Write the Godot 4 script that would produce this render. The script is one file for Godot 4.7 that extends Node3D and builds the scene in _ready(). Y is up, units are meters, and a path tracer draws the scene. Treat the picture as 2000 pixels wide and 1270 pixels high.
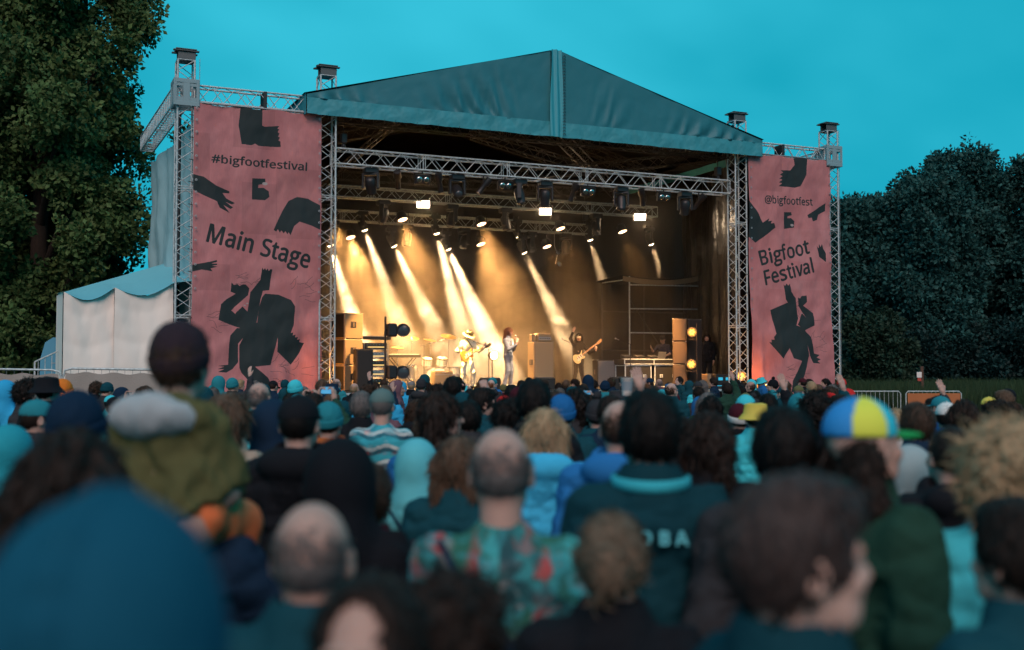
extends Node3D
# A festival stage at dusk seen over the heads of the crowd. Metres, y up, the camera looks along -z.

var used := {}
var M := {}
var rng := RandomNumberGenerator.new()
const EYE := Vector3(0.0, 2.02, 0.0)
# the stage's own frame: x along its front, -z to its back, the origin on the ground at the middle of its front
var SF := Transform3D(Basis(Vector3.UP, deg_to_rad(24.2)), Vector3(1.045, 0.0, -30.98))


# ---------------------------------------------------------------- shapes
class G:
	var v := PackedVector3Array()
	var n := PackedVector3Array()
	var u := PackedVector2Array()
	var c := PackedColorArray()
	var i := PackedInt32Array()
	var tint := Color.WHITE
	var xf := Transform3D.IDENTITY

	func vert(p: Vector3, nn: Vector3, uv := Vector2.ZERO) -> int:
		v.append(xf * p)
		n.append((xf.basis * nn).normalized())
		u.append(uv)
		c.append(tint)
		return v.size() - 1

	func tri(a: Vector3, b: Vector3, d: Vector3) -> void:
		var nn := (d - a).cross(b - a).normalized()
		var k := vert(a, nn)
		vert(b, nn)
		vert(d, nn)
		i.append_array([k, k + 1, k + 2])

	func quad(a: Vector3, b: Vector3, d: Vector3, e: Vector3, out := Vector3.ZERO) -> void:
		var nn := (d - a).cross(b - a).normalized()
		var flip := out != Vector3.ZERO and nn.dot(out) < 0.0
		if flip:
			nn = -nn
		var k := vert(a, nn, Vector2(0, 0))
		vert(b, nn, Vector2(1, 0))
		vert(d, nn, Vector2(1, 1))
		vert(e, nn, Vector2(0, 1))
		if flip:
			i.append_array([k, k + 2, k + 1, k, k + 3, k + 2])
		else:
			i.append_array([k, k + 1, k + 2, k, k + 2, k + 3])

	func box(at: Vector3, size: Vector3, b := Basis.IDENTITY, bev := 0.0) -> void:
		var h := size * 0.5
		bev = minf(bev, minf(h.x, minf(h.y, h.z)) * 0.9)
		for ax in 3:
			for sg in [-1.0, 1.0]:
				var a1 := (ax + 1) % 3
				var a2 := (ax + 2) % 3
				var p := []
				for q in [[-1, -1], [1, -1], [1, 1], [-1, 1]]:
					var w := Vector3.ZERO
					w[ax] = sg * h[ax]
					w[a1] = q[0] * (h[a1] - bev)
					w[a2] = q[1] * (h[a2] - bev)
					p.append(at + b * w)
				var o := Vector3.ZERO
				o[ax] = sg
				quad(p[0], p[1], p[2], p[3], b * o)
		if bev <= 0.0:
			return
		for ax in 3:
			var a1 := (ax + 1) % 3
			var a2 := (ax + 2) % 3
			for s1 in [-1.0, 1.0]:
				for s2 in [-1.0, 1.0]:
					var p := []
					for q in [[-1, 0], [1, 0], [1, 1], [-1, 1]]:
						var w := Vector3.ZERO
						w[ax] = q[0] * (h[ax] - bev)
						w[a1] = s1 * (h[a1] - (bev if q[1] else 0.0))
						w[a2] = s2 * (h[a2] - (0.0 if q[1] else bev))
						p.append(at + b * w)
					var o := Vector3.ZERO
					o[a1] = s1
					o[a2] = s2
					quad(p[0], p[1], p[2], p[3], b * o)
		for sx in [-1.0, 1.0]:
			for sy in [-1.0, 1.0]:
				for sz in [-1.0, 1.0]:
					var s := Vector3(sx, sy, sz)
					var p := []
					for ax in 3:
						var w := s * (h - Vector3.ONE * bev)
						w[ax] = s[ax] * h[ax]
						p.append(at + b * w)
					if (p[2] - p[0]).cross(p[1] - p[0]).dot(b * s) > 0:
						tri(p[0], p[1], p[2])
					else:
						tri(p[0], p[2], p[1])

	# a swept tube through points, radius one number or one per point
	func tube(pts: Array, r, sides := 6, caps := true) -> void:
		var m := pts.size()
		var t0: Vector3 = (pts[1] - pts[0]).normalized()
		var side := t0.cross(Vector3.UP if absf(t0.y) < 0.9 else Vector3.RIGHT).normalized()
		var base := v.size()
		for k in m:
			var t: Vector3 = (pts[mini(k + 1, m - 1)] - pts[maxi(k - 1, 0)]).normalized()
			side = (side - t * side.dot(t)).normalized()
			var up := t.cross(side)
			var rr: float = r[k] if r is Array else r
			for s in sides:
				var an := TAU * s / sides
				var d := side * cos(an) + up * sin(an)
				vert(pts[k] + d * rr, d, Vector2(float(s) / sides, float(k) / (m - 1)))
		for k in m - 1:
			for s in sides:
				var a := base + k * sides + s
				var b := base + k * sides + (s + 1) % sides
				i.append_array([a, b, a + sides, b, b + sides, a + sides])
		if caps:
			for e in [0, m - 1]:
				var t: Vector3 = (pts[0] - pts[1]).normalized() if e == 0 else (pts[m - 1] - pts[m - 2]).normalized()
				var f := v.size()
				for s in sides:
					v.append(v[base + e * sides + s])
					n.append((xf.basis * t).normalized())
					u.append(Vector2.ZERO)
					c.append(tint)
				for s in range(1, sides - 1):
					i.append_array([f, f + s + 1, f + s] if e else [f, f + s, f + s + 1])

	func bar(a: Vector3, b: Vector3, r: float, sides := 6) -> void:
		tube([a, b], r, sides)

	# profile: Vector2(radius, height) from the bottom up, round the y axis of t
	func lathe(prof: Array, segs := 16, t := Transform3D.IDENTITY, smooth := true) -> void:
		for k in prof.size() - 1:
			var a: Vector2 = prof[k]
			var b: Vector2 = prof[k + 1]
			var e := (b - a).normalized()
			var na := Vector2(e.y, -e.x)
			var nb := na
			if smooth:
				if k > 0:
					var e0: Vector2 = (a - prof[k - 1]).normalized()
					if e0.dot(e) > 0.5:
						na = (na + Vector2(e0.y, -e0.x)).normalized()
				if k < prof.size() - 2:
					var e1: Vector2 = (prof[k + 2] - b).normalized()
					if e1.dot(e) > 0.5:
						nb = (nb + Vector2(e1.y, -e1.x)).normalized()
			var f := v.size()
			for s in segs + 1:
				var an := TAU * s / segs
				var cs := cos(an)
				var sn := sin(an)
				vert(t * Vector3(a.x * cs, a.y, a.x * sn), t.basis * Vector3(na.x * cs, na.y, na.x * sn), Vector2(float(s) / segs, 0))
				vert(t * Vector3(b.x * cs, b.y, b.x * sn), t.basis * Vector3(nb.x * cs, nb.y, nb.x * sn), Vector2(float(s) / segs, 1))
			for s in segs:
				var q := f + s * 2
				i.append_array([q, q + 1, q + 2, q + 1, q + 3, q + 2])

	# a smooth sheet: p holds (nx + 1) * (ny + 1) points, row after row
	func sheet(p: PackedVector3Array, nx: int, ny: int, flip := false) -> void:
		var f := v.size()
		for y in ny + 1:
			for x in nx + 1:
				var k := y * (nx + 1) + x
				var dx := p[k + (1 if x < nx else 0)] - p[k - (1 if x > 0 else 0)]
				var dy := p[k + (nx + 1 if y < ny else 0)] - p[k - (nx + 1 if y > 0 else 0)]
				var nn := dy.cross(dx).normalized()
				vert(p[k], -nn if flip else nn, Vector2(float(x) / nx, float(y) / ny))
		for y in ny:
			for x in nx:
				var a := f + y * (nx + 1) + x
				var b := a + nx + 1
				if flip:
					i.append_array([a, b, a + 1, a + 1, b, b + 1])
				else:
					i.append_array([a, a + 1, b, a + 1, b + 1, b])

	# an outline in the xy plane, pushed out along z
	func plate(out: PackedVector2Array, z0: float, z1: float) -> void:
		var idx := Geometry2D.triangulate_polygon(out)
		for q in idx.size() / 3:
			var a := out[idx[q * 3]]
			var b := out[idx[q * 3 + 1]]
			var d := out[idx[q * 3 + 2]]
			for z in [z0, z1]:
				var nn := Vector3(0, 0, signf(z - (z0 + z1) * 0.5))
				var k := vert(Vector3(a.x, a.y, z), nn)
				vert(Vector3(b.x, b.y, z), nn)
				vert(Vector3(d.x, d.y, z), nn)
				i.append_array([k, k + 1, k + 2])
		for q in out.size():
			var a := out[q]
			var b := out[(q + 1) % out.size()]
			quad(Vector3(a.x, a.y, z0), Vector3(b.x, b.y, z0), Vector3(b.x, b.y, z1), Vector3(a.x, a.y, z1))

	func mesh() -> ArrayMesh:
		for k in range(0, i.size(), 3):
			var a := i[k]
			var b := i[k + 1]
			var d := i[k + 2]
			if (v[d] - v[a]).cross(v[b] - v[a]).dot(n[a] + n[b] + n[d]) < 0.0:
				i[k + 1] = d
				i[k + 2] = b
		var arr := []
		arr.resize(Mesh.ARRAY_MAX)
		arr[Mesh.ARRAY_VERTEX] = v
		arr[Mesh.ARRAY_NORMAL] = n
		arr[Mesh.ARRAY_TEX_UV] = u
		arr[Mesh.ARRAY_COLOR] = c
		arr[Mesh.ARRAY_INDEX] = i
		var m := ArrayMesh.new()
		m.add_surface_from_arrays(Mesh.PRIMITIVE_TRIANGLES, arr)
		return m


# ---------------------------------------------------------------- naming
func numbered(called: String) -> String:
	used[called] = used.get(called, -1) + 1
	return called if used[called] == 0 else "%s_%03d" % [called, used[called]]


func tag(o: Node3D, label: String, category := "", group := "", kind := "") -> Node3D:
	o.set_meta("label", label)
	if category:
		o.set_meta("category", category)
	if group:
		o.set_meta("group", group)
	if kind:
		o.set_meta("kind", kind)
	return o


func thing(called: String, label: String, category: String, t := Transform3D.IDENTITY, group := "") -> Node3D:
	var o := Node3D.new()
	o.name = numbered(called)
	add_child(o)
	o.transform = t
	return tag(o, label, category, group)


# a place on the stage: s along the front, y up, back = metres behind the front
func on(s: float, y: float, back: float, turn := 0.0) -> Transform3D:
	return SF * Transform3D(Basis(Vector3.UP, turn), Vector3(s, y, -back))


func part(called: String, g, m: Material, parent: Node3D, at := Vector3.ZERO, label := "", stuff := false) -> MeshInstance3D:
	var o := MeshInstance3D.new()
	var same := 0
	for ch in parent.get_children():
		if ch.get_meta("was", "") == called:
			same += 1
	o.name = called if same == 0 else "%s_%03d" % [called, same]
	o.set_meta("was", called)
	o.mesh = g.mesh() if g is G else g
	o.material_override = m
	o.position = at
	parent.add_child(o, true)
	if label:
		o.set_meta("label", label)
	if stuff:
		o.set_meta("kind", "stuff")
	return o


func struct(called: String, g, m: Material, label: String, kind := "structure") -> MeshInstance3D:
	var o := MeshInstance3D.new()
	o.name = numbered(called)
	o.mesh = g.mesh() if g is G else g
	o.material_override = m
	add_child(o)
	tag(o, label, "", "", kind)
	return o


func copy_of(o: Node3D, called: String, label: String, t: Transform3D) -> Node3D:
	var d := o.duplicate() as Node3D
	d.name = numbered(called)
	add_child(d)
	d.transform = t
	d.set_meta("label", label)
	return d


# ---------------------------------------------------------------- materials
func lin(r: float, g: float, b: float, a := 1.0) -> Color:
	var k := Color(r, g, b, a).linear_to_srgb()
	k.a = a
	return k


func mat(key: String, col: Color, rough := 0.8, metal := 0.0) -> StandardMaterial3D:
	var m := StandardMaterial3D.new()
	m.resource_name = key
	m.albedo_color = col
	m.roughness = rough
	m.metallic = metal
	M[key] = m
	return m


func glow(key: String, col: Color, energy: float) -> StandardMaterial3D:
	var m := mat(key, Color(0.1, 0.1, 0.1), 0.4)
	m.emission_enabled = true
	m.emission = col
	m.emission_energy_multiplier = energy
	return m


func noise_tex(freq: float, octaves: int, seed_: int, size := 256, normal := 0.0, ramp: Array = []) -> NoiseTexture2D:
	var f := FastNoiseLite.new()
	f.noise_type = FastNoiseLite.TYPE_SIMPLEX_SMOOTH
	f.seed = seed_
	f.frequency = freq
	f.fractal_octaves = octaves
	var t := NoiseTexture2D.new()
	t.noise = f
	t.width = size
	t.height = size
	t.seamless = true
	if normal > 0.0:
		t.as_normal_map = true
		t.bump_strength = normal
	if ramp.size():
		var gr := Gradient.new()
		gr.offsets = PackedFloat32Array([0.0, 1.0])
		gr.colors = PackedColorArray([ramp[0], ramp[1]])
		t.color_ramp = gr
	return t


func tri_albedo(m: StandardMaterial3D, t: Texture2D, scale: float) -> void:
	m.albedo_texture = t
	m.uv1_triplanar = true
	m.uv1_scale = Vector3.ONE * scale


func tri_normal(m: StandardMaterial3D, t: Texture2D, amount: float, scale: float) -> void:
	m.normal_enabled = true
	m.normal_texture = t
	m.normal_scale = amount
	m.uv1_triplanar = true
	m.uv1_scale = Vector3.ONE * scale


func smooth01(a: float, b: float, x: float) -> float:
	return smoothstep(a, b, x)


# ---------------------------------------------------------------- the camera, the sky and the evening light
func make_view() -> void:
	var cam := Camera3D.new()
	cam.name = "camera"
	cam.position = EYE
	cam.rotation.x = atan(80.0 / 2150.0)
	var at := CameraAttributesPhysical.new()
	at.frustum_focal_length = 40.63
	at.frustum_focus_distance = 29.0
	at.exposure_aperture = 1.5
	cam.attributes = at
	cam.fov = rad_to_deg(2.0 * atan(635.0 / 2150.0))
	cam.near = 0.05
	cam.far = 900.0
	add_child(cam)
	cam.current = true

	var im := Image.create(1024, 512, false, Image.FORMAT_RGBAF)
	var f := FastNoiseLite.new()
	f.seed = 4
	f.frequency = 1.1
	f.fractal_octaves = 4
	f.fractal_gain = 0.45
	for y in 512:
		var el := (0.5 - (y + 0.5) / 512.0) * PI
		for x in 1024:
			var az := wrapf((x + 0.5) / 1024.0 * TAU, -PI, PI)
			var d := Vector3(cos(el) * sin(az), sin(el), -cos(el) * cos(az))
			var w := f.get_noise_3d(d.x * 1.7 + 3.0, d.y * 3.6, d.z * 1.7) * 0.5 + 0.5
			var w2 := f.get_noise_3d(d.x * 4.0 + 9.0, d.y * 9.0 + d.x * 2.0, d.z * 4.0) * 0.5 + 0.5
			# thin cloud gathers over and to the left of the stage and runs down behind its roof
			var bank := exp(-pow((az + 0.03) / 0.34, 2.0) - pow((el - 0.27 - az * 0.12) / 0.17, 2.0))
			var k := smoothstep(0.25, 1.0, w * 0.58 + w2 * 0.36 - 0.05 + bank * 0.42)
			var low := exp(-maxf(el, 0.0) * 2.6)
			var base := Vector3(0.004, 0.285, 0.395).lerp(Vector3(0.003, 0.30, 0.42), low)
			var cloud := Vector3(0.042, 0.50, 0.655)
			var q := base.lerp(cloud, k * 0.85)
			if el < 0.0:
				q = Vector3(0.02, 0.05, 0.055)
			im.set_pixel(x, y, Color(q.x, q.y, q.z))
	var pan := PanoramaSkyMaterial.new()
	pan.panorama = ImageTexture.create_from_image(im)
	var sky := Sky.new()
	sky.sky_material = pan
	var env := Environment.new()
	env.background_mode = Environment.BG_SKY
	env.sky = sky
	env.background_energy_multiplier = 1.0
	env.tonemap_mode = Environment.TONE_MAPPER_LINEAR
	env.tonemap_exposure = 1.2
	env.volumetric_fog_enabled = true
	env.volumetric_fog_density = 0.0
	env.volumetric_fog_albedo = Color(1, 1, 1)
	env.sdfgi_enabled = true
	env.ssao_enabled = true
	env.ssil_enabled = true
	var we := WorldEnvironment.new()
	we.name = "environment"
	we.environment = env
	add_child(we)

	# the last warm light of the overcast evening, from behind the crowd
	var sun := DirectionalLight3D.new()
	sun.name = "evening_sun"
	sun.light_energy = 0.6
	sun.light_color = Color(1.0, 0.81, 0.75)
	sun.light_angular_distance = 40.0
	sun.shadow_enabled = true
	add_child(sun)
	sun.look_at_from_position(Vector3(0, 15, 18), Vector3.ZERO)

const LEFT_PRINT := [
	[358, -10, 522, -14, 522, 57, 543, 60, 657, 53, 642, 63, 657, 65, 645, 75, 660, 80, 648, 90, 664, 94, 651, 104, 667, 108, 670, 127, 497, 129, 469, 122, 441, 129, 364, 128, 340, 64],
	[448, 245, 552, 242, 556, 260, 500, 265, 497, 277, 540, 275, 580, 286, 586, 306, 549, 319, 448, 319],
	[-6, 243, 77, 250, 170, 279, 272, 296, 272, 303, 219, 303, 250, 321, 315, 336, 293, 341, 244, 333, 302, 351, 284, 357, 228, 344, 278, 371, 201, 354, 179, 333, 77, 314, -3, 297],
	[809, 299, 895, 304, 991, 326, 991, 413, 926, 400, 824, 388, 781, 405, 753, 438, 738, 427, 728, 435, 713, 424, 701, 432, 682, 422, 670, 430, 654, 418, 642, 427, 620, 422, 654, 387, 698, 346, 738, 316],
	[0, 555, 136, 542, 182, 536, 185, 542, 142, 548, 185, 548, 185, 553, 145, 555, 188, 559, 136, 565, 151, 575, 71, 570, 0, 578],
	[531, 556, 540, 565, 552, 558, 562, 566, 574, 559, 583, 568, 596, 560, 611, 562, 599, 599, 590, 634, 540, 637, 522, 667, 503, 718, 488, 751, 438, 771, 398, 758, 423, 707, 444, 643, 519, 599],
	[296, 612, 315, 620, 340, 616, 358, 623, 383, 617, 407, 617, 435, 630, 426, 653, 383, 671, 321, 696, 299, 708, 330, 720, 383, 727, 438, 725, 438, 777, 343, 765, 262, 752, 201, 741, 219, 687, 259, 670, 330, 650, 290, 643],
	[330, 717, 383, 693, 426, 713, 410, 735, 343, 733],
	[556, 647, 660, 649, 759, 667, 790, 690, 775, 755, 747, 785, 648, 798, 620, 846, 590, 896, 469, 902, 568, 940, 623, 990, 623, 1020, 540, 994, 463, 972, 373, 923, 358, 905, 358, 828, 386, 802, 343, 771, 494, 748, 512, 693, 534, 660],
	[648, 798, 769, 781, 762, 792, 787, 789, 781, 799, 806, 797, 799, 807, 824, 804, 818, 815, 858, 818, 818, 852, 747, 895, 642, 849],
	[343, 768, 398, 771, 386, 802, 349, 822, 349, 886, 309, 910, 265, 922, 204, 920, 250, 910, 201, 910, 250, 902, 204, 899, 278, 895, 284, 822, 293, 794],
]
const RIGHT_PRINT := [
	[541, -8, 714, -3, 698, 68, 629, 119, 569, 126, 355, 127, 399, 113, 358, 111, 403, 98, 365, 94, 406, 83, 371, 78, 412, 67, 384, 59, 509, 55, 557, 30],
	[-13, 190, 101, 245, 160, 286, 233, 265, 220, 279, 264, 275, 252, 287, 292, 284, 308, 303, 201, 336, 85, 370, -16, 343],
	[428, 234, 519, 232, 525, 245, 478, 249, 475, 258, 519, 257, 557, 270, 553, 296, 428, 305],
	[711, 240, 943, 183, 940, 217, 849, 235, 833, 258, 774, 266, 761, 250, 723, 253],
	[821, 369, 843, 380, 849, 362, 868, 374, 881, 361, 899, 381, 931, 398, 934, 437, 852, 414],
	[406, 540, 421, 546, 440, 536, 453, 545, 475, 536, 494, 570, 550, 596, 575, 680, 544, 717, 491, 713, 478, 628, 428, 602],
	[579, 593, 610, 597, 632, 586, 692, 583, 692, 611, 645, 627, 761, 657, 764, 710, 642, 731, 566, 708, 629, 658, 679, 678, 619, 646, 585, 627],
	[239, 649, 450, 616, 494, 628, 528, 708, 642, 723, 657, 787, 676, 839, 575, 934, 575, 958, 629, 977, 629, 993, 425, 992, 440, 945, 563, 861, 456, 850, 399, 777, 280, 746],
	[192, 783, 220, 784, 217, 772, 252, 773, 248, 761, 286, 746, 415, 776, 421, 809, 333, 852],
	[626, 728, 717, 760, 752, 829, 818, 835, 780, 846, 824, 854, 786, 861, 818, 872, 730, 869, 695, 839, 642, 770],
]

# ---------------------------------------------------------------- the stage
func make_materials() -> void:
	var weave := noise_tex(0.09, 4, 11, 256, 3.0)
	var grime := noise_tex(0.02, 5, 12, 512, 0.0, [Color(0.72, 0.72, 0.72), Color(1, 1, 1)])
	M.tex_weave = weave
	M.tex_grime = grime
	M.tex_fold = noise_tex(0.012, 3, 13, 256, 6.0)
	var al := mat("aluminium", lin(0.64, 0.74, 0.77), 0.42, 0.1)
	al.albedo_texture = grime
	al.uv1_triplanar = true
	mat("steel", lin(0.35, 0.36, 0.37), 0.5, 0.7)
	mat("sleeve_metal", lin(0.22, 0.34, 0.38), 0.5, 0.1)
	mat("head_steel", lin(0.10, 0.115, 0.12), 0.5, 0.3)
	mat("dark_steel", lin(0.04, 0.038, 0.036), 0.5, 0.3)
	mat("black_metal", lin(0.018, 0.018, 0.02), 0.45)
	mat("black_wood", lin(0.022, 0.021, 0.02), 0.7)
	mat("wood_case", lin(0.23, 0.17, 0.10), 0.65)
	mat("chrome", lin(0.7, 0.7, 0.7), 0.22, 1.0)
	mat("white_cloth", lin(0.86, 0.81, 0.75), 0.9)
	M.white_cloth.metallic_specular = 0.2
	mat("grey_tarp", lin(0.40, 0.60, 0.64), 0.4)
	tri_normal(M.grey_tarp, M.tex_fold, 0.4, 0.3)
	mat("canopy", lin(0.016, 0.165, 0.21), 0.6)
	tri_normal(M.canopy, M.tex_fold, 0.08, 0.25)
	mat("canopy_hem", lin(0.035, 0.27, 0.33), 0.6)
	tri_normal(M.canopy_hem, M.tex_fold, 0.7, 0.6)
	mat("canopy_seam", lin(0.03, 0.32, 0.4), 0.5)
	mat("black_cloth", lin(0.009, 0.0085, 0.008), 0.85)
	M.black_cloth.metallic_specular = 0.2
	tri_normal(M.black_cloth, M.tex_fold, 0.6, 0.4)
	mat("black_tarp", lin(0.02, 0.018, 0.016), 0.38)
	tri_normal(M.black_tarp, M.tex_fold, 0.9, 0.5)
	mat("deck", lin(0.06, 0.05, 0.04), 0.55)
	M.deck.albedo_texture = grime
	M.deck.uv1_triplanar = true
	glow("lens_white", Color(1.0, 0.88, 0.72), 9.0)
	glow("lens_warm", Color(1.0, 0.80, 0.62), 5.0)
	glow("panel_white", Color(1.0, 0.9, 0.8), 5.0)
	mat("lens_dark", lin(0.05, 0.06, 0.07), 0.15)
	mat("gold", lin(0.8, 0.55, 0.2), 0.3, 1.0)


func truss(o: Node3D, a: Vector3, b: Vector3, up: Vector3, w: float, h: float, step := 0.45, m: Material = null, r := 0.025) -> void:
	m = m if m else M.aluminium
	var d := (b - a).normalized()
	var side := d.cross(up).normalized()
	up = side.cross(d)
	var len := a.distance_to(b)
	var cn := []
	for q in [[-1, -1], [1, -1], [1, 1], [-1, 1]]:
		cn.append(side * (q[0] * w * 0.5) + up * (q[1] * h * 0.5))
	for q in 4:
		var g := G.new()
		g.bar(a + cn[q], b + cn[q], r, 8)
		part("chord", g, m, o)
	var l := G.new()
	var count := maxi(1, roundi(len / step))
	for f in 4:
		var p: Vector3 = cn[f]
		var q: Vector3 = cn[(f + 1) % 4]
		for k in count:
			var x0 := a + d * (len * k / count)
			var x1 := a + d * (len * (k + 0.5) / count)
			var x2 := a + d * (len * (k + 1) / count)
			l.bar(x0 + p, x1 + q, r * 0.45, 5)
			l.bar(x1 + q, x2 + p, r * 0.45, 5)
		for e in [a, b]:
			l.bar(e + p, e + q, r * 0.6, 5)
		for k in range(1, int(len / 2.4)):
			var e := a + d * (len * k / int(len / 2.4))
			for s in [-0.03, 0.03]:
				l.bar(e + d * s + p, e + d * s + q, r * 0.5, 5)
	part("lacing", l, m, o, Vector3.ZERO, "", true)


func cloth(nx: int, ny: int, f: Callable) -> PackedVector3Array:
	var p := PackedVector3Array()
	for y in ny + 1:
		for x in nx + 1:
			p.append(f.call(float(x) / nx, float(y) / ny))
	return p


func fill_poly(im: Image, pts: PackedVector2Array, col: Color) -> void:
	var lo := 1e9
	var hi := -1e9
	for p in pts:
		lo = minf(lo, p.y)
		hi = maxf(hi, p.y)
	for y in range(maxi(0, int(lo)), mini(im.get_height() - 1, int(hi)) + 1):
		var yy := y + 0.5
		var xs := []
		for k in pts.size():
			var a := pts[k]
			var b := pts[(k + 1) % pts.size()]
			if (a.y <= yy) != (b.y <= yy):
				xs.append(a.x + (yy - a.y) / (b.y - a.y) * (b.x - a.x))
		xs.sort()
		for k in xs.size() / 2:
			var x0 := roundi(xs[k * 2])
			var x1 := roundi(xs[k * 2 + 1])
			if x1 > x0:
				im.fill_rect(Rect2i(x0, y, x1 - x0, 1), col)


# lettering, printed into an image: the baseline runs from p0 to p1, cap is the height of its capitals
func print_text(im: Image, what: String, p0: Vector2, p1: Vector2, cap: float, col: Color, bold := 0.0) -> void:
	var font := SystemFont.new()
	font.font_names = PackedStringArray(["Droid Sans"])
	var tm := TextMesh.new()
	tm.font = font
	tm.text = what
	tm.font_size = 64
	tm.pixel_size = 1.0
	tm.depth = 0.0
	tm.curve_step = 2.0
	tm.horizontal_alignment = HORIZONTAL_ALIGNMENT_LEFT
	tm.vertical_alignment = VERTICAL_ALIGNMENT_BOTTOM
	var arr := tm.get_mesh_arrays()
	var v: PackedVector3Array = arr[Mesh.ARRAY_VERTEX]
	var idx: PackedInt32Array = arr[Mesh.ARRAY_INDEX] if arr[Mesh.ARRAY_INDEX] != null else PackedInt32Array(range(v.size()))
	if v.size() == 0:
		print("no lettering for ", what)
		return
	var lo := Vector2(1e9, 1e9)
	var hi := -lo
	for p in v:
		lo = lo.min(Vector2(p.x, p.y))
		hi = hi.max(Vector2(p.x, p.y))
	var base := lo.y
	var ref := TextMesh.new()
	ref.font = font
	ref.text = "H"
	ref.font_size = 64
	ref.pixel_size = 1.0
	ref.depth = 0.0
	ref.vertical_alignment = VERTICAL_ALIGNMENT_BOTTOM
	var lo2 := 1e9
	var hi2 := -1e9
	var rv: PackedVector3Array = ref.get_mesh_arrays()[Mesh.ARRAY_VERTEX]
	for p in rv:
		lo2 = minf(lo2, p.y)
		hi2 = maxf(hi2, p.y)
	base = lo2
	var ex := (p1 - p0) / (hi.x - lo.x)
	var ey := Vector2(ex.y, -ex.x).normalized() * (cap / (hi2 - lo2))
	for off in ([Vector2.ZERO, Vector2(bold, 0), Vector2(-bold, 0), Vector2(0, bold), Vector2(0, -bold)] if bold > 0.0 else [Vector2.ZERO]):
		for k in idx.size() / 3:
			var t := PackedVector2Array()
			for q in 3:
				var p := v[idx[k * 3 + q]]
				t.append(p0 + ex * (p.x - lo.x) + ey * (p.y - base) + off)
			fill_poly(im, t, col)


func banner_print(left: bool) -> ImageTexture:
	var w := 720
	var h := 1600
	var im := Image.create(w, h, false, Image.FORMAT_RGB8)
	var f := FastNoiseLite.new()
	f.seed = 31 if left else 32
	f.frequency = 0.004
	f.fractal_octaves = 4
	var g := FastNoiseLite.new()
	g.seed = 5
	g.frequency = 0.05
	var c0 := lin(0.46, 0.172, 0.182)
	var c1 := lin(0.575, 0.235, 0.243)
	for y in h / 4:
		for x in w / 4:
			var k := clampf(0.5 + f.get_noise_2d(x * 4, y * 4) * 1.1 + g.get_noise_2d(x * 16.0, y * 1.2) * 0.3, 0.0, 1.0)
			im.fill_rect(Rect2i(x * 4, y * 4, 4, 4), c0.lerp(c1, k))
	# the squares where the cloth has been folded for transport
	for q in ([[0.3, 0.0, 0.62, 0.14], [0.37, 0.26, 0.64, 0.44], [0.0, 0.55, 0.28, 0.64], [0.64, 0.2, 1.0, 0.45], [0.0, 0.1, 0.12, 0.3]] if left else [[0.0, 0.0, 0.4, 0.15], [0.5, 0.3, 1.0, 0.44], [0.1, 0.52, 0.9, 0.56]]):
		for y in range(int(q[1] * h), int(q[3] * h), 4):
			for x in range(int(q[0] * w), int(q[2] * w), 4):
				im.fill_rect(Rect2i(x, y, 4, 4), im.get_pixel(x, y).lightened(0.045) if int(q[0] * 10.0) % 3 else im.get_pixel(x, y).darkened(0.06))
	var ink := lin(0.016, 0.030, 0.034)
	for poly in (LEFT_PRINT if left else RIGHT_PRINT):
		var pts := PackedVector2Array()
		for k in poly.size() / 2:
			pts.append(Vector2(poly[k * 2] * w / 1000.0, poly[k * 2 + 1] * h / 1000.0))
		fill_poly(im, pts, ink)
	var at := func(a: float, b: float) -> Vector2: return Vector2(a * w, b * h)
	if left:
		print_text(im, "#bigfootfestival", at.call(0.136, 0.2), at.call(0.88, 0.205), 44, ink, 1.5)
		print_text(im, "Main Stage", at.call(0.105, 0.472), at.call(0.898, 0.552), 100, ink, 3.0)
	else:
		print_text(im, "@bigfootfest", at.call(0.192, 0.201), at.call(0.775, 0.198), 50, ink, 1.5)
		print_text(im, "Bigfoot", at.call(0.15, 0.463), at.call(0.74, 0.402), 96, ink, 3.0)
		print_text(im, "Festival", at.call(0.2, 0.545), at.call(0.79, 0.482), 96, ink, 3.0)
	# small eyes in the logo and the face, and the scribbled strokes round the figure
	var pale := lin(0.42, 0.36, 0.36)
	for e in ([[0.55, 0.26, 9], [0.42, 0.682, 4], [0.40, 0.689, 4]] if left else [[0.53, 0.287, 9], [0.63, 0.66, 3]]):
		var p := PackedVector2Array()
		for k in 12:
			p.append(Vector2(e[0] * w + cos(k * TAU / 12) * e[2] * 1.7, e[1] * h + sin(k * TAU / 12) * e[2]))
		fill_poly(im, p, pale)
	var r2 := RandomNumberGenerator.new()
	r2.seed = 77
	var spots := [[0.2, 0.76, 0.12], [0.42, 0.61, 0.1], [0.83, 0.64, 0.12], [0.62, 0.93, 0.15], [0.75, 0.9, 0.1]] if left else [[0.62, 0.66, 0.14], [0.5, 0.92, 0.14], [0.78, 0.79, 0.12]]
	for s in spots:
		for k in 9:
			var p: Vector2 = Vector2((s[0] + r2.randf_range(-1, 1) * s[2]) * w, (s[1] + r2.randf_range(-0.3, 0.3) * s[2]) * h)
			var an := r2.randf_range(-0.6, 0.3)
			for q in 22:
				im.fill_rect(Rect2i(int(p.x), int(p.y), 2, 2), ink)
				an += r2.randf_range(-0.25, 0.25)
				p += Vector2(cos(an), sin(an)) * 3.0
	return ImageTexture.create_from_image(im)


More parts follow.
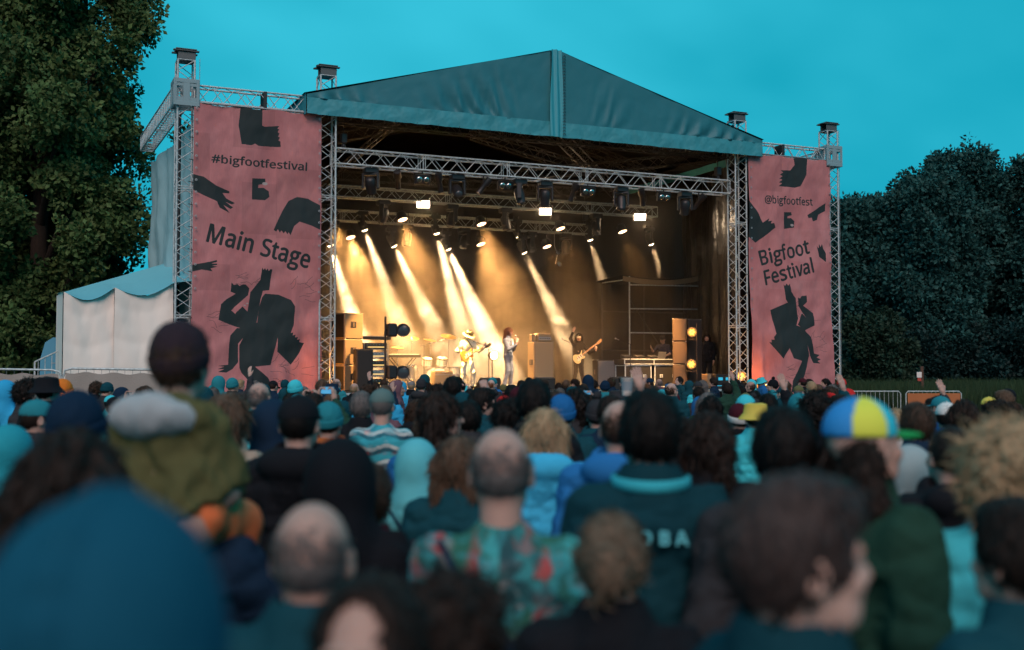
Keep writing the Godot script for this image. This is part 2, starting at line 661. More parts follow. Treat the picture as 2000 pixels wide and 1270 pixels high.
func tower(s: float, label: String, sleeve: bool) -> void:
	var o := thing("truss_tower", label, "truss tower", on(s, 0, 0), "four aluminium truss towers along the stage front")
	var g := G.new()
	g.box(Vector3(0, 0.04, 0), Vector3(1.1, 0.08, 1.1), Basis.IDENTITY, 0.01)
	part("base_plate", g, M.steel, o)
	for q in 4:
		g = G.new()
		var d := Vector3([1, 1, -1, -1][q], 0, [1, -1, 1, -1][q]) * 0.75
		g.bar(Vector3(d.x * 0.4, 0.14, d.z * 0.4), Vector3(d.x, 0.14, d.z), 0.03)
		g.lathe([Vector2(0.0, 0.0), Vector2(0.09, 0.0), Vector2(0.09, 0.015), Vector2(0.02, 0.03), Vector2(0.02, 0.2), Vector2(0, 0.2)], 10, Transform3D(Basis.IDENTITY, d))
		part("outrigger", g, M.steel, o)
	truss(o, Vector3(0, 0.08, 0), Vector3(0, 9.52, 0), Vector3(0, 0, 1), 0.40, 0.40, 0.56)
	# the head: a pulley block between two plates with a short beam across
	g = G.new()
	g.box(Vector3(0, 9.545, 0), Vector3(0.42, 0.04, 0.42), Basis.IDENTITY, 0.01)
	g.box(Vector3(0.02, 9.65, 0.14), Vector3(0.42, 0.16, 0.025), Basis.IDENTITY, 0.005)
	g.box(Vector3(0.02, 9.65, -0.14), Vector3(0.42, 0.16, 0.025), Basis.IDENTITY, 0.005)
	g.box(Vector3(0, 9.755, 0.15), Vector3(0.62, 0.035, 0.1), Basis.IDENTITY, 0.01)
	g.box(Vector3(0, 9.755, -0.15), Vector3(0.62, 0.035, 0.1), Basis.IDENTITY, 0.01)
	g.box(Vector3(0, 9.79, 0), Vector3(0.5, 0.025, 0.42), Basis.IDENTITY, 0.005)
	part("tower_head", g, M.head_steel, o)
	g = G.new()
	for z in [-0.07, 0.07]:
		g.lathe([Vector2(0.0, -0.02), Vector2(0.12, -0.02), Vector2(0.1, 0.0), Vector2(0.12, 0.02), Vector2(0, 0.02)], 14, Transform3D(Basis(Vector3.RIGHT, PI / 2), Vector3(0.12, 9.66, z)))
	part("pulley", g, M.steel, o)
	if sleeve:
		g = G.new()
		for q in 4:
			var b := Basis(Vector3.UP, q * PI / 2)
			for y in [8.42, 8.98]:
				g.box(b * Vector3(0, 0, 0.29) + Vector3(0, y, 0), Vector3(0.62, 0.1, 0.03), b, 0.004)
			g.box(b * Vector3(0, 0, 0.29) + Vector3(0, 8.7, 0), Vector3(0.16, 0.48, 0.026), b, 0.004)
			for x in [-0.27, 0.27]:
				g.box(b * Vector3(x, 0, 0.29) + Vector3(0, 8.7, 0), Vector3(0.08, 0.48, 0.028), b, 0.004)
			g.box(b * Vector3(0, 0, 0.285) + Vector3(0, 8.52, 0), Vector3(0.46, 0.12, 0.012), b)
			g.box(b * Vector3(0, 0, 0.285) + Vector3(0, 8.9, 0), Vector3(0.46, 0.1, 0.012), b)
		part("sleeve_block", g, M.sleeve_metal, o)
		g = G.new()
		g.bar(Vector3(0.33, 0.3, 0.12), Vector3(0.33, 9.6, 0.12), 0.008, 5)
		part("hoist_chain", g, M.steel, o)


func make_towers() -> void:
	tower(-9.98, "leftmost truss tower beside the white tent, with a sleeve block near its top", true)
	tower(-6.43, "truss tower between the left pink banner and the stage opening", false)
	tower(6.43, "truss tower between the stage opening and the right pink banner", false)
	tower(9.98, "rightmost truss tower, at the outer edge of the right pink banner", true)
	for k in 2:
		var sg: float = [-1.0, 1.0][k]
		var o := thing("wing_truss", ["horizontal truss above the left pink banner", "horizontal truss above the right pink banner"][k], "truss", on(sg * 8.2, 8.72, 0))
		truss(o, Vector3(-1.47, 0, 0), Vector3(1.47, 0, 0), Vector3.UP, 0.34, 0.40, 0.58)
		var g := G.new()
		g.box(Vector3(-0.15 * sg, 0.0, 0), Vector3(0.09, 0.42, 0.42), Basis.IDENTITY, 0.01)
		part("joint_plate", g, M.black_metal, o)
	for k in 2:
		var sg: float = [-1.0, 1.0][k]
		var o := thing("side_truss", ["truss running back from the leftmost tower above the grey side tarp", "truss running back from the rightmost tower behind the right banner"][k], "truss", on(sg * 10.05, 8.72, 0.35))
		truss(o, Vector3(0, 0, 0), Vector3(sg * 0.15, -0.05, -6.2), Vector3.UP, 0.36, 0.44, 0.3, null, 0.022)


func make_canopy() -> void:
	var o := thing("stage_canopy", "blue green tent roof with a peaked front gable over the stage", "tent roof", on(0, 0, 0))
	var f := FastNoiseLite.new()
	f.seed = 8
	f.frequency = 0.35
	var ridge := 10.86
	for sg in [-1.0, 1.0]:
		# gable half, with folds that fan out from the hem
		var p := cloth(120, 30, func(a: float, b: float) -> Vector3:
			var x: float = sg * lerpf(0.16, 7.05, a)
			var top := lerpf(ridge, 8.92, a)
			var y := lerpf(8.80, top, b)
			var fold := 0.0
			var low := pow(1.0 - b, 1.5) * sin(minf(b * 9.0, 1.57))
			fold += sin(x * 12.0 - sg * y * 5.5 + f.get_noise_1d(x * 2.0) * 4.0) * 0.10 * low * smoothstep(0.1, 0.3, a) * (1.0 - smoothstep(0.93, 1.0, a)) * (0.5 + 0.5 * sin(a * 9.0 + sg))
			fold += f.get_noise_2d(x * 1.2, y * 1.2) * 0.04
			return Vector3(x, y, 0.44 + fold))
		var g := G.new()
		g.sheet(p, 120, 30, sg < 0)
		part("front_gable", g, M.canopy, o)
		p = cloth(70, 5, func(a: float, b: float) -> Vector3:
			var x: float = sg * lerpf(0.16, 7.05, a)
			return Vector3(x, lerpf(8.42, 8.84, b) + f.get_noise_1d(x * 6.0) * 0.02 * (1.0 - b), 0.462 + 0.03 * f.get_noise_2d(x * 8.0, b * 2.0) + sin(x * 7.0 + b * 2.0) * 0.008))
		g = G.new()
		g.sheet(p, 70, 5, sg < 0)
		part("gable_hem", g, M.canopy_hem, o)
		# the roof slope, outside and the dark lining under it
		p = cloth(14, 18, func(a: float, b: float) -> Vector3:
			var x: float = sg * lerpf(0.0, 7.12, a)
			return Vector3(x, lerpf(ridge + 0.03, 8.95, a) - 0.10 * sin(b * PI) * sin(a * PI), 0.46 - b * 9.9))
		g = G.new()
		g.sheet(p, 14, 18, sg > 0)
		part("roof_slope", g, M.canopy, o)
		p = cloth(8, 8, func(a: float, b: float) -> Vector3:
			var x: float = sg * lerpf(0.0, 7.0, a)
			return Vector3(x, lerpf(ridge - 0.2, 8.78, a), 0.36 - b * 9.75))
		g = G.new()
		g.sheet(p, 8, 8, sg < 0)
		part("roof_lining", g, M.black_cloth, o)
		p = cloth(20, 4, func(a: float, b: float) -> Vector3:
			return Vector3(sg * (7.07 + 0.02 * sin(a * 40.0)), lerpf(8.42, 8.96, b), 0.44 - a * 9.85))
		g = G.new()
		g.sheet(p, 20, 4, sg < 0)
		part("side_hem", g, M.canopy_hem, o)
	var p2 := cloth(12, 20, func(a: float, b: float) -> Vector3:
		var x := lerpf(-0.19, 0.19, a) * (1.0 + 0.12 * sin(b * 5.0))
		return Vector3(x, lerpf(8.42, ridge + 0.01, b), 0.50 + 0.03 * sin(a * 13.0 + b * 2.0) + 0.02 * sin(a * 5.0)))
	var g2 := G.new()
	g2.sheet(p2, 12, 20)
	part("centre_seam", g2, M.canopy_seam, o)
	for k in 26:
		g2 = G.new()
		var yy := 8.5 + k * 0.088
		g2.tube([Vector3(0.19, yy, 0.5), Vector3(0.24, yy + 0.03, 0.53), Vector3(0.29, yy + 0.01, 0.47)], 0.009, 5)
		part("lacing_loop", g2, M.black_metal, o)
	for sg in [-1.0, 1.0]:
		for k in 22:
			g2 = G.new()
			var x: float = sg * (0.5 + k * 0.3)
			g2.bar(Vector3(x, 8.45, 0.47), Vector3(x + 0.03, 8.36, 0.36), 0.008, 4)
			part("hem_tie", g2, M.black_metal, o)
	# the back gable closes the roof
	g2 = G.new()
	g2.tri(Vector3(-7.0, 8.8, -9.4), Vector3(7.0, 8.8, -9.4), Vector3(0, 10.8, -9.4))
	part("back_gable", g2, M.black_cloth, o)
	# the frame inside the roof
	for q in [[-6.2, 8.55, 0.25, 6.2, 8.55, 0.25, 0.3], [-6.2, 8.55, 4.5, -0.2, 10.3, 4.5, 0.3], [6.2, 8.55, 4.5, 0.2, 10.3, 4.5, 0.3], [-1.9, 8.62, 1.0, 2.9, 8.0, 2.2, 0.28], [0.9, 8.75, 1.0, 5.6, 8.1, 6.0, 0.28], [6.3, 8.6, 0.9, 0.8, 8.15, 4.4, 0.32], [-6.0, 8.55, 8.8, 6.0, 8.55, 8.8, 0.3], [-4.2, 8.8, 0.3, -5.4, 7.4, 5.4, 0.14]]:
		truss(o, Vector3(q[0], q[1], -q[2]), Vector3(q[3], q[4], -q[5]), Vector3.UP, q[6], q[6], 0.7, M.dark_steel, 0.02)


func make_banner(left: bool) -> void:
	var s0 := -9.8 if left else 6.66
	var s1 := -6.62 if left else 9.8
	var top := 8.45 if left else 8.52
	var bot := 1.30 if left else 1.15
	var cx := (s0 + s1) * 0.5
	var o := thing("festival_banner", "pink cloth banner with a black figure and the words Main Stage, left of the stage" if left else "pink cloth banner with a black figure and two tilted words, right of the stage", "banner", on(cx, 0, 0), "two pink banners flanking the stage")
	var f := FastNoiseLite.new()
	f.seed = 3 if left else 6
	f.frequency = 0.8
	var w := s1 - s0
	var p := cloth(64, 110, func(a: float, b: float) -> Vector3:
		var x := (a - 0.5) * w
		var y := lerpf(top, bot, b)
		var inner := a if left else 1.0 - a
		var fl := smoothstep(0.62, 1.0, b)
		var z := 0.27 + f.get_noise_2d(x * 0.9, y * 0.5) * 0.09 + f.get_noise_2d(x * 5.0, y * 0.6) * 0.008
		# long folds gather towards the inner foot of the banner
		var q := smoothstep(0.45, 1.0, inner)
		z += fl * q * (0.11 * sin(inner * 26.0 + b * 3.0) + 0.05 * sin(inner * 47.0 - b * 5.0))
		z += fl * 0.05 * sin(inner * 9.0 + b * 4.0)
		z += 0.007 * sin((y - x * 0.6) * 9.0) * smoothstep(0.3, 0.8, b)
		z -= fl * smoothstep(0.8, 1.0, inner) * 0.22
		var drift := 0.0
		if not left:
			drift = smoothstep(0.55, 1.0, b) * lerpf(0.32, 0.12, a)
		else:
			drift = smoothstep(0.6, 1.0, b) * lerpf(-0.04, 0.12, a)
		return Vector3(x + drift, y + 0.02 * sin(a * 22.0) * (1.0 - smoothstep(0.0, 0.03, b)), z))
	var g := G.new()
	g.sheet(p, 64, 110, true)
	var m := mat("banner_left" if left else "banner_right", Color.WHITE, 0.82)
	m.albedo_texture = banner_print(left)
	m.backlight_enabled = true
	m.backlight = Color(0.5, 0.5, 0.5)
	part("cloth", g, m, o)
	g = G.new()
	g.bar(Vector3(-w * 0.5, top + 0.03, 0.25), Vector3(w * 0.5, top + 0.03, 0.25), 0.025)
	part("top_pole", g, M.steel, o)
	for sg in [-1.0, 1.0]:
		for k in 16:
			g = G.new()
			g.lathe([Vector2(0.014, 0.0), Vector2(0.03, 0.004), Vector2(0.03, 0.008), Vector2(0.014, 0.01)], 10, Transform3D(Basis(Vector3.RIGHT, PI / 2), Vector3(sg * (w * 0.5 - 0.06), lerpf(top - 0.12, bot + 2.6, k / 15.0), 0.33)))
			part("eyelet", g, M.steel, o)
		for k in 12:
			g = G.new()
			var y := lerpf(top - 0.3, bot + 0.8, k / 11.0)
			g.bar(Vector3(sg * w * 0.5, y, 0.26), Vector3(sg * (w * 0.5 + 0.1), y + 0.03, 0.2), 0.01, 4)
			part("tie", g, M.black_metal, o)


func make_deck() -> void:
	var o := thing("stage_platform", "raised black stage platform under the canopy", "stage", on(0, 0, 0))
	for ix in 8:
		for iz in 9:
			var g := G.new()
			g.box(Vector3(-7.0 + ix * 2.0 + 0.6, 1.31, 0.1 - iz - 0.5), Vector3(1.985, 0.08, 0.985), Basis.IDENTITY, 0.006)
			part("deck_panel", g, M.deck, o)
	for k in 9:
		var g := G.new()
		for z in [0.0, -4.4, -8.8]:
			g.bar(Vector3(-7.3 + k * 2.0, 0, z), Vector3(-7.3 + k * 2.0, 1.27, z), 0.03)
		part("leg", g, M.steel, o)
	var p := cloth(80, 3, func(a: float, b: float) -> Vector3: return Vector3(lerpf(-7.4, 8.6, a), lerpf(1.24, 0.02, b), 0.13 + 0.02 * sin(a * 160.0) * b))
	var gs := G.new()
	gs.sheet(p, 80, 3, true)
	part("front_skirt", gs, M.black_cloth, o)
	gs = G.new()
	gs.box(Vector3(0.6, 1.29, 0.125), Vector3(16.0, 0.06, 0.05), Basis.IDENTITY, 0.008)
	part("front_edge", gs, M.aluminium, o)


func make_curtains() -> void:
	var f := FastNoiseLite.new()
	f.seed = 21
	f.frequency = 0.6
	var o := thing("black_backdrop", "black cloth backdrop across the rear of the stage", "backdrop", on(0, 0, 9.05))
	var xs := [-7.0, -3.1, 0.9, 4.9, 9.0, 11.6]
	for k in 5:
		var p := cloth(40, 20, func(a: float, b: float) -> Vector3:
			var x := lerpf(xs[k] - 0.06, xs[k + 1] + 0.06, a)
			return Vector3(x, lerpf(9.1, 0.4, b), 0.05 * sin(x * 9.0 + f.get_noise_1d(x) * 3.0) * (0.3 + b) + f.get_noise_2d(x, b * 4.0) * 0.06 + 0.1 * (k % 2)))
		var g := G.new()
		g.sheet(p, 40, 20, true)
		part("curtain_panel", g, M.black_cloth, o)
	o = thing("left_side_curtain", "black cloth closing the left side of the stage", "curtain", on(-6.85, 0, 4.6))
	var pl := cloth(30, 16, func(a: float, b: float) -> Vector3:
		return Vector3(0.05 * sin(a * 70.0), lerpf(8.7, 0.3, b), lerpf(4.2, -4.3, a)))
	var gl := G.new()
	gl.sheet(pl, 30, 16)
	part("cloth", gl, M.black_cloth, o)
	o = thing("right_side_tarp", "glossy black tarp hanging in long folds at the right side of the stage", "tarp", on(6.62, 0, 0.42))
	pl = cloth(60, 26, func(a: float, b: float) -> Vector3:
		var d := Vector3(3.6, 0, -8.2)
		var side := Vector3(8.2, 0, 3.6).normalized()
		var fold := 0.13 * sin(a * 42.0 + sin(b * 3.0) * 1.2) * (0.35 + 0.65 * b) + 0.05 * sin(a * 97.0 + b * 4.0) + f.get_noise_2d(a * 9.0, b * 4.0) * 0.15
		return Vector3(0, lerpf(9.6, 0.2, b), 0) + d * a + side * fold)
	gl = G.new()
	gl.sheet(pl, 60, 26, true)
	part("cloth", gl, M.black_tarp, o)
	# the outer wing wall on the left, of pale tarp
	o = thing("grey_side_tarp", "pale grey tarp wall behind the leftmost truss tower", "tarp wall", on(-9.7, 0, 3.3))
	pl = cloth(40, 30, func(a: float, b: float) -> Vector3:
		var z := lerpf(3.05, -3.4, a)
		return Vector3(-0.35 * a + 0.04 * sin(a * 31.0 + b * 2.0) + f.get_noise_2d(a * 5.0, b * 6.0) * 0.12 - 0.02, lerpf(8.15 - 0.12 * sin(a * PI * 3.0) * sin(a * PI * 3.0), 0.2, b), z))
	gl = G.new()
	gl.sheet(pl, 40, 30)
	part("cloth", gl, M.grey_tarp, o)
	gl = G.new()
	gl.bar(Vector3(-0.24, 0.0, 2.0), Vector3(-0.24, 8.5, 2.0), 0.05, 8)
	part("dark_pole", gl, M.black_metal, o)
	# a black cover over the open bay at the right of the stage
	o = thing("wing_cover", "black cloth cover closing the top of the right stage wing", "cover", on(8.6, 8.68, 4.8))
	pl = cloth(10, 10, func(a: float, b: float) -> Vector3: return Vector3(lerpf(-2.1, 1.8, a), -0.1 * sin(a * PI) * sin(b * PI), lerpf(4.3, -4.4, b)))
	gl = G.new()
	gl.sheet(pl, 10, 10)
	part("cloth", gl, M.black_cloth, o)
	# behind the banners: dark mesh so that the bays read closed
	for k in 2:
		var sg: float = [-1.0, 1.0][k]
		o = thing("wing_back_cloth", ["dark cloth behind the left pink banner", "dark cloth behind the right pink banner"][k], "curtain", on(sg * 8.2, 0, 0.9))
		pl = cloth(20, 10, func(a: float, b: float) -> Vector3: return Vector3((a - 0.5) * 3.0, lerpf(8.3, 0.2, b), 0.03 * sin(a * 40.0)))
		gl = G.new()
		gl.sheet(pl, 20, 10, true)
		part("cloth", gl, M.black_cloth, o)


func make_flown_trusses() -> void:
	var o := thing("front_lighting_truss", "nearest lighting truss, hung across the stage opening just under the roof", "truss", on(0, 7.5, 0.25))
	truss(o, Vector3(-6.2, 0, 0), Vector3(6.2, 0, 0), Vector3.UP, 0.42, 0.40, 0.72)
	o = thing("middle_lighting_truss", "middle lighting truss, carrying the three white flood panels", "truss", on(0, 7.42, 5.3))
	truss(o, Vector3(-6.2, 0, 0), Vector3(6.75, 0, 0), Vector3.UP, 0.36, 0.34, 0.68)
	o = thing("rear_lighting_truss", "rearmost lighting truss, carrying the narrow beam lights", "truss", on(0, 7.05, 8.0))
	truss(o, Vector3(-6.2, 0, 0), Vector3(5.9, 0, 0), Vector3.UP, 0.36, 0.34, 0.68)
	for k in 6:
		var s: float = [-5.9, 5.9, -5.6, 6.3, -5.4, 5.4][k]
		var back: float = [0.25, 0.25, 5.3, 5.3, 8.0, 8.0][k]
		var y: float = [7.72, 7.72, 7.6, 7.6, 7.23, 7.23][k]
		o = thing("chain_hoist", ["left end of the nearest lighting truss", "right end of the nearest lighting truss", "left end of the middle lighting truss", "right end of the middle lighting truss", "left end of the rearmost lighting truss", "right end of the rearmost lighting truss"][k].insert(0, "black chain hoist at the "), "chain hoist", on(s, y, back))
		var g := G.new()
		g.box(Vector3(0, 0.28, 0), Vector3(0.16, 0.26, 0.2), Basis.IDENTITY, 0.02)
		g.lathe([Vector2(0, 0), Vector2(0.05, 0.01), Vector2(0.07, 0.06), Vector2(0.05, 0.14), Vector2(0, 0.15)], 10)
		part("motor", g, M.black_metal, o)
		g = G.new()
		g.bar(Vector3(0, 0.4, 0), Vector3(0, 8.6 - y, 0), 0.012, 5)
		part("chain", g, M.black_metal, o)


# ---------------------------------------------------------------- stage lighting
func spot(o: Node3D, at: Vector3, to: Vector3, col: Color, energy: float, angle: float, soft := 0.5, size := 0.05) -> void:
	var l := SpotLight3D.new()
	l.name = "lamp_light"
	l.light_color = col
	l.light_energy = energy
	l.spot_angle = angle
	l.spot_angle_attenuation = soft
	l.spot_range = 40.0
	l.spot_attenuation = 2.0
	l.light_size = size
	l.shadow_enabled = true
	o.add_child(l, true)
	var d := (to - at).normalized()
	l.transform = Transform3D(Basis.looking_at(d, Vector3.UP if absf(d.y) < 0.98 else Vector3.RIGHT), at)


# a moving head hung from a truss: base, yoke and a head that looks along d (in the stage's frame)
func moving_head(label: String, s: float, y: float, back: float, d: Vector3, lens: Material, group: String, big := 1.0) -> Node3D:
	var o := thing("moving_head_light", label, "stage light", on(s, y, back), group)
	var g := G.new()
	g.box(Vector3(0, -0.07, 0), Vector3(0.36, 0.14, 0.26) * big, Basis.IDENTITY, 0.02)
	g.box(Vector3(-0.1, 0.04, 0), Vector3(0.05, 0.1, 0.06))
	g.box(Vector3(0.1, 0.04, 0), Vector3(0.05, 0.1, 0.06))
	part("base", g, M.black_metal, o)
	d = d.normalized()
	var flat := Vector3(d.x, 0, d.z)
	var yaw := atan2(-flat.x, -flat.z) if flat.length() > 0.01 else 0.0
	var yb := Basis(Vector3.UP, yaw)
	g = G.new()
	for sg in [-1.0, 1.0]:
		g.box(yb * Vector3(sg * 0.19 * big, -0.32 * big, 0), Vector3(0.06, 0.42, 0.14) * big, yb, 0.02)
	g.box(Vector3(0, -0.155 * big, 0), Vector3(0.42, 0.06, 0.16) * big, yb, 0.01)
	part("yoke", g, M.black_metal, o)
	var c := Vector3(0, -0.42 * big, 0)
	var hb := Basis.looking_at(d, Vector3.UP if absf(d.y) < 0.98 else Vector3.RIGHT) * Basis(Vector3.RIGHT, -PI / 2)
	g = G.new()
	var prof := [Vector2(0.0, -0.21), Vector2(0.09, -0.2), Vector2(0.13, -0.14), Vector2(0.14, 0.0), Vector2(0.125, 0.16), Vector2(0.13, 0.22), Vector2(0.115, 0.225), Vector2(0.1, 0.19)]
	for k in prof.size():
		prof[k] = prof[k] * big
	g.lathe(prof, 16, Transform3D(hb, c))
	var head := part("head", g, M.black_metal, o)
	g = G.new()
	g.lathe([Vector2(0.106 * big, 0.215 * big), Vector2(0.09 * big, 0.245 * big), Vector2(0.05 * big, 0.262 * big), Vector2(0.0, 0.268 * big)], 16, Transform3D(hb, c))
	part("lens", g, lens, head)
	o.set_meta("eye", c + d * 0.29 * big)
	return o


func beam(label: String, s: float, y: float, back: float, d: Vector3, energy: float, angle: float) -> void:
	var o := moving_head(label, s, y + 0.48, back, d, M.lens_white, "narrow beam lights on the rear truss")
	var e: Vector3 = o.get_meta("eye")
	spot(o, e, e + d, Color(1.0, 0.84, 0.64), energy, angle, 0.45, 0.09)


# a round wash light with a wide glowing lens
func wash(label: String, s: float, y: float, back: float, d: Vector3, energy: float, lit := true) -> void:
	var o := thing("wash_light", label, "stage light", on(s, y, back), "round wash lights on the trusses")
	d = d.normalized()
	var b := Basis.looking_at(d, Vector3.UP) * Basis(Vector3.RIGHT, -PI / 2)
	var g := G.new()
	g.lathe([Vector2(0.0, -0.26), Vector2(0.1, -0.25), Vector2(0.15, -0.2), Vector2(0.165, 0.0), Vector2(0.175, 0.03), Vector2(0.16, 0.035), Vector2(0.15, 0.0)], 20, Transform3D(b, Vector3.ZERO))
	var can := part("can", g, M.black_metal, o)
	g = G.new()
	g.lathe([Vector2(0.155, 0.02), Vector2(0.08, 0.035), Vector2(0.0, 0.04)], 20, Transform3D(b, Vector3.ZERO))
	part("lens", g, M.lens_warm, can)
	g = G.new()
	g.tube([Vector3(-0.19, 0, 0), Vector3(-0.19, 0.22, 0), Vector3(0, 0.3, 0), Vector3(0.19, 0.22, 0), Vector3(0.19, 0, 0)], 0.014, 6)
	g.bar(Vector3(0, 0.3, 0), Vector3(0, 0.42, 0), 0.02)
	part("yoke", g, M.black_metal, o)
	spot(o, d * 0.06, d, Color(1.0, 0.73, 0.43), energy * 2.2, 27.0, 1.0, 0.15)


func flood(label: String, s: float, y: float, back: float) -> void:
	var o := thing("flood_panel_light", label, "stage light", on(s, y, back), "white flood panels on the middle truss")
	var d := Vector3(-0.35, -0.42, 1.0).normalized()
	var b := Basis.looking_at(-d, Vector3.UP)
	var g := G.new()
	g.box(b * Vector3(0, 0, -0.045), Vector3(0.48, 0.31, 0.08), b, 0.015)
	part("housing", g, M.black_metal, o)
	g = G.new()
	g.quad(b * Vector3(-0.205, -0.12, 0.002), b * Vector3(0.205, -0.12, 0.002), b * Vector3(0.205, 0.12, 0.002), b * Vector3(-0.205, 0.12, 0.002), d)
	part("lamp_panel", g, M.panel_white, o)
	g = G.new()
	g.tube([Vector3(-0.3, 0, 0), Vector3(-0.3, 0.24, 0), Vector3(0.3, 0.24, 0), Vector3(0.3, 0, 0)], 0.014, 6)
	part("bracket", g, M.black_metal, o)
	var l := AreaLight3D.new()
	l.name = "panel_light"
	l.area_size = Vector2(0.41, 0.24)
	l.light_color = Color(1.0, 0.86, 0.7)
	l.light_energy = 4.0
	l.shadow_enabled = true
	o.add_child(l)
	l.transform = Transform3D(Basis.looking_at(d, Vector3.UP), d * 0.03)


# two round lamps in a square frame, unlit
func blinder(label: String, s: float, y: float, back: float) -> void:
	var o := thing("blinder_light", label, "stage light", on(s, y, back), "unlit twin lamps under the front truss")
	var b := Basis(Vector3.RIGHT, 0.35)
	var g := G.new()
	g.box(Vector3.ZERO, Vector3(0.44, 0.26, 0.12), b, 0.02)
	part("housing", g, M.black_metal, o)
	for x in [-0.1, 0.1]:
		g = G.new()
		g.lathe([Vector2(0.085, 0.062), Vector2(0.08, 0.075), Vector2(0.04, 0.085), Vector2(0, 0.088)], 14, Transform3D(b * Basis(Vector3.RIGHT, PI / 2), b * Vector3(x, 0, 0)))
		part("lamp", g, M.chrome, o)
	g = G.new()
	g.tube([Vector3(-0.25, 0, 0), Vector3(-0.25, 0.16, 0), Vector3(0.25, 0.16, 0), Vector3(0.25, 0, 0)], 0.012, 6)
	g.bar(Vector3(0, 0.16, 0), Vector3(0, 0.26, 0), 0.018)
	part("bracket", g, M.black_metal, o)


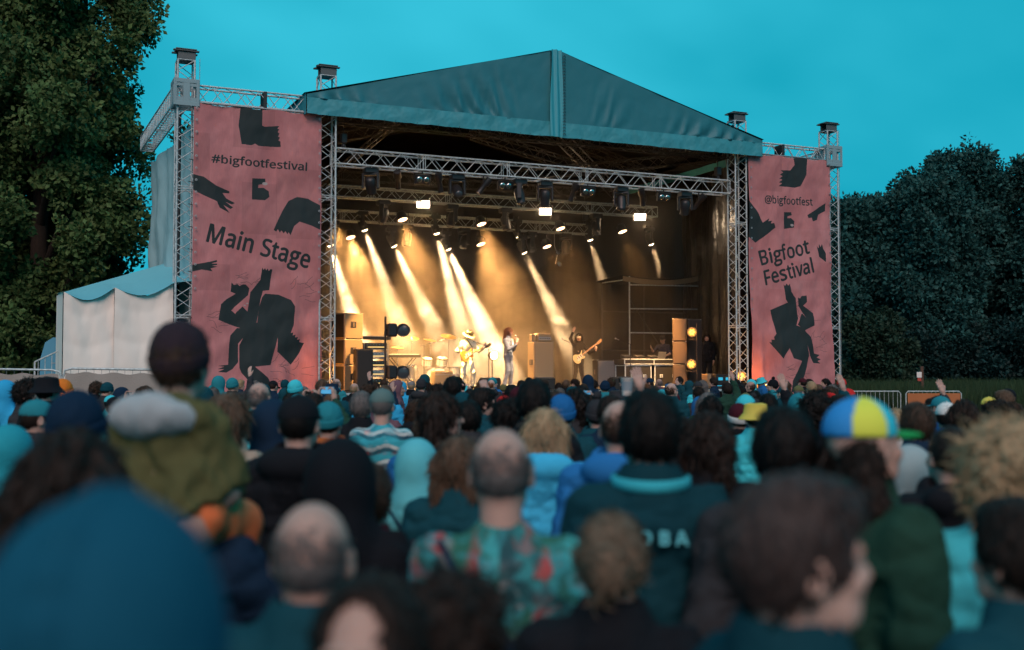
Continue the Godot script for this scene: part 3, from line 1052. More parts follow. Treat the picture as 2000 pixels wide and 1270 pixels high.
func make_lights() -> void:
	var below := ["above the speaker stack", "above the synthesizer rack", "left of the drum kit beams", "above the drum kit", "above the guitarist", "above the singer", "above the amplifier stack", "above the bass player", "above the scaffold"]
	var px := [-4.28, -3.12, -2.1, -0.52, -0.12, 2.58, 2.78, 5.5, 8.1]
	var py := [5.85, 6.42, 5.92, 6.44, 5.9, 6.48, 5.9, 6.5, 6.45]
	var en := [2700.0, 1500.0, 1500.0, 1700.0, 2100.0, 600.0, 1700.0, 700.0, 600.0]
	var dx := [0.30, 0.37, 0.50, 0.26, 0.46, 0.42, 0.52, 0.30, 0.36]
	var which := ["leftmost beam light, partly behind the tower", "beam light second from the left", "beam light third from the left, hung low", "fourth beam light from the left", "fifth beam light from the left, aimed at the guitarist", "sixth beam light from the left, dim", "beam light right of the singer, hung low", "second beam light from the right, dim", "rightmost beam light, over the scaffold, dim"]
	for k in 9:
		beam(which[k] + ", shining down", px[k], py[k] + 0.32, 7.9, Vector3(dx[k], -1.0, 0.08), en[k], 7.0 if k != 4 else 7.8)
	var ws := [[-4.8, 6.62, 5.6, 60.0], [-2.47, 6.72, 5.6, 120.0], [0.26, 6.72, 5.6, 120.0], [3.18, 6.72, 5.6, 12.0], [5.61, 6.74, 5.6, 8.0], [-3.53, 6.34, 7.9, 130.0], [1.2, 6.33, 7.9, 40.0], [3.79, 6.36, 7.9, 10.0]]
	var wl := ["lit wash light partly behind the left tower, on the middle truss", "lit wash light right of the second beam, on the middle truss", "lit wash light at the middle of the middle truss", "lit wash light right of the centre flood panel", "rightmost lit wash light, near the end of the middle truss", "lit wash light low at the left, under the rear truss", "lit wash light low at the centre, under the rear truss", "lit wash light low at the right, beside the crooked lamp arm"]
	for k in ws.size():
		wash(wl[k], ws[k][0], ws[k][1], ws[k][2], Vector3(0.18, -1.0, 0.40), ws[k][3])
	flood("left flood panel, glowing white on the middle truss", -1.94, 7.16, 5.12)
	flood("centre flood panel, glowing white on the middle truss", 2.38, 7.18, 5.12)
	flood("right flood panel, glowing white at the end of the middle truss", 6.04, 7.2, 5.12)
	var mh := [[-5.15, Vector3(0.3, -0.9, -0.5)], [-2.69, Vector3(-0.1, -0.5, 0.8)], [0.0, Vector3(0.1, -1, -0.3)], [-0.8, Vector3(0.2, -1, 0.1)], [2.49, Vector3(-0.1, -1, 0.2)], [4.7, Vector3(0.1, -1.0, -0.4)]]
	var ml := ["leftmost dark moving head under the front truss", "dark moving head under the front truss, its lens turned to the crowd", "dark moving head under the middle of the front truss", "dark moving head left of the middle of the front truss, hanging straight down", "dark moving head right of the middle of the front truss", "rightmost dark moving head under the front truss"]
	for k in 6:
		var o := moving_head(ml[k], mh[k][0], 7.27, 0.25, mh[k][1], M.lens_dark, "unlit moving heads under the front truss", 1.05)
		# the front lights that reach the players, from inside three of these lamps
	var bl := [-3.7, -1.25, 1.38, 3.95]
	for k in 4:
		blinder(["leftmost twin lamp under the front truss", "twin lamp left of the middle of the front truss", "twin lamp right of the middle of the front truss", "rightmost twin lamp under the front truss"][k], bl[k], 7.08, 0.25)
	var dm := [[-4.9, 5.3, "at the left end of the middle truss"], [-3.2, 5.3, "left of the left flood panel"], [-0.9, 5.3, "right of the left flood panel"], [1.0, 5.3, "left of the centre flood panel"], [4.4, 5.3, "between the centre and right flood panels"], [-4.1, 8.0, "at the left end of the rear truss"], [-1.5, 8.0, "left of the middle of the rear truss"], [0.6, 8.0, "at the middle of the rear truss"], [3.2, 8.0, "right of the middle of the rear truss"], [4.6, 8.0, "near the right end of the rear truss"]]
	for q in dm:
		moving_head("unlit dark moving head hanging " + q[2], q[0], 7.22 if q[1] < 6 else 6.85, q[1], Vector3(rng.randf_range(-0.4, 0.4), -1, rng.randf_range(-0.3, 0.3)), M.lens_dark, "unlit moving heads on the two back trusses", 1.1)
	# front light for the band, from profile spots on the front truss
	for q in [[-3.2, Vector3(-1.75, 2.3, -2.0), 620.0, 7.0, Color(1.0, 0.82, 0.46), "aimed at the guitarist"], [0.9, Vector3(0.0, 2.2, -2.5), 130.0, 7.0, Color(1.0, 0.82, 0.62), "aimed at the singer"], [5.2, Vector3(3.0, 2.3, -4.0), 110.0, 8.0, Color(1.0, 0.72, 0.4), "aimed at the bass player"], [-4.4, Vector3(-2.6, 2.0, -4.6), 420.0, 14.0, Color(1.0, 0.76, 0.45), "aimed at the drum kit"], [3.2, Vector3(5.2, 2.0, -2.6), 170.0, 14.0, Color(1.0, 0.74, 0.46), "aimed at the keyboard desk"], [-1.9, Vector3(-5.3, 2.5, -1.2), 260.0, 9.0, Color(1.0, 0.72, 0.4), "aimed at the left speaker stack"]]:
		var at := Vector3(q[0], 7.0, -0.25)
		var d: Vector3 = ((q[1] as Vector3) - at).normalized()
		var o := thing("profile_spot", "slim profile spotlight on the front truss, " + q[5], "stage light", on(q[0], 7.0, 0.25), "profile spots on the front truss")
		var b := Basis.looking_at(d, Vector3.UP) * Basis(Vector3.RIGHT, -PI / 2)
		var g := G.new()
		g.lathe([Vector2(0, -0.3), Vector2(0.1, -0.28), Vector2(0.11, -0.1), Vector2(0.07, -0.05), Vector2(0.075, 0.22), Vector2(0.08, 0.24), Vector2(0.06, 0.24), Vector2(0.06, 0.2)], 14, Transform3D(b, Vector3.ZERO))
		part("body", g, M.black_metal, o)
		g = G.new()
		g.lathe([Vector2(0.06, 0.21), Vector2(0.0, 0.222)], 14, Transform3D(b, Vector3.ZERO))
		part("lens", g, M.lens_warm, o)
		g = G.new()
		g.bar(Vector3.ZERO, Vector3(0, 0.3, 0), 0.02)
		part("clamp", g, M.black_metal, o)
		spot(o, d * 0.26, (q[1] as Vector3) - at, q[4], q[2], q[3], 0.8, 0.06)


func haze(called: String, label: String, shape: int, at: Transform3D, size: Vector3, density: float) -> void:
	var fv := FogVolume.new()
	fv.name = numbered(called)
	fv.size = size
	fv.shape = shape
	var m := FogMaterial.new()
	m.density = density
	m.albedo = Color(0.98, 0.94, 0.88)
	fv.material = m
	add_child(fv)
	fv.transform = at
	tag(fv, label, "", "", "stuff")


func make_haze() -> void:
	haze("stage_haze", "thin theatrical haze filling the stage", RenderingServer.FOG_VOLUME_SHAPE_BOX, on(1.0, 4.7, 5.9), Vector3(15.0, 6.7, 6.0), 0.019)
	haze("stage_haze", "low haze lying over the stage floor", RenderingServer.FOG_VOLUME_SHAPE_BOX, on(-1.5, 2.3, 4.6), Vector3(9.4, 1.7, 7.4), 0.010)
	var r := RandomNumberGenerator.new()
	r.seed = 5
	for k in 46:
		var sz := r.randf_range(1.0, 3.2)
		var s := r.randf_range(-5.4, 4.2)
		var y := r.randf_range(1.9, 6.2) if s < 1.8 else r.randf_range(1.8, 4.2)
		haze("stage_smoke", "puff of smoke drifting over the stage", RenderingServer.FOG_VOLUME_SHAPE_ELLIPSOID, on(s, y, r.randf_range(5.0, 8.2)) * Transform3D(Basis(Vector3.BACK, r.randf_range(-0.7, 0.7)), Vector3.ZERO), Vector3(sz * r.randf_range(1.0, 1.8), sz * r.randf_range(0.5, 0.9), sz), 0.042 / sz)
	for k in 26:
		var sz := r.randf_range(0.35, 0.8)
		haze("stage_smoke", "small wisp of smoke in the light beams", RenderingServer.FOG_VOLUME_SHAPE_ELLIPSOID, on(r.randf_range(-5.0, 4.4), r.randf_range(1.8, 4.0), r.randf_range(7.0, 8.6)) * Transform3D(Basis(Vector3.BACK, r.randf_range(-0.7, 0.7)), Vector3.ZERO), Vector3(sz * 2.2, sz * 0.8, sz), 0.055)


# ---------------------------------------------------------------- the field and the trees
func make_ground() -> void:
	var g := G.new()
	var f := FastNoiseLite.new()
	f.seed = 2
	f.frequency = 0.02
	var p := PackedVector3Array()
	for y in 81:
		for x in 81:
			var wx := lerpf(-400, 400, x / 80.0)
			var wz := lerpf(60, -740, y / 80.0)
			var d := Vector2(wx, wz).length()
			p.append(Vector3(wx, f.get_noise_2d(wx, wz) * 0.8 * smoothstep(60, 130, d), wz))
	g.sheet(p, 80, 80, true)
	var m := mat("field", lin(0.045, 0.055, 0.02), 0.95)
	tri_albedo(m, noise_tex(0.03, 5, 40, 512, 0.0, [Color(0.55, 0.55, 0.5), Color(1, 1, 1)]), 0.12)
	struct("ground", g, m, "dark grassy festival field")


func leaf_clump(seed_: int, leaves: int, size: float, spread: float) -> ArrayMesh:
	var g := G.new()
	var r := RandomNumberGenerator.new()
	r.seed = seed_
	for k in leaves:
		var d := Vector3(r.randfn(), r.randfn() * 0.8, r.randfn()).normalized()
		var c := d * spread * pow(r.randf(), 0.45)
		var along := (d + Vector3(r.randfn(), r.randfn() - 0.5, r.randfn()) * 0.5).normalized()
		var side := along.cross(Vector3(r.randfn(), r.randfn(), r.randfn()).normalized()).normalized()
		var nn := side.cross(along)
		var l := size * r.randf_range(0.7, 1.3)
		var w := l * 0.36
		var mid := c + nn * l * 0.08
		var tip := c + along * l * 0.55
		var root := c - along * l * 0.5
		g.tri(root, mid + side * w, tip)
		g.tri(root, tip, mid - side * w)
	return g.mesh()


func tree(called: String, label: String, at: Vector3, h: float, rad: float, low: float, clumps: int, tone: Color, clump: ArrayMesh, seed_: int, group: String, scale_ := 1.0, lobes_n := 26) -> void:
	var r := RandomNumberGenerator.new()
	r.seed = seed_
	var o := thing(called, label, "tree" if called.ends_with("tree") else "bush", Transform3D(Basis.IDENTITY, at), group)
	# trunk and limbs, the limbs reach towards the lobes of the crown
	var lobes := []
	for k in lobes_n:
		var t := (k + 0.5) / lobes_n
		var y := lerpf(low, h * 0.95, t)
		var env := sqrt(maxf(0.05, 1.0 - pow(absf((y - lerpf(low, h, 0.42)) / (h - low) * 1.75), 2.4)))
		var an := k * 2.4 + r.randf_range(-0.5, 0.5)
		var rr := rad * env * (r.randf_range(0.35, 0.78) if lobes_n < 45 else r.randf_range(0.3, 0.92))
		var sz := rad * r.randf_range(0.26, 0.44) * (0.65 + 0.35 * env) * (1.0 if lobes_n < 45 else 0.72)
		lobes.append([Vector3(cos(an) * rr, y - sz * 0.3, sin(an) * rr), sz])
	var g := G.new()
	var base_r := h * 0.018 + 0.06
	var pts := []
	var rs := []
	for k in 9:
		var t := k / 8.0
		pts.append(Vector3(sin(t * 3.0 + seed_) * 0.03 * h * t, t * h * 0.86, cos(t * 2.3 + seed_) * 0.025 * h * t))
		rs.append(base_r * (1.35 if k == 0 else 1.0) * (1.0 - t * 0.86))
	g.tube(pts, rs, 9)
	part("trunk", g, M.bark, o)
	for k in range(0, lobes_n, 2):
		var l: Vector3 = lobes[k][0]
		var t := clampf((l.y - h * 0.16) / (h * 0.86), 0.08, 0.92)
		var i0 := int(t * 8)
		var a: Vector3 = pts[i0].lerp(pts[mini(i0 + 1, 8)], t * 8 - i0)
		g = G.new()
		g.tube([a, a.lerp(l, 0.45) + Vector3(0, -0.12, 0), l, l + (l - a) * 0.2], [base_r * (1.0 - t) * 0.55 + 0.02, base_r * (1.0 - t) * 0.35 + 0.015, 0.025, 0.012], 6)
		part("limb", g, M.bark, o)
	var mm := MultiMesh.new()
	mm.transform_format = MultiMesh.TRANSFORM_3D
	mm.use_colors = true
	mm.mesh = clump
	mm.instance_count = clumps
	for k in clumps:
		var l = lobes[r.randi() % lobes_n]
		var d := Vector3(r.randfn(), r.randfn() * 0.85 + 0.15, r.randfn()).normalized()
		var p: Vector3 = l[0] + d * (l[1] as float) * pow(r.randf(), 0.32) * (r.randf_range(1.1, 1.55) if r.randf() < 0.2 else 1.0)
		var s := r.randf_range(0.7, 1.25) * scale_
		var b := Basis.from_euler(Vector3(r.randf() * TAU, r.randf() * TAU, r.randf() * TAU)).scaled(Vector3.ONE * s)
		mm.set_instance_transform(k, Transform3D(b, p))
		var v := r.randf_range(0.65, 1.35)
		mm.set_instance_color(k, Color(tone.r * v * r.randf_range(0.9, 1.15), tone.g * v, tone.b * v))
	var mi := MultiMeshInstance3D.new()
	mi.name = "crown"
	mi.multimesh = mm
	mi.material_override = M.leaf
	o.add_child(mi)
	mi.set_meta("kind", "stuff")


func make_trees() -> void:
	var bark := mat("bark", lin(0.035, 0.028, 0.022), 0.95)
	bark.albedo_texture = M.tex_grime
	bark.uv1_triplanar = true
	var leaf := mat("leaf", Color.WHITE, 0.55)
	leaf.vertex_color_use_as_albedo = true
	leaf.backlight_enabled = true
	leaf.backlight = Color(0.25, 0.25, 0.25)
	leaf.metallic_specular = 0.25
	var fine := leaf_clump(1, 34, 0.17, 0.42)
	var coarse := leaf_clump(2, 34, 0.30, 0.75)
	var olive := Color(0.060, 0.110, 0.038)
	var dark := Color(0.014, 0.034, 0.022)
	var g1 := "tall broadleaf trees left of the stage"
	tree("broadleaf_tree", "tall broadleaf tree directly left of the leftmost truss tower, its crown touching the tower", Vector3(-15.8, 0, -37), 19.0, 3.9, 1.8, 4700, olive, fine, 11, g1, 0.95, 64)
	tree("broadleaf_tree", "tall broadleaf tree cut by the left edge of the picture", Vector3(-19.6, 0, -35.5), 22.0, 4.4, 1.8, 4600, olive * 0.9, fine, 22, g1, 0.95, 70)
	tree("broadleaf_tree", "darker broadleaf tree standing behind the other two at the left", Vector3(-20.0, 0, -44), 18.0, 3.6, 1.5, 2200, dark, fine, 33, g1, 1.35, 34)
	tree("broadleaf_tree", "darker broadleaf tree far left, seen through gaps in the nearer crowns", Vector3(-25.5, 0, -45), 17.0, 4.2, 1.5, 2200, dark, fine, 37, g1, 1.4, 30)
	tree("broadleaf_tree", "small crown showing through the horizontal truss above the left banner", Vector3(-14.0, 0, -52), 13.6, 2.8, 3.0, 2600, olive, fine, 44, g1, 1.15, 24)
	for k in 5:
		var q: Array = [[-13.0, -41.0, 3.6, 2.2], [-16.5, -42.0, 4.6, 2.6], [-20.0, -41.0, 4.0, 2.6], [-24.5, -40.0, 5.0, 3.0], [-18.3, -46.0, 6.5, 3.4]][k]
		tree("undergrowth_bush", ["dark bush behind the white side tent, nearest the stage", "dark bush under the tall trees, behind the small railing", "dark bush under the tall trees, left of the railing", "dark bush at the left edge of the picture", "tall dark bush at the back, under the left trees"][k], Vector3(q[0], 0, q[1]), q[2], q[3], 0.2, 900, dark, fine, 60 + k, "bushes under the left trees", 1.4, 14)
	var g2 := "dark trees along the far side of the field"
	var rt := [[22.6, -74, 15.2, 3.6], [25.6, -79, 16.2, 3.6], [27.3, -72, 17.0, 4.0], [31.2, -76, 19.6, 4.6], [36.2, -73, 18.6, 4.4], [34.4, -84, 17.0, 5.0], [41.0, -78, 18.0, 5.0]]
	var rl := ["lowest dark tree, just right of the right banner", "dark tree behind the lowest one, right of the right banner", "dark tree at the left shoulder of the big grove on the right", "tallest dark tree of the grove on the right", "dark tree cut by the right edge of the picture", "dark tree in the notch behind the two tallest on the right", "dark tree just beyond the right edge of the picture"]
	for k in 7:
		tree("far_tree", rl[k], Vector3(rt[k][0], 0, rt[k][1]), rt[k][2] * 0.885, rt[k][3], 0.8, 3600, Color(0.021, 0.078, 0.074), coarse, 80 + k, g2, 0.85, 90)
	var rb := [[21.8, -66, 5.0, 2.2], [25.0, -69, 4.2, 2.8], [30.0, -69, 4.6, 3.0], [34.5, -69, 4.4, 3.0], [39.0, -70, 5.0, 3.0]]
	for k in 5:
		tree("field_bush", ["round bush beside the foot of the right banner", "dark bush under the left part of the right grove", "dark bush under the tallest tree of the right grove", "dark bush under the right part of the grove", "dark bush at the right edge under the grove"][k], Vector3(rb[k][0], 0, rb[k][1]), rb[k][2], rb[k][3], 0.1, 900, Color(0.018, 0.042, 0.028) if k == 0 else Color(0.009, 0.032, 0.032), coarse, 95 + k, "bushes at the foot of the right grove", 0.75, 14)
	# trees that stand behind the stage, hidden by it from the photograph's place
	for k in 4:
		tree("far_tree", ["dark tree far behind the left banner", "dark tree far behind the middle of the stage", "dark tree far behind the right banner", "dark tree far behind the left part of the stage"][k], Vector3([-17.0, 6.0, 17.0, -6.0][k], 0, -86), 11.0, 4.0, 0.8, 1500, Color(0.02, 0.035, 0.028), coarse, 105 + k, g2, 1.3, 24)
	# long grass on the verge at the right
	var blade := G.new()
	var r := RandomNumberGenerator.new()
	r.seed = 9
	for k in 26:
		var a := Vector3(r.randf_range(-0.4, 0.4), 0, r.randf_range(-0.4, 0.4))
		var lean := Vector3(r.randf_range(-0.25, 0.25), r.randf_range(0.5, 1.0), r.randf_range(-0.25, 0.25))
		var sd := Vector3(r.randfn(), 0, r.randfn()).normalized() * 0.02
		blade.tri(a - sd, a + lean, a + sd)
	var mm := MultiMesh.new()
	mm.transform_format = MultiMesh.TRANSFORM_3D
	mm.use_colors = true
	mm.mesh = blade.mesh()
	mm.instance_count = 9000
	for k in 9000:
		var z := -lerpf(44, 76, pow(r.randf(), 0.8))
		var x := lerpf(0.22, 0.56, r.randf()) * -z
		mm.set_instance_transform(k, Transform3D(Basis(Vector3.UP, r.randf() * TAU).scaled(Vector3.ONE * r.randf_range(0.8, 1.5)), Vector3(x, 0, z)))
		var v := r.randf_range(0.6, 1.3)
		mm.set_instance_color(k, Color(0.032 * v, 0.06 * v, 0.028 * v))
	var gr := MultiMeshInstance3D.new()
	gr.name = "long_grass"
	gr.multimesh = mm
	gr.material_override = leaf
	add_child(gr)
	tag(gr, "long dark grass on the verge before the right grove", "", "", "stuff")


# ---------------------------------------------------------------- the side tent, the fences and what stands by them
func make_surroundings() -> void:
	var f := FastNoiseLite.new()
	f.seed = 14
	f.frequency = 0.7
	var o := thing("side_tent", "white walled lean-to tent with a blue roof, left of the stage", "tent", on(-11.5, 0, 0))
	var xs := [-1.18, -0.06, 1.3]
	for k in 2:
		var p := cloth(36, 40, func(a: float, b: float) -> Vector3:
			var x := lerpf(xs[k], xs[k + 1], a)
			var top := lerpf(3.76, 4.05, (x + 1.18) / 2.48) - 0.26 * sin(a * PI)
			var y := lerpf(top, 0.05, b)
			var pull := exp(-b * 3.0) * (exp(-a * 5.0) - exp(-(1.0 - a) * 5.0))
			return Vector3(x, y, 0.02 * sin(a * 7.0 + b * 2.0 + k) + 0.022 * sin((a * 1.3 - b * 0.9) * 11.0 + k * 2.0) * exp(-b * 1.5) + f.get_noise_2d(x * 1.3, y * 0.5) * 0.05 + pull * 0.08 - 0.015 * absf(sin(b * 15.0)) ** 12.0))
		var g := G.new()
		g.sheet(p, 36, 40, true)
		part("wall_panel", g, M.white_cloth, o)
	var gl := G.new()
	var pl := cloth(10, 30, func(a: float, b: float) -> Vector3: return Vector3(-1.2 - 0.03 * sin(a * 20.0), lerpf(3.76 + 0.12 * a, 0.05, b), -a * 3.6))
	gl.sheet(pl, 10, 30)
	part("end_wall", gl, M.white_cloth, o)
	mat("tent_blue", lin(0.16, 0.50, 0.60), 0.6)
	tri_normal(M.tent_blue, M.tex_fold, 0.5, 0.4)
	gl = G.new()
	pl = cloth(30, 20, func(a: float, b: float) -> Vector3:
		var fx := lerpf(-1.25, 1.75, a)
		var fa := clampf((fx + 1.18) / 1.12, 0.0, 1.0) if fx < -0.06 else clampf((fx + 0.06) / 1.36, 0.0, 1.0)
		var front := lerpf(3.76, 4.05, (fx + 1.18) / 2.48) - 0.25 * sin(fa * PI)
		var back := lerpf(3.95, 4.95, a)
		return Vector3(lerpf(-1.25, 1.75, a), lerpf(front, back, b) - 0.10 * sin(b * PI) * sin(a * PI), 0.08 - b * 4.4))
	gl.sheet(pl, 30, 20, true)
	part("roof_sheet", gl, M.tent_blue, o)
	for x in [-1.18, -0.06, 1.3]:
		gl = G.new()
		gl.bar(Vector3(x, 0, -0.12), Vector3(x, lerpf(3.7, 3.98, (x + 1.18) / 2.48), -0.12), 0.03)
		part("tent_pole", gl, M.steel, o)

	# the tall covered fence at the left
	mat("fence_cloth", lin(0.30, 0.28, 0.26), 0.9)
	tri_normal(M.fence_cloth, M.tex_weave, 0.6, 1.2)
	var x0 := -13.5
	for k in 3:
		var a := Vector3(x0 + k * 2.32, 0, -21.6 - k * 0.05)
		o = thing("fence_panel", ["tall fence panel covered in grey cloth at the left edge of the picture", "tall fence panel covered in grey cloth, second from the left edge", "tall fence panel covered in grey cloth, nearest the stage"][k], "fence panel", Transform3D(Basis(Vector3.UP, deg_to_rad(3)), a), "tall covered fence panels at the left")
		gl = G.new()
		gl.tube([Vector3(0.02, 0.1, 0), Vector3(0.02, 1.8, 0), Vector3(0.05, 1.93, 0), Vector3(0.18, 1.97, 0), Vector3(2.1, 1.94, 0), Vector3(2.24, 1.9, 0), Vector3(2.28, 1.78, 0), Vector3(2.28, 0.1, 0)], 0.022, 8)
		gl.bar(Vector3(0.02, 0.25, 0), Vector3(2.28, 0.25, 0), 0.018)
		part("frame", gl, M.aluminium, o)
		gl = G.new()
		for q in 14:
			gl.bar(Vector3(0.16 + q * 0.15, 0.25, -0.01), Vector3(0.16 + q * 0.15, 1.95, -0.01), 0.004, 4)
		part("wire", gl, M.steel, o, Vector3.ZERO, "", true)
		gl = G.new()
		pl = cloth(24, 16, func(u: float, v: float) -> Vector3: return Vector3(lerpf(0.07, 2.23, u), lerpf(1.89 - 0.04 * u - 0.02 * sin(u * 25.0), 0.3, v), 0.035 + 0.012 * sin(u * 17.0 + v * 6.0) + f.get_noise_2d(u * 5, v * 3) * 0.02))
		gl.sheet(pl, 24, 16, true)
		part("cover_cloth", gl, M.fence_cloth, o)
		gl = G.new()
		for sx in [0.05, 2.25]:
			gl.box(Vector3(sx, 0.05, 0), Vector3(0.22, 0.1, 0.6), Basis.IDENTITY, 0.02)
		part("foot_block", gl, M.black_metal, o)
	# a low steel railing with a person beside it, at the end of the tent
	o = thing("steel_railing", "slanting steel railing beside the white tent", "railing", Transform3D(Basis(Vector3.UP, deg_to_rad(62)), Vector3(-11.62, 0, -27.2)))
	gl = G.new()
	for y in [1.45, 2.62]:
		gl.bar(Vector3(-0.2, y - 0.5, 0), Vector3(1.3, y + 0.1, 0), 0.02)
	part("rail", gl, M.aluminium, o)
	for k in 7:
		gl = G.new()
		gl.bar(Vector3(-0.1 + k * 0.2, 0.99 + k * 0.08, 0), Vector3(-0.1 + k * 0.2, 2.16 + k * 0.08, 0), 0.010, 5)
		part("baluster", gl, M.aluminium, o)
	for x in [-0.2, 1.3]:
		gl = G.new()
		gl.bar(Vector3(x, 0, 0), Vector3(x, 2.2 + x * 0.4, 0), 0.022)
		part("post", gl, M.aluminium, o)
	# the ramp platform that the railing guards
	o = thing("backstage_platform", "low platform beside the white tent, behind the steel railing", "platform", Transform3D(Basis(Vector3.UP, deg_to_rad(62)), Vector3(-11.62, 0, -27.2)))
	gl = G.new()
	gl.box(Vector3(1.05, 1.33, -0.8), Vector3(2.6, 0.1, 1.5), Basis.IDENTITY, 0.01)
	part("deck_panel", gl, M.deck, o)
	for x in [-0.1, 2.2]:
		for z in [-0.2, -1.4]:
			gl = G.new()
			gl.bar(Vector3(x, 0, z), Vector3(x, 1.28, z), 0.03)
			part("leg", gl, M.steel, o)
	# a rounded pale blue board behind the railing
	mat("pale_blue", lin(0.07, 0.30, 0.46), 0.5)
	o = thing("blue_board", "rounded pale blue upright board behind the steel railing", "board", Transform3D(Basis(Vector3.UP, deg_to_rad(8)), Vector3(-12.45, 0, -30.0)))
	gl = G.new()
	var outp := PackedVector2Array([Vector2(-0.42, 0), Vector2(0.42, 0), Vector2(0.42, 2.3), Vector2(0.36, 2.62), Vector2(0.2, 2.78), Vector2(-0.05, 2.8), Vector2(-0.26, 2.66), Vector2(-0.38, 2.2)])
	gl.plate(outp, -0.03, 0.03)
	part("panel", gl, M.pale_blue, o)
	gl = G.new()
	gl.box(Vector3(0.1, 2.1, 0.034), Vector3(0.4, 0.02, 0.006))
	gl.box(Vector3(0.1, 1.9, 0.034), Vector3(0.4, 0.02, 0.006))
	part("seam", gl, M.steel, o)
	# crowd barriers on the far right
	mat("orange_mesh", lin(0.40, 0.14, 0.05), 0.8)
	var bx := [11.0, 13.1, 15.3]
	for k in 3:
		o = thing("crowd_barrier", ["low steel crowd barrier beside the right banner", "low steel crowd barrier in the middle of the right field", "low crowd barrier with an orange panel at the right"][k], "barrier", Transform3D(Basis(Vector3.UP, 0.04), Vector3(bx[k], 0, -40.0)), "low barriers at the edge of the right field")
		gl = G.new()
		gl.tube([Vector3(-1.02, 0.15, 0), Vector3(-1.02, 1.02, 0), Vector3(-0.94, 1.1, 0), Vector3(0.94, 1.1, 0), Vector3(1.02, 1.02, 0), Vector3(1.02, 0.15, 0), Vector3(-1.02, 0.15, 0)], 0.022, 7)
		part("frame", gl, M.aluminium, o)
		for q in 12:
			gl = G.new()
			gl.bar(Vector3(-0.9 + q * 0.164, 0.15, 0), Vector3(-0.9 + q * 0.164, 1.1, 0), 0.009, 5)
			part("bar", gl, M.aluminium, o)
		gl = G.new()
		for sx in [-0.7, 0.7]:
			gl.bar(Vector3(sx, 0.03, -0.3), Vector3(sx, 0.03, 0.3), 0.02)
			gl.bar(Vector3(sx, 0.03, 0), Vector3(sx, 0.15, 0), 0.02)
		part("foot", gl, M.steel, o)
		if k == 2:
			gl = G.new()
			pl = cloth(16, 6, func(u: float, v: float) -> Vector3: return Vector3(lerpf(-0.97, 0.97, u), lerpf(1.03, 0.2, v), 0.03 + 0.01 * sin(u * 20.0 + v * 3.0)))
			gl.sheet(pl, 16, 6, true)
			part("cover_panel", gl, M.orange_mesh, o)
	# a marker post in the field
	mat("post_wood", lin(0.09, 0.05, 0.035), 0.9)
	mat("sign_red", lin(0.45, 0.06, 0.04), 0.6)
	mat("sign_white", lin(0.7, 0.7, 0.68), 0.6)
	o = thing("marker_post", "slim dark post with a small white and red board in the field", "post", Transform3D(Basis.IDENTITY, Vector3(18.6, 0, -50.0)))
	gl = G.new()
	gl.box(Vector3(0, 1.0, 0), Vector3(0.14, 2.0, 0.12), Basis.IDENTITY, 0.015)
	part("post", gl, M.post_wood, o)
	gl = G.new()
	gl.box(Vector3(-0.14, 1.62, 0.07), Vector3(0.22, 0.26, 0.02), Basis.IDENTITY, 0.003)
	part("board", gl, M.sign_white, o)
	gl = G.new()
	gl.box(Vector3(-0.14, 1.40, 0.07), Vector3(0.16, 0.14, 0.022), Basis.IDENTITY, 0.003)
	part("lower_board", gl, M.sign_red, o)


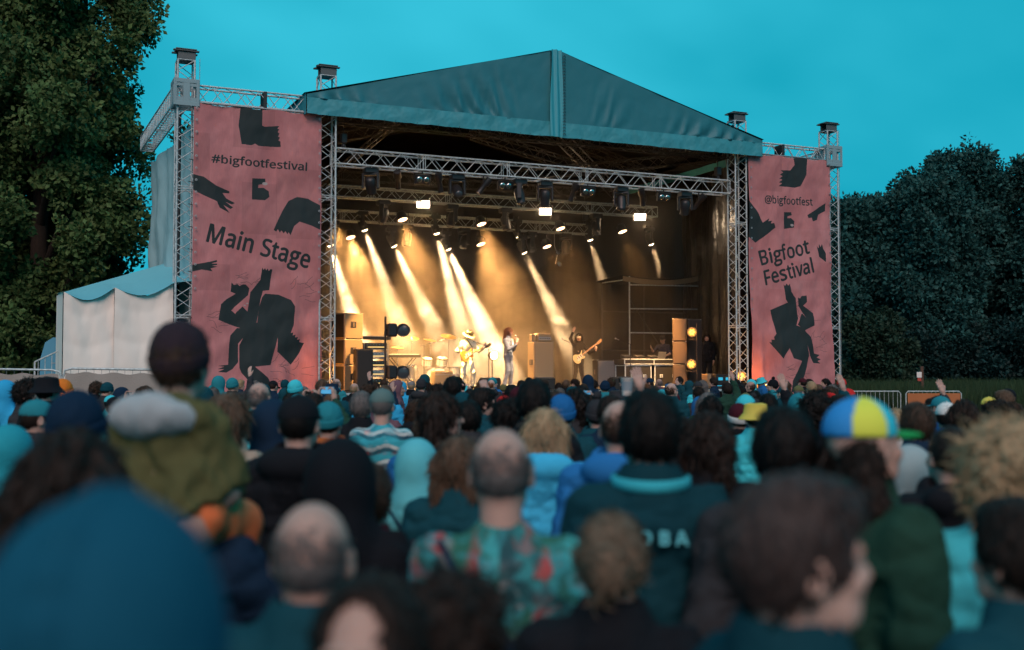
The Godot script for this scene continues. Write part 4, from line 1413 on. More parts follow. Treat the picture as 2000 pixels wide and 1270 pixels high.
# ---------------------------------------------------------------- people: joints, distance fields and the surfaces round them
class Field:
	var o: Vector3
	var h: float
	var nx: int
	var ny: int
	var nz: int
	var d := PackedFloat32Array()

	func _init(lo: Vector3, hi: Vector3, cell: float) -> void:
		o = lo
		h = cell
		nx = int(ceil((hi.x - lo.x) / cell)) + 2
		ny = int(ceil((hi.y - lo.y) / cell)) + 2
		nz = int(ceil((hi.z - lo.z) / cell)) + 2
		d.resize(nx * ny * nz)
		d.fill(1.0)

	func span(lo: Vector3, hi: Vector3) -> Array:
		return [clampi(int((lo.x - o.x) / h), 0, nx), clampi(int((hi.x - o.x) / h) + 2, 0, nx), clampi(int((lo.y - o.y) / h), 0, ny), clampi(int((hi.y - o.y) / h) + 2, 0, ny), clampi(int((lo.z - o.z) / h), 0, nz), clampi(int((hi.z - o.z) / h) + 2, 0, nz)]

	# a tapered capsule, joined smoothly (mode 0) or taken away (mode 1)
	func cap(a: Vector3, b: Vector3, ra: float, rb: float, k := 0.03, mode := 0) -> void:
		var m := maxf(ra, rb) + k + h
		var s := span(a.min(b) - Vector3.ONE * m, a.max(b) + Vector3.ONE * m)
		var ab := b - a
		var inv := 1.0 / maxf(ab.length_squared(), 1e-9)
		for z in range(s[4], s[5]):
			var pz := o.z + z * h - a.z
			for y in range(s[2], s[3]):
				var py := o.y + y * h - a.y
				var at: int = (z * ny + y) * nx
				for x in range(s[0], s[1]):
					var px := o.x + x * h - a.x
					var t := clampf((px * ab.x + py * ab.y + pz * ab.z) * inv, 0.0, 1.0)
					var ex := px - ab.x * t
					var ey := py - ab.y * t
					var ez := pz - ab.z * t
					var v := sqrt(ex * ex + ey * ey + ez * ez) - (ra + (rb - ra) * t)
					var w := d[at + x]
					if mode == 0:
						var q := maxf(k - absf(v - w), 0.0) / k
						d[at + x] = minf(v, w) - q * q * k * 0.25
					else:
						v = -v
						var q := maxf(k - absf(v - w), 0.0) / k
						d[at + x] = maxf(v, w) + q * q * k * 0.25

	func ell(c: Vector3, r: Vector3, k := 0.03, mode := 0, b := Basis.IDENTITY) -> void:
		var m := maxf(r.x, maxf(r.y, r.z)) + k + h
		var s := span(c - Vector3.ONE * m, c + Vector3.ONE * m)
		var bi := b.inverse()
		for z in range(s[4], s[5]):
			for y in range(s[2], s[3]):
				var at: int = (z * ny + y) * nx
				for x in range(s[0], s[1]):
					var p := bi * (Vector3(o.x + x * h, o.y + y * h, o.z + z * h) - c)
					var e := p / r
					var k0 := e.length()
					var k1 := (e / r).length()
					var v := k0 * (k0 - 1.0) / k1 if k1 > 1e-6 else -r.x
					var w := d[at + x]
					if mode == 0:
						var q := maxf(k - absf(v - w), 0.0) / k
						d[at + x] = minf(v, w) - q * q * k * 0.25
					else:
						v = -v
						var q := maxf(k - absf(v - w), 0.0) / k
						d[at + x] = maxf(v, w) + q * q * k * 0.25

	# keep only what lies on the side of a plane that its normal points away from
	func cut(p: Vector3, nn: Vector3) -> void:
		nn = nn.normalized()
		for z in nz:
			for y in ny:
				var at := (z * ny + y) * nx
				for x in nx:
					var v := (Vector3(o.x + x * h, o.y + y * h, o.z + z * h) - p).dot(nn)
					if v > d[at + x]:
						d[at + x] = v

	func rough(f: FastNoiseLite, amp: float, scale: Vector3) -> void:
		for z in nz:
			for y in ny:
				var at := (z * ny + y) * nx
				for x in nx:
					if absf(d[at + x]) < 0.05:
						d[at + x] += amp * f.get_noise_3d((o.x + x * h) * scale.x, (o.y + y * h) * scale.y, (o.z + z * h) * scale.z)

	func net(g: G, paint = null) -> void:
		var idx := PackedInt32Array()
		idx.resize(nx * ny * nz)
		idx.fill(-1)
		var sy := nx
		var sz := nx * ny
		for z in nz - 1:
			for y in ny - 1:
				for x in nx - 1:
					var at := z * sz + y * sy + x
					var a0 := d[at]
					var a1 := d[at + 1]
					var a2 := d[at + sy]
					var a3 := d[at + sy + 1]
					var b0 := d[at + sz]
					var b1 := d[at + sz + 1]
					var b2 := d[at + sz + sy]
					var b3 := d[at + sz + sy + 1]
					var c := int(a0 < 0) + int(a1 < 0) + int(a2 < 0) + int(a3 < 0) + int(b0 < 0) + int(b1 < 0) + int(b2 < 0) + int(b3 < 0)
					if c == 0 or c == 8:
						continue
					var p := Vector3.ZERO
					var k := 0
					for e in [[a0, a1, 0, 0, 0, 0], [a2, a3, 0, 0, 1, 0], [b0, b1, 0, 0, 0, 1], [b2, b3, 0, 0, 1, 1], [a0, a2, 1, 0, 0, 0], [a1, a3, 1, 1, 0, 0], [b0, b2, 1, 0, 0, 1], [b1, b3, 1, 1, 0, 1], [a0, b0, 2, 0, 0, 0], [a1, b1, 2, 1, 0, 0], [a2, b2, 2, 0, 1, 0], [a3, b3, 2, 1, 1, 0]]:
						if (e[0] < 0.0) != (e[1] < 0.0):
							var q := Vector3(e[3], e[4], e[5])
							q[e[2]] = e[0] / (e[0] - e[1])
							p += q
							k += 1
					p = o + (Vector3(x, y, z) + p / k) * h
					var nn := Vector3(a1 + a3 + b1 + b3 - a0 - a2 - b0 - b2, a2 + a3 + b2 + b3 - a0 - a1 - b0 - b1, b0 + b1 + b2 + b3 - a0 - a1 - a2 - a3)
					if paint != null:
						g.tint = paint.call(p)
					idx[at] = g.vert(p, nn.normalized())
		for z in range(1, nz - 1):
			for y in range(1, ny - 1):
				for x in range(1, nx - 1):
					var at := z * sz + y * sy + x
					var s := d[at] < 0.0
					if s != (d[at + 1] < 0.0):
						g.i.append_array([idx[at], idx[at - sy], idx[at - sy - sz], idx[at], idx[at - sy - sz], idx[at - sz]])
					if s != (d[at + sy] < 0.0):
						g.i.append_array([idx[at], idx[at - 1], idx[at - 1 - sz], idx[at], idx[at - 1 - sz], idx[at - sz]])
					if s != (d[at + sz] < 0.0):
						g.i.append_array([idx[at], idx[at - 1], idx[at - 1 - sy], idx[at], idx[at - 1 - sy], idx[at - sy]])
		g.tint = Color.WHITE


var head_mesh: ArrayMesh
var hand_open: ArrayMesh
var hand_grip: ArrayMesh
var H := {}          # hair and hats, in the head's own frame
var POSE := {}       # name -> joints
var BODY := {}
var WEAR := {}
var LEGS := {}


func add_mesh(g: G, m: ArrayMesh, t: Transform3D) -> void:
	var a := m.surface_get_arrays(0)
	var f := g.v.size()
	var vs: PackedVector3Array = a[Mesh.ARRAY_VERTEX]
	var ns: PackedVector3Array = a[Mesh.ARRAY_NORMAL]
	var cs: PackedColorArray = a[Mesh.ARRAY_COLOR]
	for k in vs.size():
		g.tint = cs[k]
		g.vert(t * vs[k], t.basis * ns[k])
	for k in (a[Mesh.ARRAY_INDEX] as PackedInt32Array):
		g.i.append(f + k)
	g.tint = Color.WHITE


func make_head() -> void:
	var f := Field.new(Vector3(-0.12, -0.2, -0.16), Vector3(0.12, 0.13, 0.14), 0.0065)
	f.ell(Vector3(0, 0.008, 0.012), Vector3(0.077, 0.098, 0.098), 0.02)
	f.ell(Vector3(0, -0.045, -0.03), Vector3(0.064, 0.078, 0.072), 0.03)
	f.cap(Vector3(-0.03, -0.085, -0.05), Vector3(0.03, -0.085, -0.05), 0.032, 0.032, 0.03)
	f.ell(Vector3(0, -0.098, -0.078), Vector3(0.026, 0.02, 0.022), 0.025)
	f.ell(Vector3(0, 0.012, -0.082), Vector3(0.056, 0.012, 0.014), 0.02)
	for s in [-1.0, 1.0]:
		f.ell(Vector3(s * 0.05, -0.035, -0.065), Vector3(0.022, 0.02, 0.022), 0.02)
		f.ell(Vector3(s * 0.031, -0.007, -0.102), Vector3(0.018, 0.011, 0.014), 0.012, 1)
		f.ell(Vector3(s * 0.031, -0.008, -0.084), Vector3(0.0125, 0.0125, 0.0125), 0.003)
		f.ell(Vector3(s * 0.081, -0.02, 0.012), Vector3(0.011, 0.033, 0.021), 0.008, 0, Basis(Vector3.UP, s * -0.35))
		f.ell(Vector3(s * 0.091, -0.018, 0.008), Vector3(0.006, 0.018, 0.011), 0.006, 1, Basis(Vector3.UP, s * -0.35))
	f.cap(Vector3(0, 0.0, -0.094), Vector3(0, -0.036, -0.114), 0.008, 0.014, 0.012)
	f.cap(Vector3(-0.013, -0.04, -0.1), Vector3(0.013, -0.04, -0.1), 0.009, 0.009, 0.008)
	f.cap(Vector3(-0.018, -0.07, -0.092), Vector3(0.018, -0.07, -0.092), 0.009, 0.009, 0.01)
	f.cap(Vector3(0, -0.22, 0.035), Vector3(0, -0.06, 0.015), 0.056, 0.055, 0.03)
	var g := G.new()
	f.net(g, func(p: Vector3) -> Color:
		var ex := Vector3(absf(p.x) - 0.031, p.y + 0.008, p.z + 0.084).length()
		if ex < 0.0145 and p.z < -0.088:
			return Color(0.08, 0.07, 0.07) if Vector2(absf(p.x) - 0.031, p.y + 0.008).length() < 0.0055 else Color(1.3, 1.35, 1.4)
		if absf(p.y + 0.07) < 0.010 and absf(p.x) < 0.026 and p.z < -0.085:
			return Color(0.82, 0.52, 0.5)
		if absf(p.y - 0.016) < 0.006 and absf(absf(p.x) - 0.033) < 0.02 and p.z < -0.075:
			return Color(0.45, 0.36, 0.3)
		return Color(1, 1, 1))
	head_mesh = g.mesh()
	# hands: the wrist at the origin, fingers along +y, the palm looks along -z, the thumb on +x
	for grip in [false, true]:
		f = Field.new(Vector3(-0.06, -0.04, -0.09), Vector3(0.085, 0.22, 0.05), 0.0052)
		f.cap(Vector3(0, -0.03, 0), Vector3(0, 0.03, 0), 0.026, 0.026, 0.02)
		f.cap(Vector3(-0.024, 0.085, 0), Vector3(-0.012, 0.03, 0), 0.016, 0.018, 0.02)
		f.cap(Vector3(0.024, 0.088, 0), Vector3(0.012, 0.03, 0), 0.016, 0.02, 0.02)
		f.cap(Vector3(0.0, 0.09, 0), Vector3(0.0, 0.03, 0), 0.015, 0.018, 0.02)
		for k in 4:
			var x: float = [-0.031, -0.0105, 0.0105, 0.031][k]
			var l: float = [0.062, 0.078, 0.084, 0.074][k]
			var a := Vector3(x, 0.092, 0)
			var fan := x * (0.55 if not grip else 0.05)
			var curl := 0.28 if not grip else 1.25
			var dir := Vector3(fan * 8.0 * 0.12, cos(curl * 0.4), -sin(curl * 0.4))
			var b := a + dir * l * 0.45
			dir = Vector3(dir.x, cos(curl * 1.1), -sin(curl * 1.1))
			var c := b + dir * l * 0.33
			dir = Vector3(dir.x, cos(curl * 1.8), -sin(curl * 1.8))
			var e := c + dir * l * 0.25
			f.cap(a, b, 0.0098, 0.009, 0.004)
			f.cap(b, c, 0.009, 0.0085, 0.003)
			f.cap(c, e, 0.0085, 0.0075, 0.003)
		f.cap(Vector3(0.018, 0.022, -0.008), Vector3(0.045, 0.052, -0.016), 0.015, 0.0115, 0.012)
		if grip:
			f.cap(Vector3(0.045, 0.052, -0.016), Vector3(0.04, 0.085, -0.035), 0.011, 0.009, 0.004)
		else:
			f.cap(Vector3(0.045, 0.052, -0.016), Vector3(0.064, 0.088, -0.022), 0.011, 0.0085, 0.004)
		g = G.new()
		f.net(g)
		if grip:
			hand_grip = g.mesh()
		else:
			hand_open = g.mesh()


func hair_field(lo := Vector3(-0.16, -0.16, -0.15), hi := Vector3(0.16, 0.16, 0.18), cell := 0.0085) -> Field:
	return Field.new(lo, hi, cell)


# single locks that leave the shell and follow the fall of the hair
func strands(g: G, key: String) -> void:
	var r := RandomNumberGenerator.new()
	r.seed = 40 + key.length() + key.unicode_at(0)
	var count: int = {"crop": 700, "bald": 500, "curly": 2400, "wavy": 2000, "under_wavy": 900, "long": 2000, "messy": 1700}.get(key, 1400)
	var long: float = {"crop": 0.012, "bald": 0.009, "short": 0.03, "messy": 0.05, "receding": 0.028, "bob": 0.06, "long": 0.085, "curly": 0.05, "wavy": 0.06, "under_wavy": 0.06}.get(key, 0.045)
	var n := g.v.size()
	for k in count:
		var q := r.randi() % n
		var p := g.v[q]
		var nn := g.n[q]
		var away := Vector3(p.x, 0.0, p.z - 0.02) + Vector3(0, 0.05, 0)
		var flow := Vector3(0, -1, 0) + away * 2.0
		if key in ["bun", "ponytail"]:
			flow = Vector3(0, 0.02, 0.14) - p + Vector3(0, 0, 0.02)
		elif key in ["curly", "messy"]:
			flow += Vector3(r.randfn(), r.randfn(), r.randfn()) * (1.3 if key == "curly" else 0.7)
		flow = (flow + Vector3(r.randfn(), r.randfn(), r.randfn()) * 0.22).normalized()
		flow = (flow - nn * flow.dot(nn)).normalized()
		var l := long * r.randf_range(0.6, 1.3)
		var side := flow.cross(nn).normalized() * r.randf_range(0.0015, 0.0035)
		var a := p - nn * 0.002
		var b := p + flow * l * 0.5 + nn * (0.003 + l * r.randf_range(0.02, 0.14))
		var c := p + flow * l + nn * l * r.randf_range(-0.12, 0.2)
		var mn := (nn + side * 60.0 * r.randf_range(-1, 1)).normalized()
		var f := g.vert(a - side, mn)
		for e in [a + side, b + side, b - side, c]:
			g.vert(e, mn)
		g.i.append_array([f, f + 1, f + 2, f, f + 2, f + 3, f + 3, f + 2, f + 4])


func make_hair() -> void:
	var n := FastNoiseLite.new()
	n.seed = 71
	n.frequency = 1.0
	n.fractal_octaves = 3
	var skull := func(f: Field, grow: float) -> void:
		f.ell(Vector3(0, 0.012, 0.016), Vector3(0.079, 0.1, 0.099) + Vector3.ONE * grow, 0.02)
	var face := func(f: Field, low: float) -> void:
		f.ell(Vector3(0, -0.055, -0.105), Vector3(0.088, 0.1, 0.085), 0.015, 1)
		f.cut(Vector3(0, low, 0.04), Vector3(0, -1, -0.55))
	for key in ["short", "crop", "messy", "bald", "receding", "long", "bob", "bun", "ponytail", "curly", "wavy", "under_wavy"]:
		var f := hair_field()
		match key:
			"short":
				skull.call(f, 0.013)
				f.ell(Vector3(0, 0.075, -0.02), Vector3(0.066, 0.05, 0.085), 0.03)
				face.call(f, -0.07)
				f.rough(n, 0.010, Vector3(45, 16, 45))
			"crop":
				skull.call(f, 0.006)
				face.call(f, -0.06)
				f.rough(n, 0.003, Vector3(60, 60, 60))
			"messy":
				skull.call(f, 0.024)
				f.ell(Vector3(0, 0.08, -0.03), Vector3(0.075, 0.055, 0.09), 0.03)
				face.call(f, -0.085)
				f.rough(n, 0.026, Vector3(28, 18, 28))
			"bald":
				skull.call(f, 0.0055)
				face.call(f, -0.065)
				f.cut(Vector3(0, -0.02, 0.06), Vector3(0, 1, -0.25))
				f.rough(n, 0.003, Vector3(60, 60, 60))
			"receding":
				skull.call(f, 0.012)
				face.call(f, -0.07)
				f.ell(Vector3(0, 0.07, -0.1), Vector3(0.06, 0.07, 0.06), 0.012, 1)
				f.rough(n, 0.008, Vector3(45, 25, 45))
			"long":
				f = hair_field(Vector3(-0.16, -0.36, -0.14), Vector3(0.16, 0.16, 0.2), 0.009)
				skull.call(f, 0.018)
				for x in [-0.06, -0.02, 0.02, 0.06]:
					f.cap(Vector3(x, 0.0, 0.06), Vector3(x * 1.35, -0.3, 0.095 - absf(x) * 0.3), 0.055, 0.035, 0.03)
				f.ell(Vector3(0, -0.06, -0.11), Vector3(0.07, 0.12, 0.085), 0.015, 1)
				f.rough(n, 0.014, Vector3(42, 8, 42))
			"bob":
				f = hair_field(Vector3(-0.16, -0.2, -0.14), Vector3(0.16, 0.16, 0.18), 0.0085)
				skull.call(f, 0.018)
				for x in [-0.06, 0.0, 0.06]:
					f.cap(Vector3(x, 0.0, 0.045), Vector3(x * 1.25, -0.12, 0.05), 0.062, 0.05, 0.03)
				f.ell(Vector3(0, -0.06, -0.11), Vector3(0.072, 0.12, 0.09), 0.015, 1)
				f.cut(Vector3(0, -0.15, 0), Vector3(0, -1, 0))
				f.rough(n, 0.012, Vector3(42, 9, 42))
			"bun":
				skull.call(f, 0.010)
				face.call(f, -0.075)
				f.ell(Vector3(0.0, 0.02, 0.135), Vector3(0.042, 0.04, 0.036), 0.015)
				f.ell(Vector3(0.0, -0.015, 0.125), Vector3(0.052, 0.05, 0.044), 0.012)
				f.cap(Vector3(0.02, -0.03, 0.15), Vector3(-0.03, -0.09, 0.13), 0.016, 0.01, 0.015)
				f.rough(n, 0.007, Vector3(45, 18, 45))
			"ponytail":
				f = hair_field(Vector3(-0.16, -0.3, -0.14), Vector3(0.16, 0.16, 0.2), 0.0085)
				skull.call(f, 0.010)
				face.call(f, -0.075)
				f.cap(Vector3(0, 0.045, 0.115), Vector3(0, -0.03, 0.15), 0.026, 0.032, 0.02)
				f.cap(Vector3(0, -0.03, 0.15), Vector3(0, -0.22, 0.125), 0.032, 0.014, 0.02)
				f.rough(n, 0.008, Vector3(45, 12, 45))
			"curly":
				f = hair_field(Vector3(-0.2, -0.2, -0.19), Vector3(0.2, 0.2, 0.22), 0.01)
				f.ell(Vector3(0, 0.025, 0.025), Vector3(0.125, 0.13, 0.128), 0.02)
				f.ell(Vector3(0, -0.08, 0.05), Vector3(0.115, 0.08, 0.09), 0.04)
				f.ell(Vector3(0, -0.06, -0.12), Vector3(0.07, 0.1, 0.085), 0.015, 1)
				f.rough(n, 0.042, Vector3(26, 26, 26))
			"under_wavy":
				f = hair_field(Vector3(-0.18, -0.26, -0.16), Vector3(0.18, 0.18, 0.2), 0.0095)
				for x in [-0.07, 0.0, 0.07]:
					f.cap(Vector3(x * 0.75, -0.03, 0.05), Vector3(x * 1.3, -0.18, 0.06), 0.042, 0.045, 0.04)
				f.ell(Vector3(0, -0.06, -0.115), Vector3(0.07, 0.11, 0.085), 0.015, 1)
				f.cut(Vector3(0, 0.008, 0), Vector3(0, 1, 0))
				f.rough(n, 0.02, Vector3(30, 14, 30))
			"wavy":
				f = hair_field(Vector3(-0.18, -0.26, -0.16), Vector3(0.18, 0.18, 0.2), 0.0095)
				f.ell(Vector3(0, 0.015, 0.02), Vector3(0.105, 0.118, 0.118), 0.02)
				for x in [-0.07, 0.0, 0.07]:
					f.cap(Vector3(x, -0.02, 0.05), Vector3(x * 1.3, -0.18, 0.06), 0.06, 0.045, 0.04)
				f.ell(Vector3(0, -0.06, -0.115), Vector3(0.07, 0.11, 0.085), 0.015, 1)
				f.rough(n, 0.026, Vector3(30, 14, 30))
		var g := G.new()
		f.net(g)
		if key == "bald":
			# the shaved sides thin out towards the bare crown
			var f2 := hair_field()
			f2.ell(Vector3(0, 0.008, 0.012), Vector3(0.078, 0.099, 0.099), 0.02)
			var g2 := G.new()
			f2.net(g2)
			var r := RandomNumberGenerator.new()
			r.seed = 3
			for k in 9000:
				var q := r.randi() % g2.v.size()
				var p := g2.v[q] + Vector3(r.randfn(), r.randfn(), r.randfn()) * 0.003
				var edge := 0.03 + 0.25 * (p.z - 0.06) + r.randfn() * 0.016
				if p.y > edge or p.y < -0.06 or p.z < -0.03 + r.randfn() * 0.008:
					continue
				var nn := g2.n[q]
				var a := nn.cross(Vector3(r.randfn(), r.randfn(), r.randfn())).normalized() * r.randf_range(0.003, 0.006)
				var b := nn.cross(a) * 0.5
				var c := g2.v[q] + nn * 0.0012
				c += p - g2.v[q]
				var s := g.vert(c - a, nn)
				for e in [c + b, c + a + nn * 0.004, c - b]:
					g.vert(e, nn)
				g.i.append_array([s, s + 1, s + 2, s, s + 2, s + 3])
		strands(g, key)
		H[key] = g.mesh()
	# hats
	var f := hair_field()
	f.ell(Vector3(0, 0.03, 0.016), Vector3(0.096, 0.112, 0.113), 0.02)
	f.cut(Vector3(0, -0.012, 0.0), Vector3(0, -1, -0.22))
	f.rough(n, 0.005, Vector3(30, 20, 30))
	var g := G.new()
	f.net(g)
	H["beanie"] = g.mesh()
	f = hair_field()
	f.ell(Vector3(0, 0.02, 0.016), Vector3(0.103, 0.125, 0.119), 0.02)
	f.cut(Vector3(0, -0.022, 0.0), Vector3(0, -1, -0.22))
	f.cut(Vector3(0, 0.034, 0.0), Vector3(0, 1, 0.22))
	g = G.new()
	f.net(g)
	H["cuff"] = g.mesh()
	f = Field.new(Vector3.ONE * -0.06, Vector3.ONE * 0.06, 0.008)
	f.ell(Vector3.ZERO, Vector3.ONE * 0.038, 0.01)
	f.rough(n, 0.016, Vector3.ONE * 60)
	g = G.new()
	f.net(g)
	H["pompom"] = g.mesh()
	f = hair_field()
	f.ell(Vector3(0, 0.028, 0.014), Vector3(0.091, 0.092, 0.108), 0.02)
	f.cut(Vector3(0, 0.012, 0.0), Vector3(0, -1, 0))
	g = G.new()
	f.net(g, func(p: Vector3) -> Color:
		var a := fposmod(atan2(p.x, p.z) / (PI / 3.0) + 0.5, 6.0)
		return [Color(0.02, 0.25, 0.62), Color(0.66, 0.72, 0.08), Color(0.02, 0.50, 0.66), Color(0.66, 0.72, 0.08), Color(0.02, 0.22, 0.55), Color(0.02, 0.2, 0.5)][int(a) % 6])
	H["panel_cap"] = g.mesh()
	g = G.new()
	f.net(g)
	g.lathe([Vector2(0.012, 0.118), Vector2(0.008, 0.124), Vector2(0, 0.125)], 8, Transform3D(Basis.IDENTITY, Vector3(0, 0, 0.014)))
	H["cap"] = g.mesh()
	f = Field.new(Vector3(-0.11, -0.03, -0.22), Vector3(0.11, 0.06, 0.0), 0.006)
	f.ell(Vector3(0, 0.012, -0.1), Vector3(0.078, 0.012, 0.1), 0.01)
	f.cut(Vector3(0, 0, -0.075), Vector3(0, 0, 1))
	g = G.new()
	f.net(g)
	H["brim"] = g.mesh()
	g = G.new()
	g.lathe([Vector2(0.185, -0.03), Vector2(0.187, -0.024), Vector2(0.105, 0.012), Vector2(0.1, 0.03), Vector2(0.088, 0.1), Vector2(0.06, 0.118), Vector2(0, 0.112)], 26, Transform3D(Basis.IDENTITY.scaled(Vector3(0.95, 1, 1.08)), Vector3(0, 0.012, 0.012)))
	H["brim_hat"] = g.mesh()
	g = G.new()
	g.lathe([Vector2(0.15, -0.035), Vector2(0.152, -0.03), Vector2(0.106, 0.02), Vector2(0.096, 0.09), Vector2(0.06, 0.1), Vector2(0, 0.1)], 24, Transform3D(Basis.IDENTITY.scaled(Vector3(0.95, 1, 1.08)), Vector3(0, 0.012, 0.012)))
	H["bucket"] = g.mesh()


func standing() -> Dictionary:
	return {
		"pel": Vector3(0, 0.96, 0.0), "che": Vector3(0, 1.27, 0.01), "nek": Vector3(0, 1.455, 0.03), "hd": Transform3D(Basis.IDENTITY, Vector3(0, 1.63, 0.005)),
		"sl": Vector3(-0.168, 1.385, 0.025), "sr": Vector3(0.168, 1.385, 0.025), "el": Vector3(-0.235, 1.12, 0.05), "er": Vector3(0.235, 1.12, 0.05), "wl": Vector3(-0.225, 0.87, -0.04), "wr": Vector3(0.225, 0.87, -0.04),
		"hl": Vector3(-0.088, 0.92, 0.0), "hr": Vector3(0.088, 0.92, 0.0), "kl": Vector3(-0.1, 0.5, -0.015), "kr": Vector3(0.1, 0.5, -0.015), "al": Vector3(-0.105, 0.085, 0.03), "ar": Vector3(0.105, 0.085, 0.03),
		"tl": Vector3(-0.12, 0.03, -0.13), "tr": Vector3(0.12, 0.03, -0.13), "gl": false, "gr": false,
	}


# the hand's frame: fingers along dir, the palm towards palm
func hand_frame(at: Vector3, dir: Vector3, palm: Vector3, left: bool) -> Transform3D:
	var y := dir.normalized()
	var z := -(palm - y * palm.dot(y)).normalized()
	var x := y.cross(z)
	var b := Basis(x, y, z)
	if left:
		b = b * Basis.from_scale(Vector3(-1, 1, 1))
	return Transform3D(b, at)


func body_of(j: Dictionary, cell := 0.016) -> ArrayMesh:
	var lo := Vector3.ONE * 9.0
	var hi := -lo
	for k in j:
		if j[k] is Vector3:
			lo = lo.min(j[k])
			hi = hi.max(j[k])
	var f := Field.new(lo - Vector3(0.17, 0.05, 0.17), hi + Vector3.ONE * 0.17, cell)
	for s in [-1.0, 1.0]:
		f.cap(j.che + Vector3(s * 0.07, 0.03, 0), j.pel + Vector3(s * 0.06, 0.12, 0), 0.095, 0.08, 0.06)
		f.cap(j.pel + Vector3(s * 0.06, 0.12, 0), j.pel + Vector3(s * 0.07, -0.02, 0.01), 0.085, 0.1, 0.06)
	f.cap(j.sl, j.sr, 0.055, 0.055, 0.06)
	f.cap(j.nek + Vector3(0, -0.04, 0), j.hd.origin + j.hd.basis * Vector3(0, -0.1, 0.02), 0.062, 0.054, 0.05)
	for q in ["l", "r"]:
		f.cap(j["s" + q], j["e" + q], 0.052, 0.042, 0.03)
		f.cap(j["e" + q], j["w" + q], 0.042, 0.028, 0.02)
		f.cap(j["h" + q], j["k" + q], 0.085, 0.056, 0.05)
		f.cap(j["k" + q], j["k" + q].lerp(j["a" + q], 0.35) + Vector3(0, 0, 0.015), 0.056, 0.056, 0.03)
		f.cap(j["k" + q].lerp(j["a" + q], 0.35) + Vector3(0, 0, 0.015), j["a" + q], 0.056, 0.036, 0.03)
		f.cap(j["a" + q] + Vector3(0, -0.04, 0.02), j["t" + q], 0.038, 0.028, 0.03)
	var g := G.new()
	f.net(g)
	add_mesh(g, head_mesh, j.hd)
	for q in ["l", "r"]:
		var dir: Vector3 = j.get("d" + q, (j["w" + q] - j["e" + q]))
		var palm: Vector3 = j.get("p" + q, Vector3(1.0 if q == "l" else -1.0, 0, 0))
		add_mesh(g, hand_grip if j["g" + q] else hand_open, hand_frame(j["w" + q] + dir.normalized() * 0.02, dir, palm, q == "l"))
	return g.mesh()


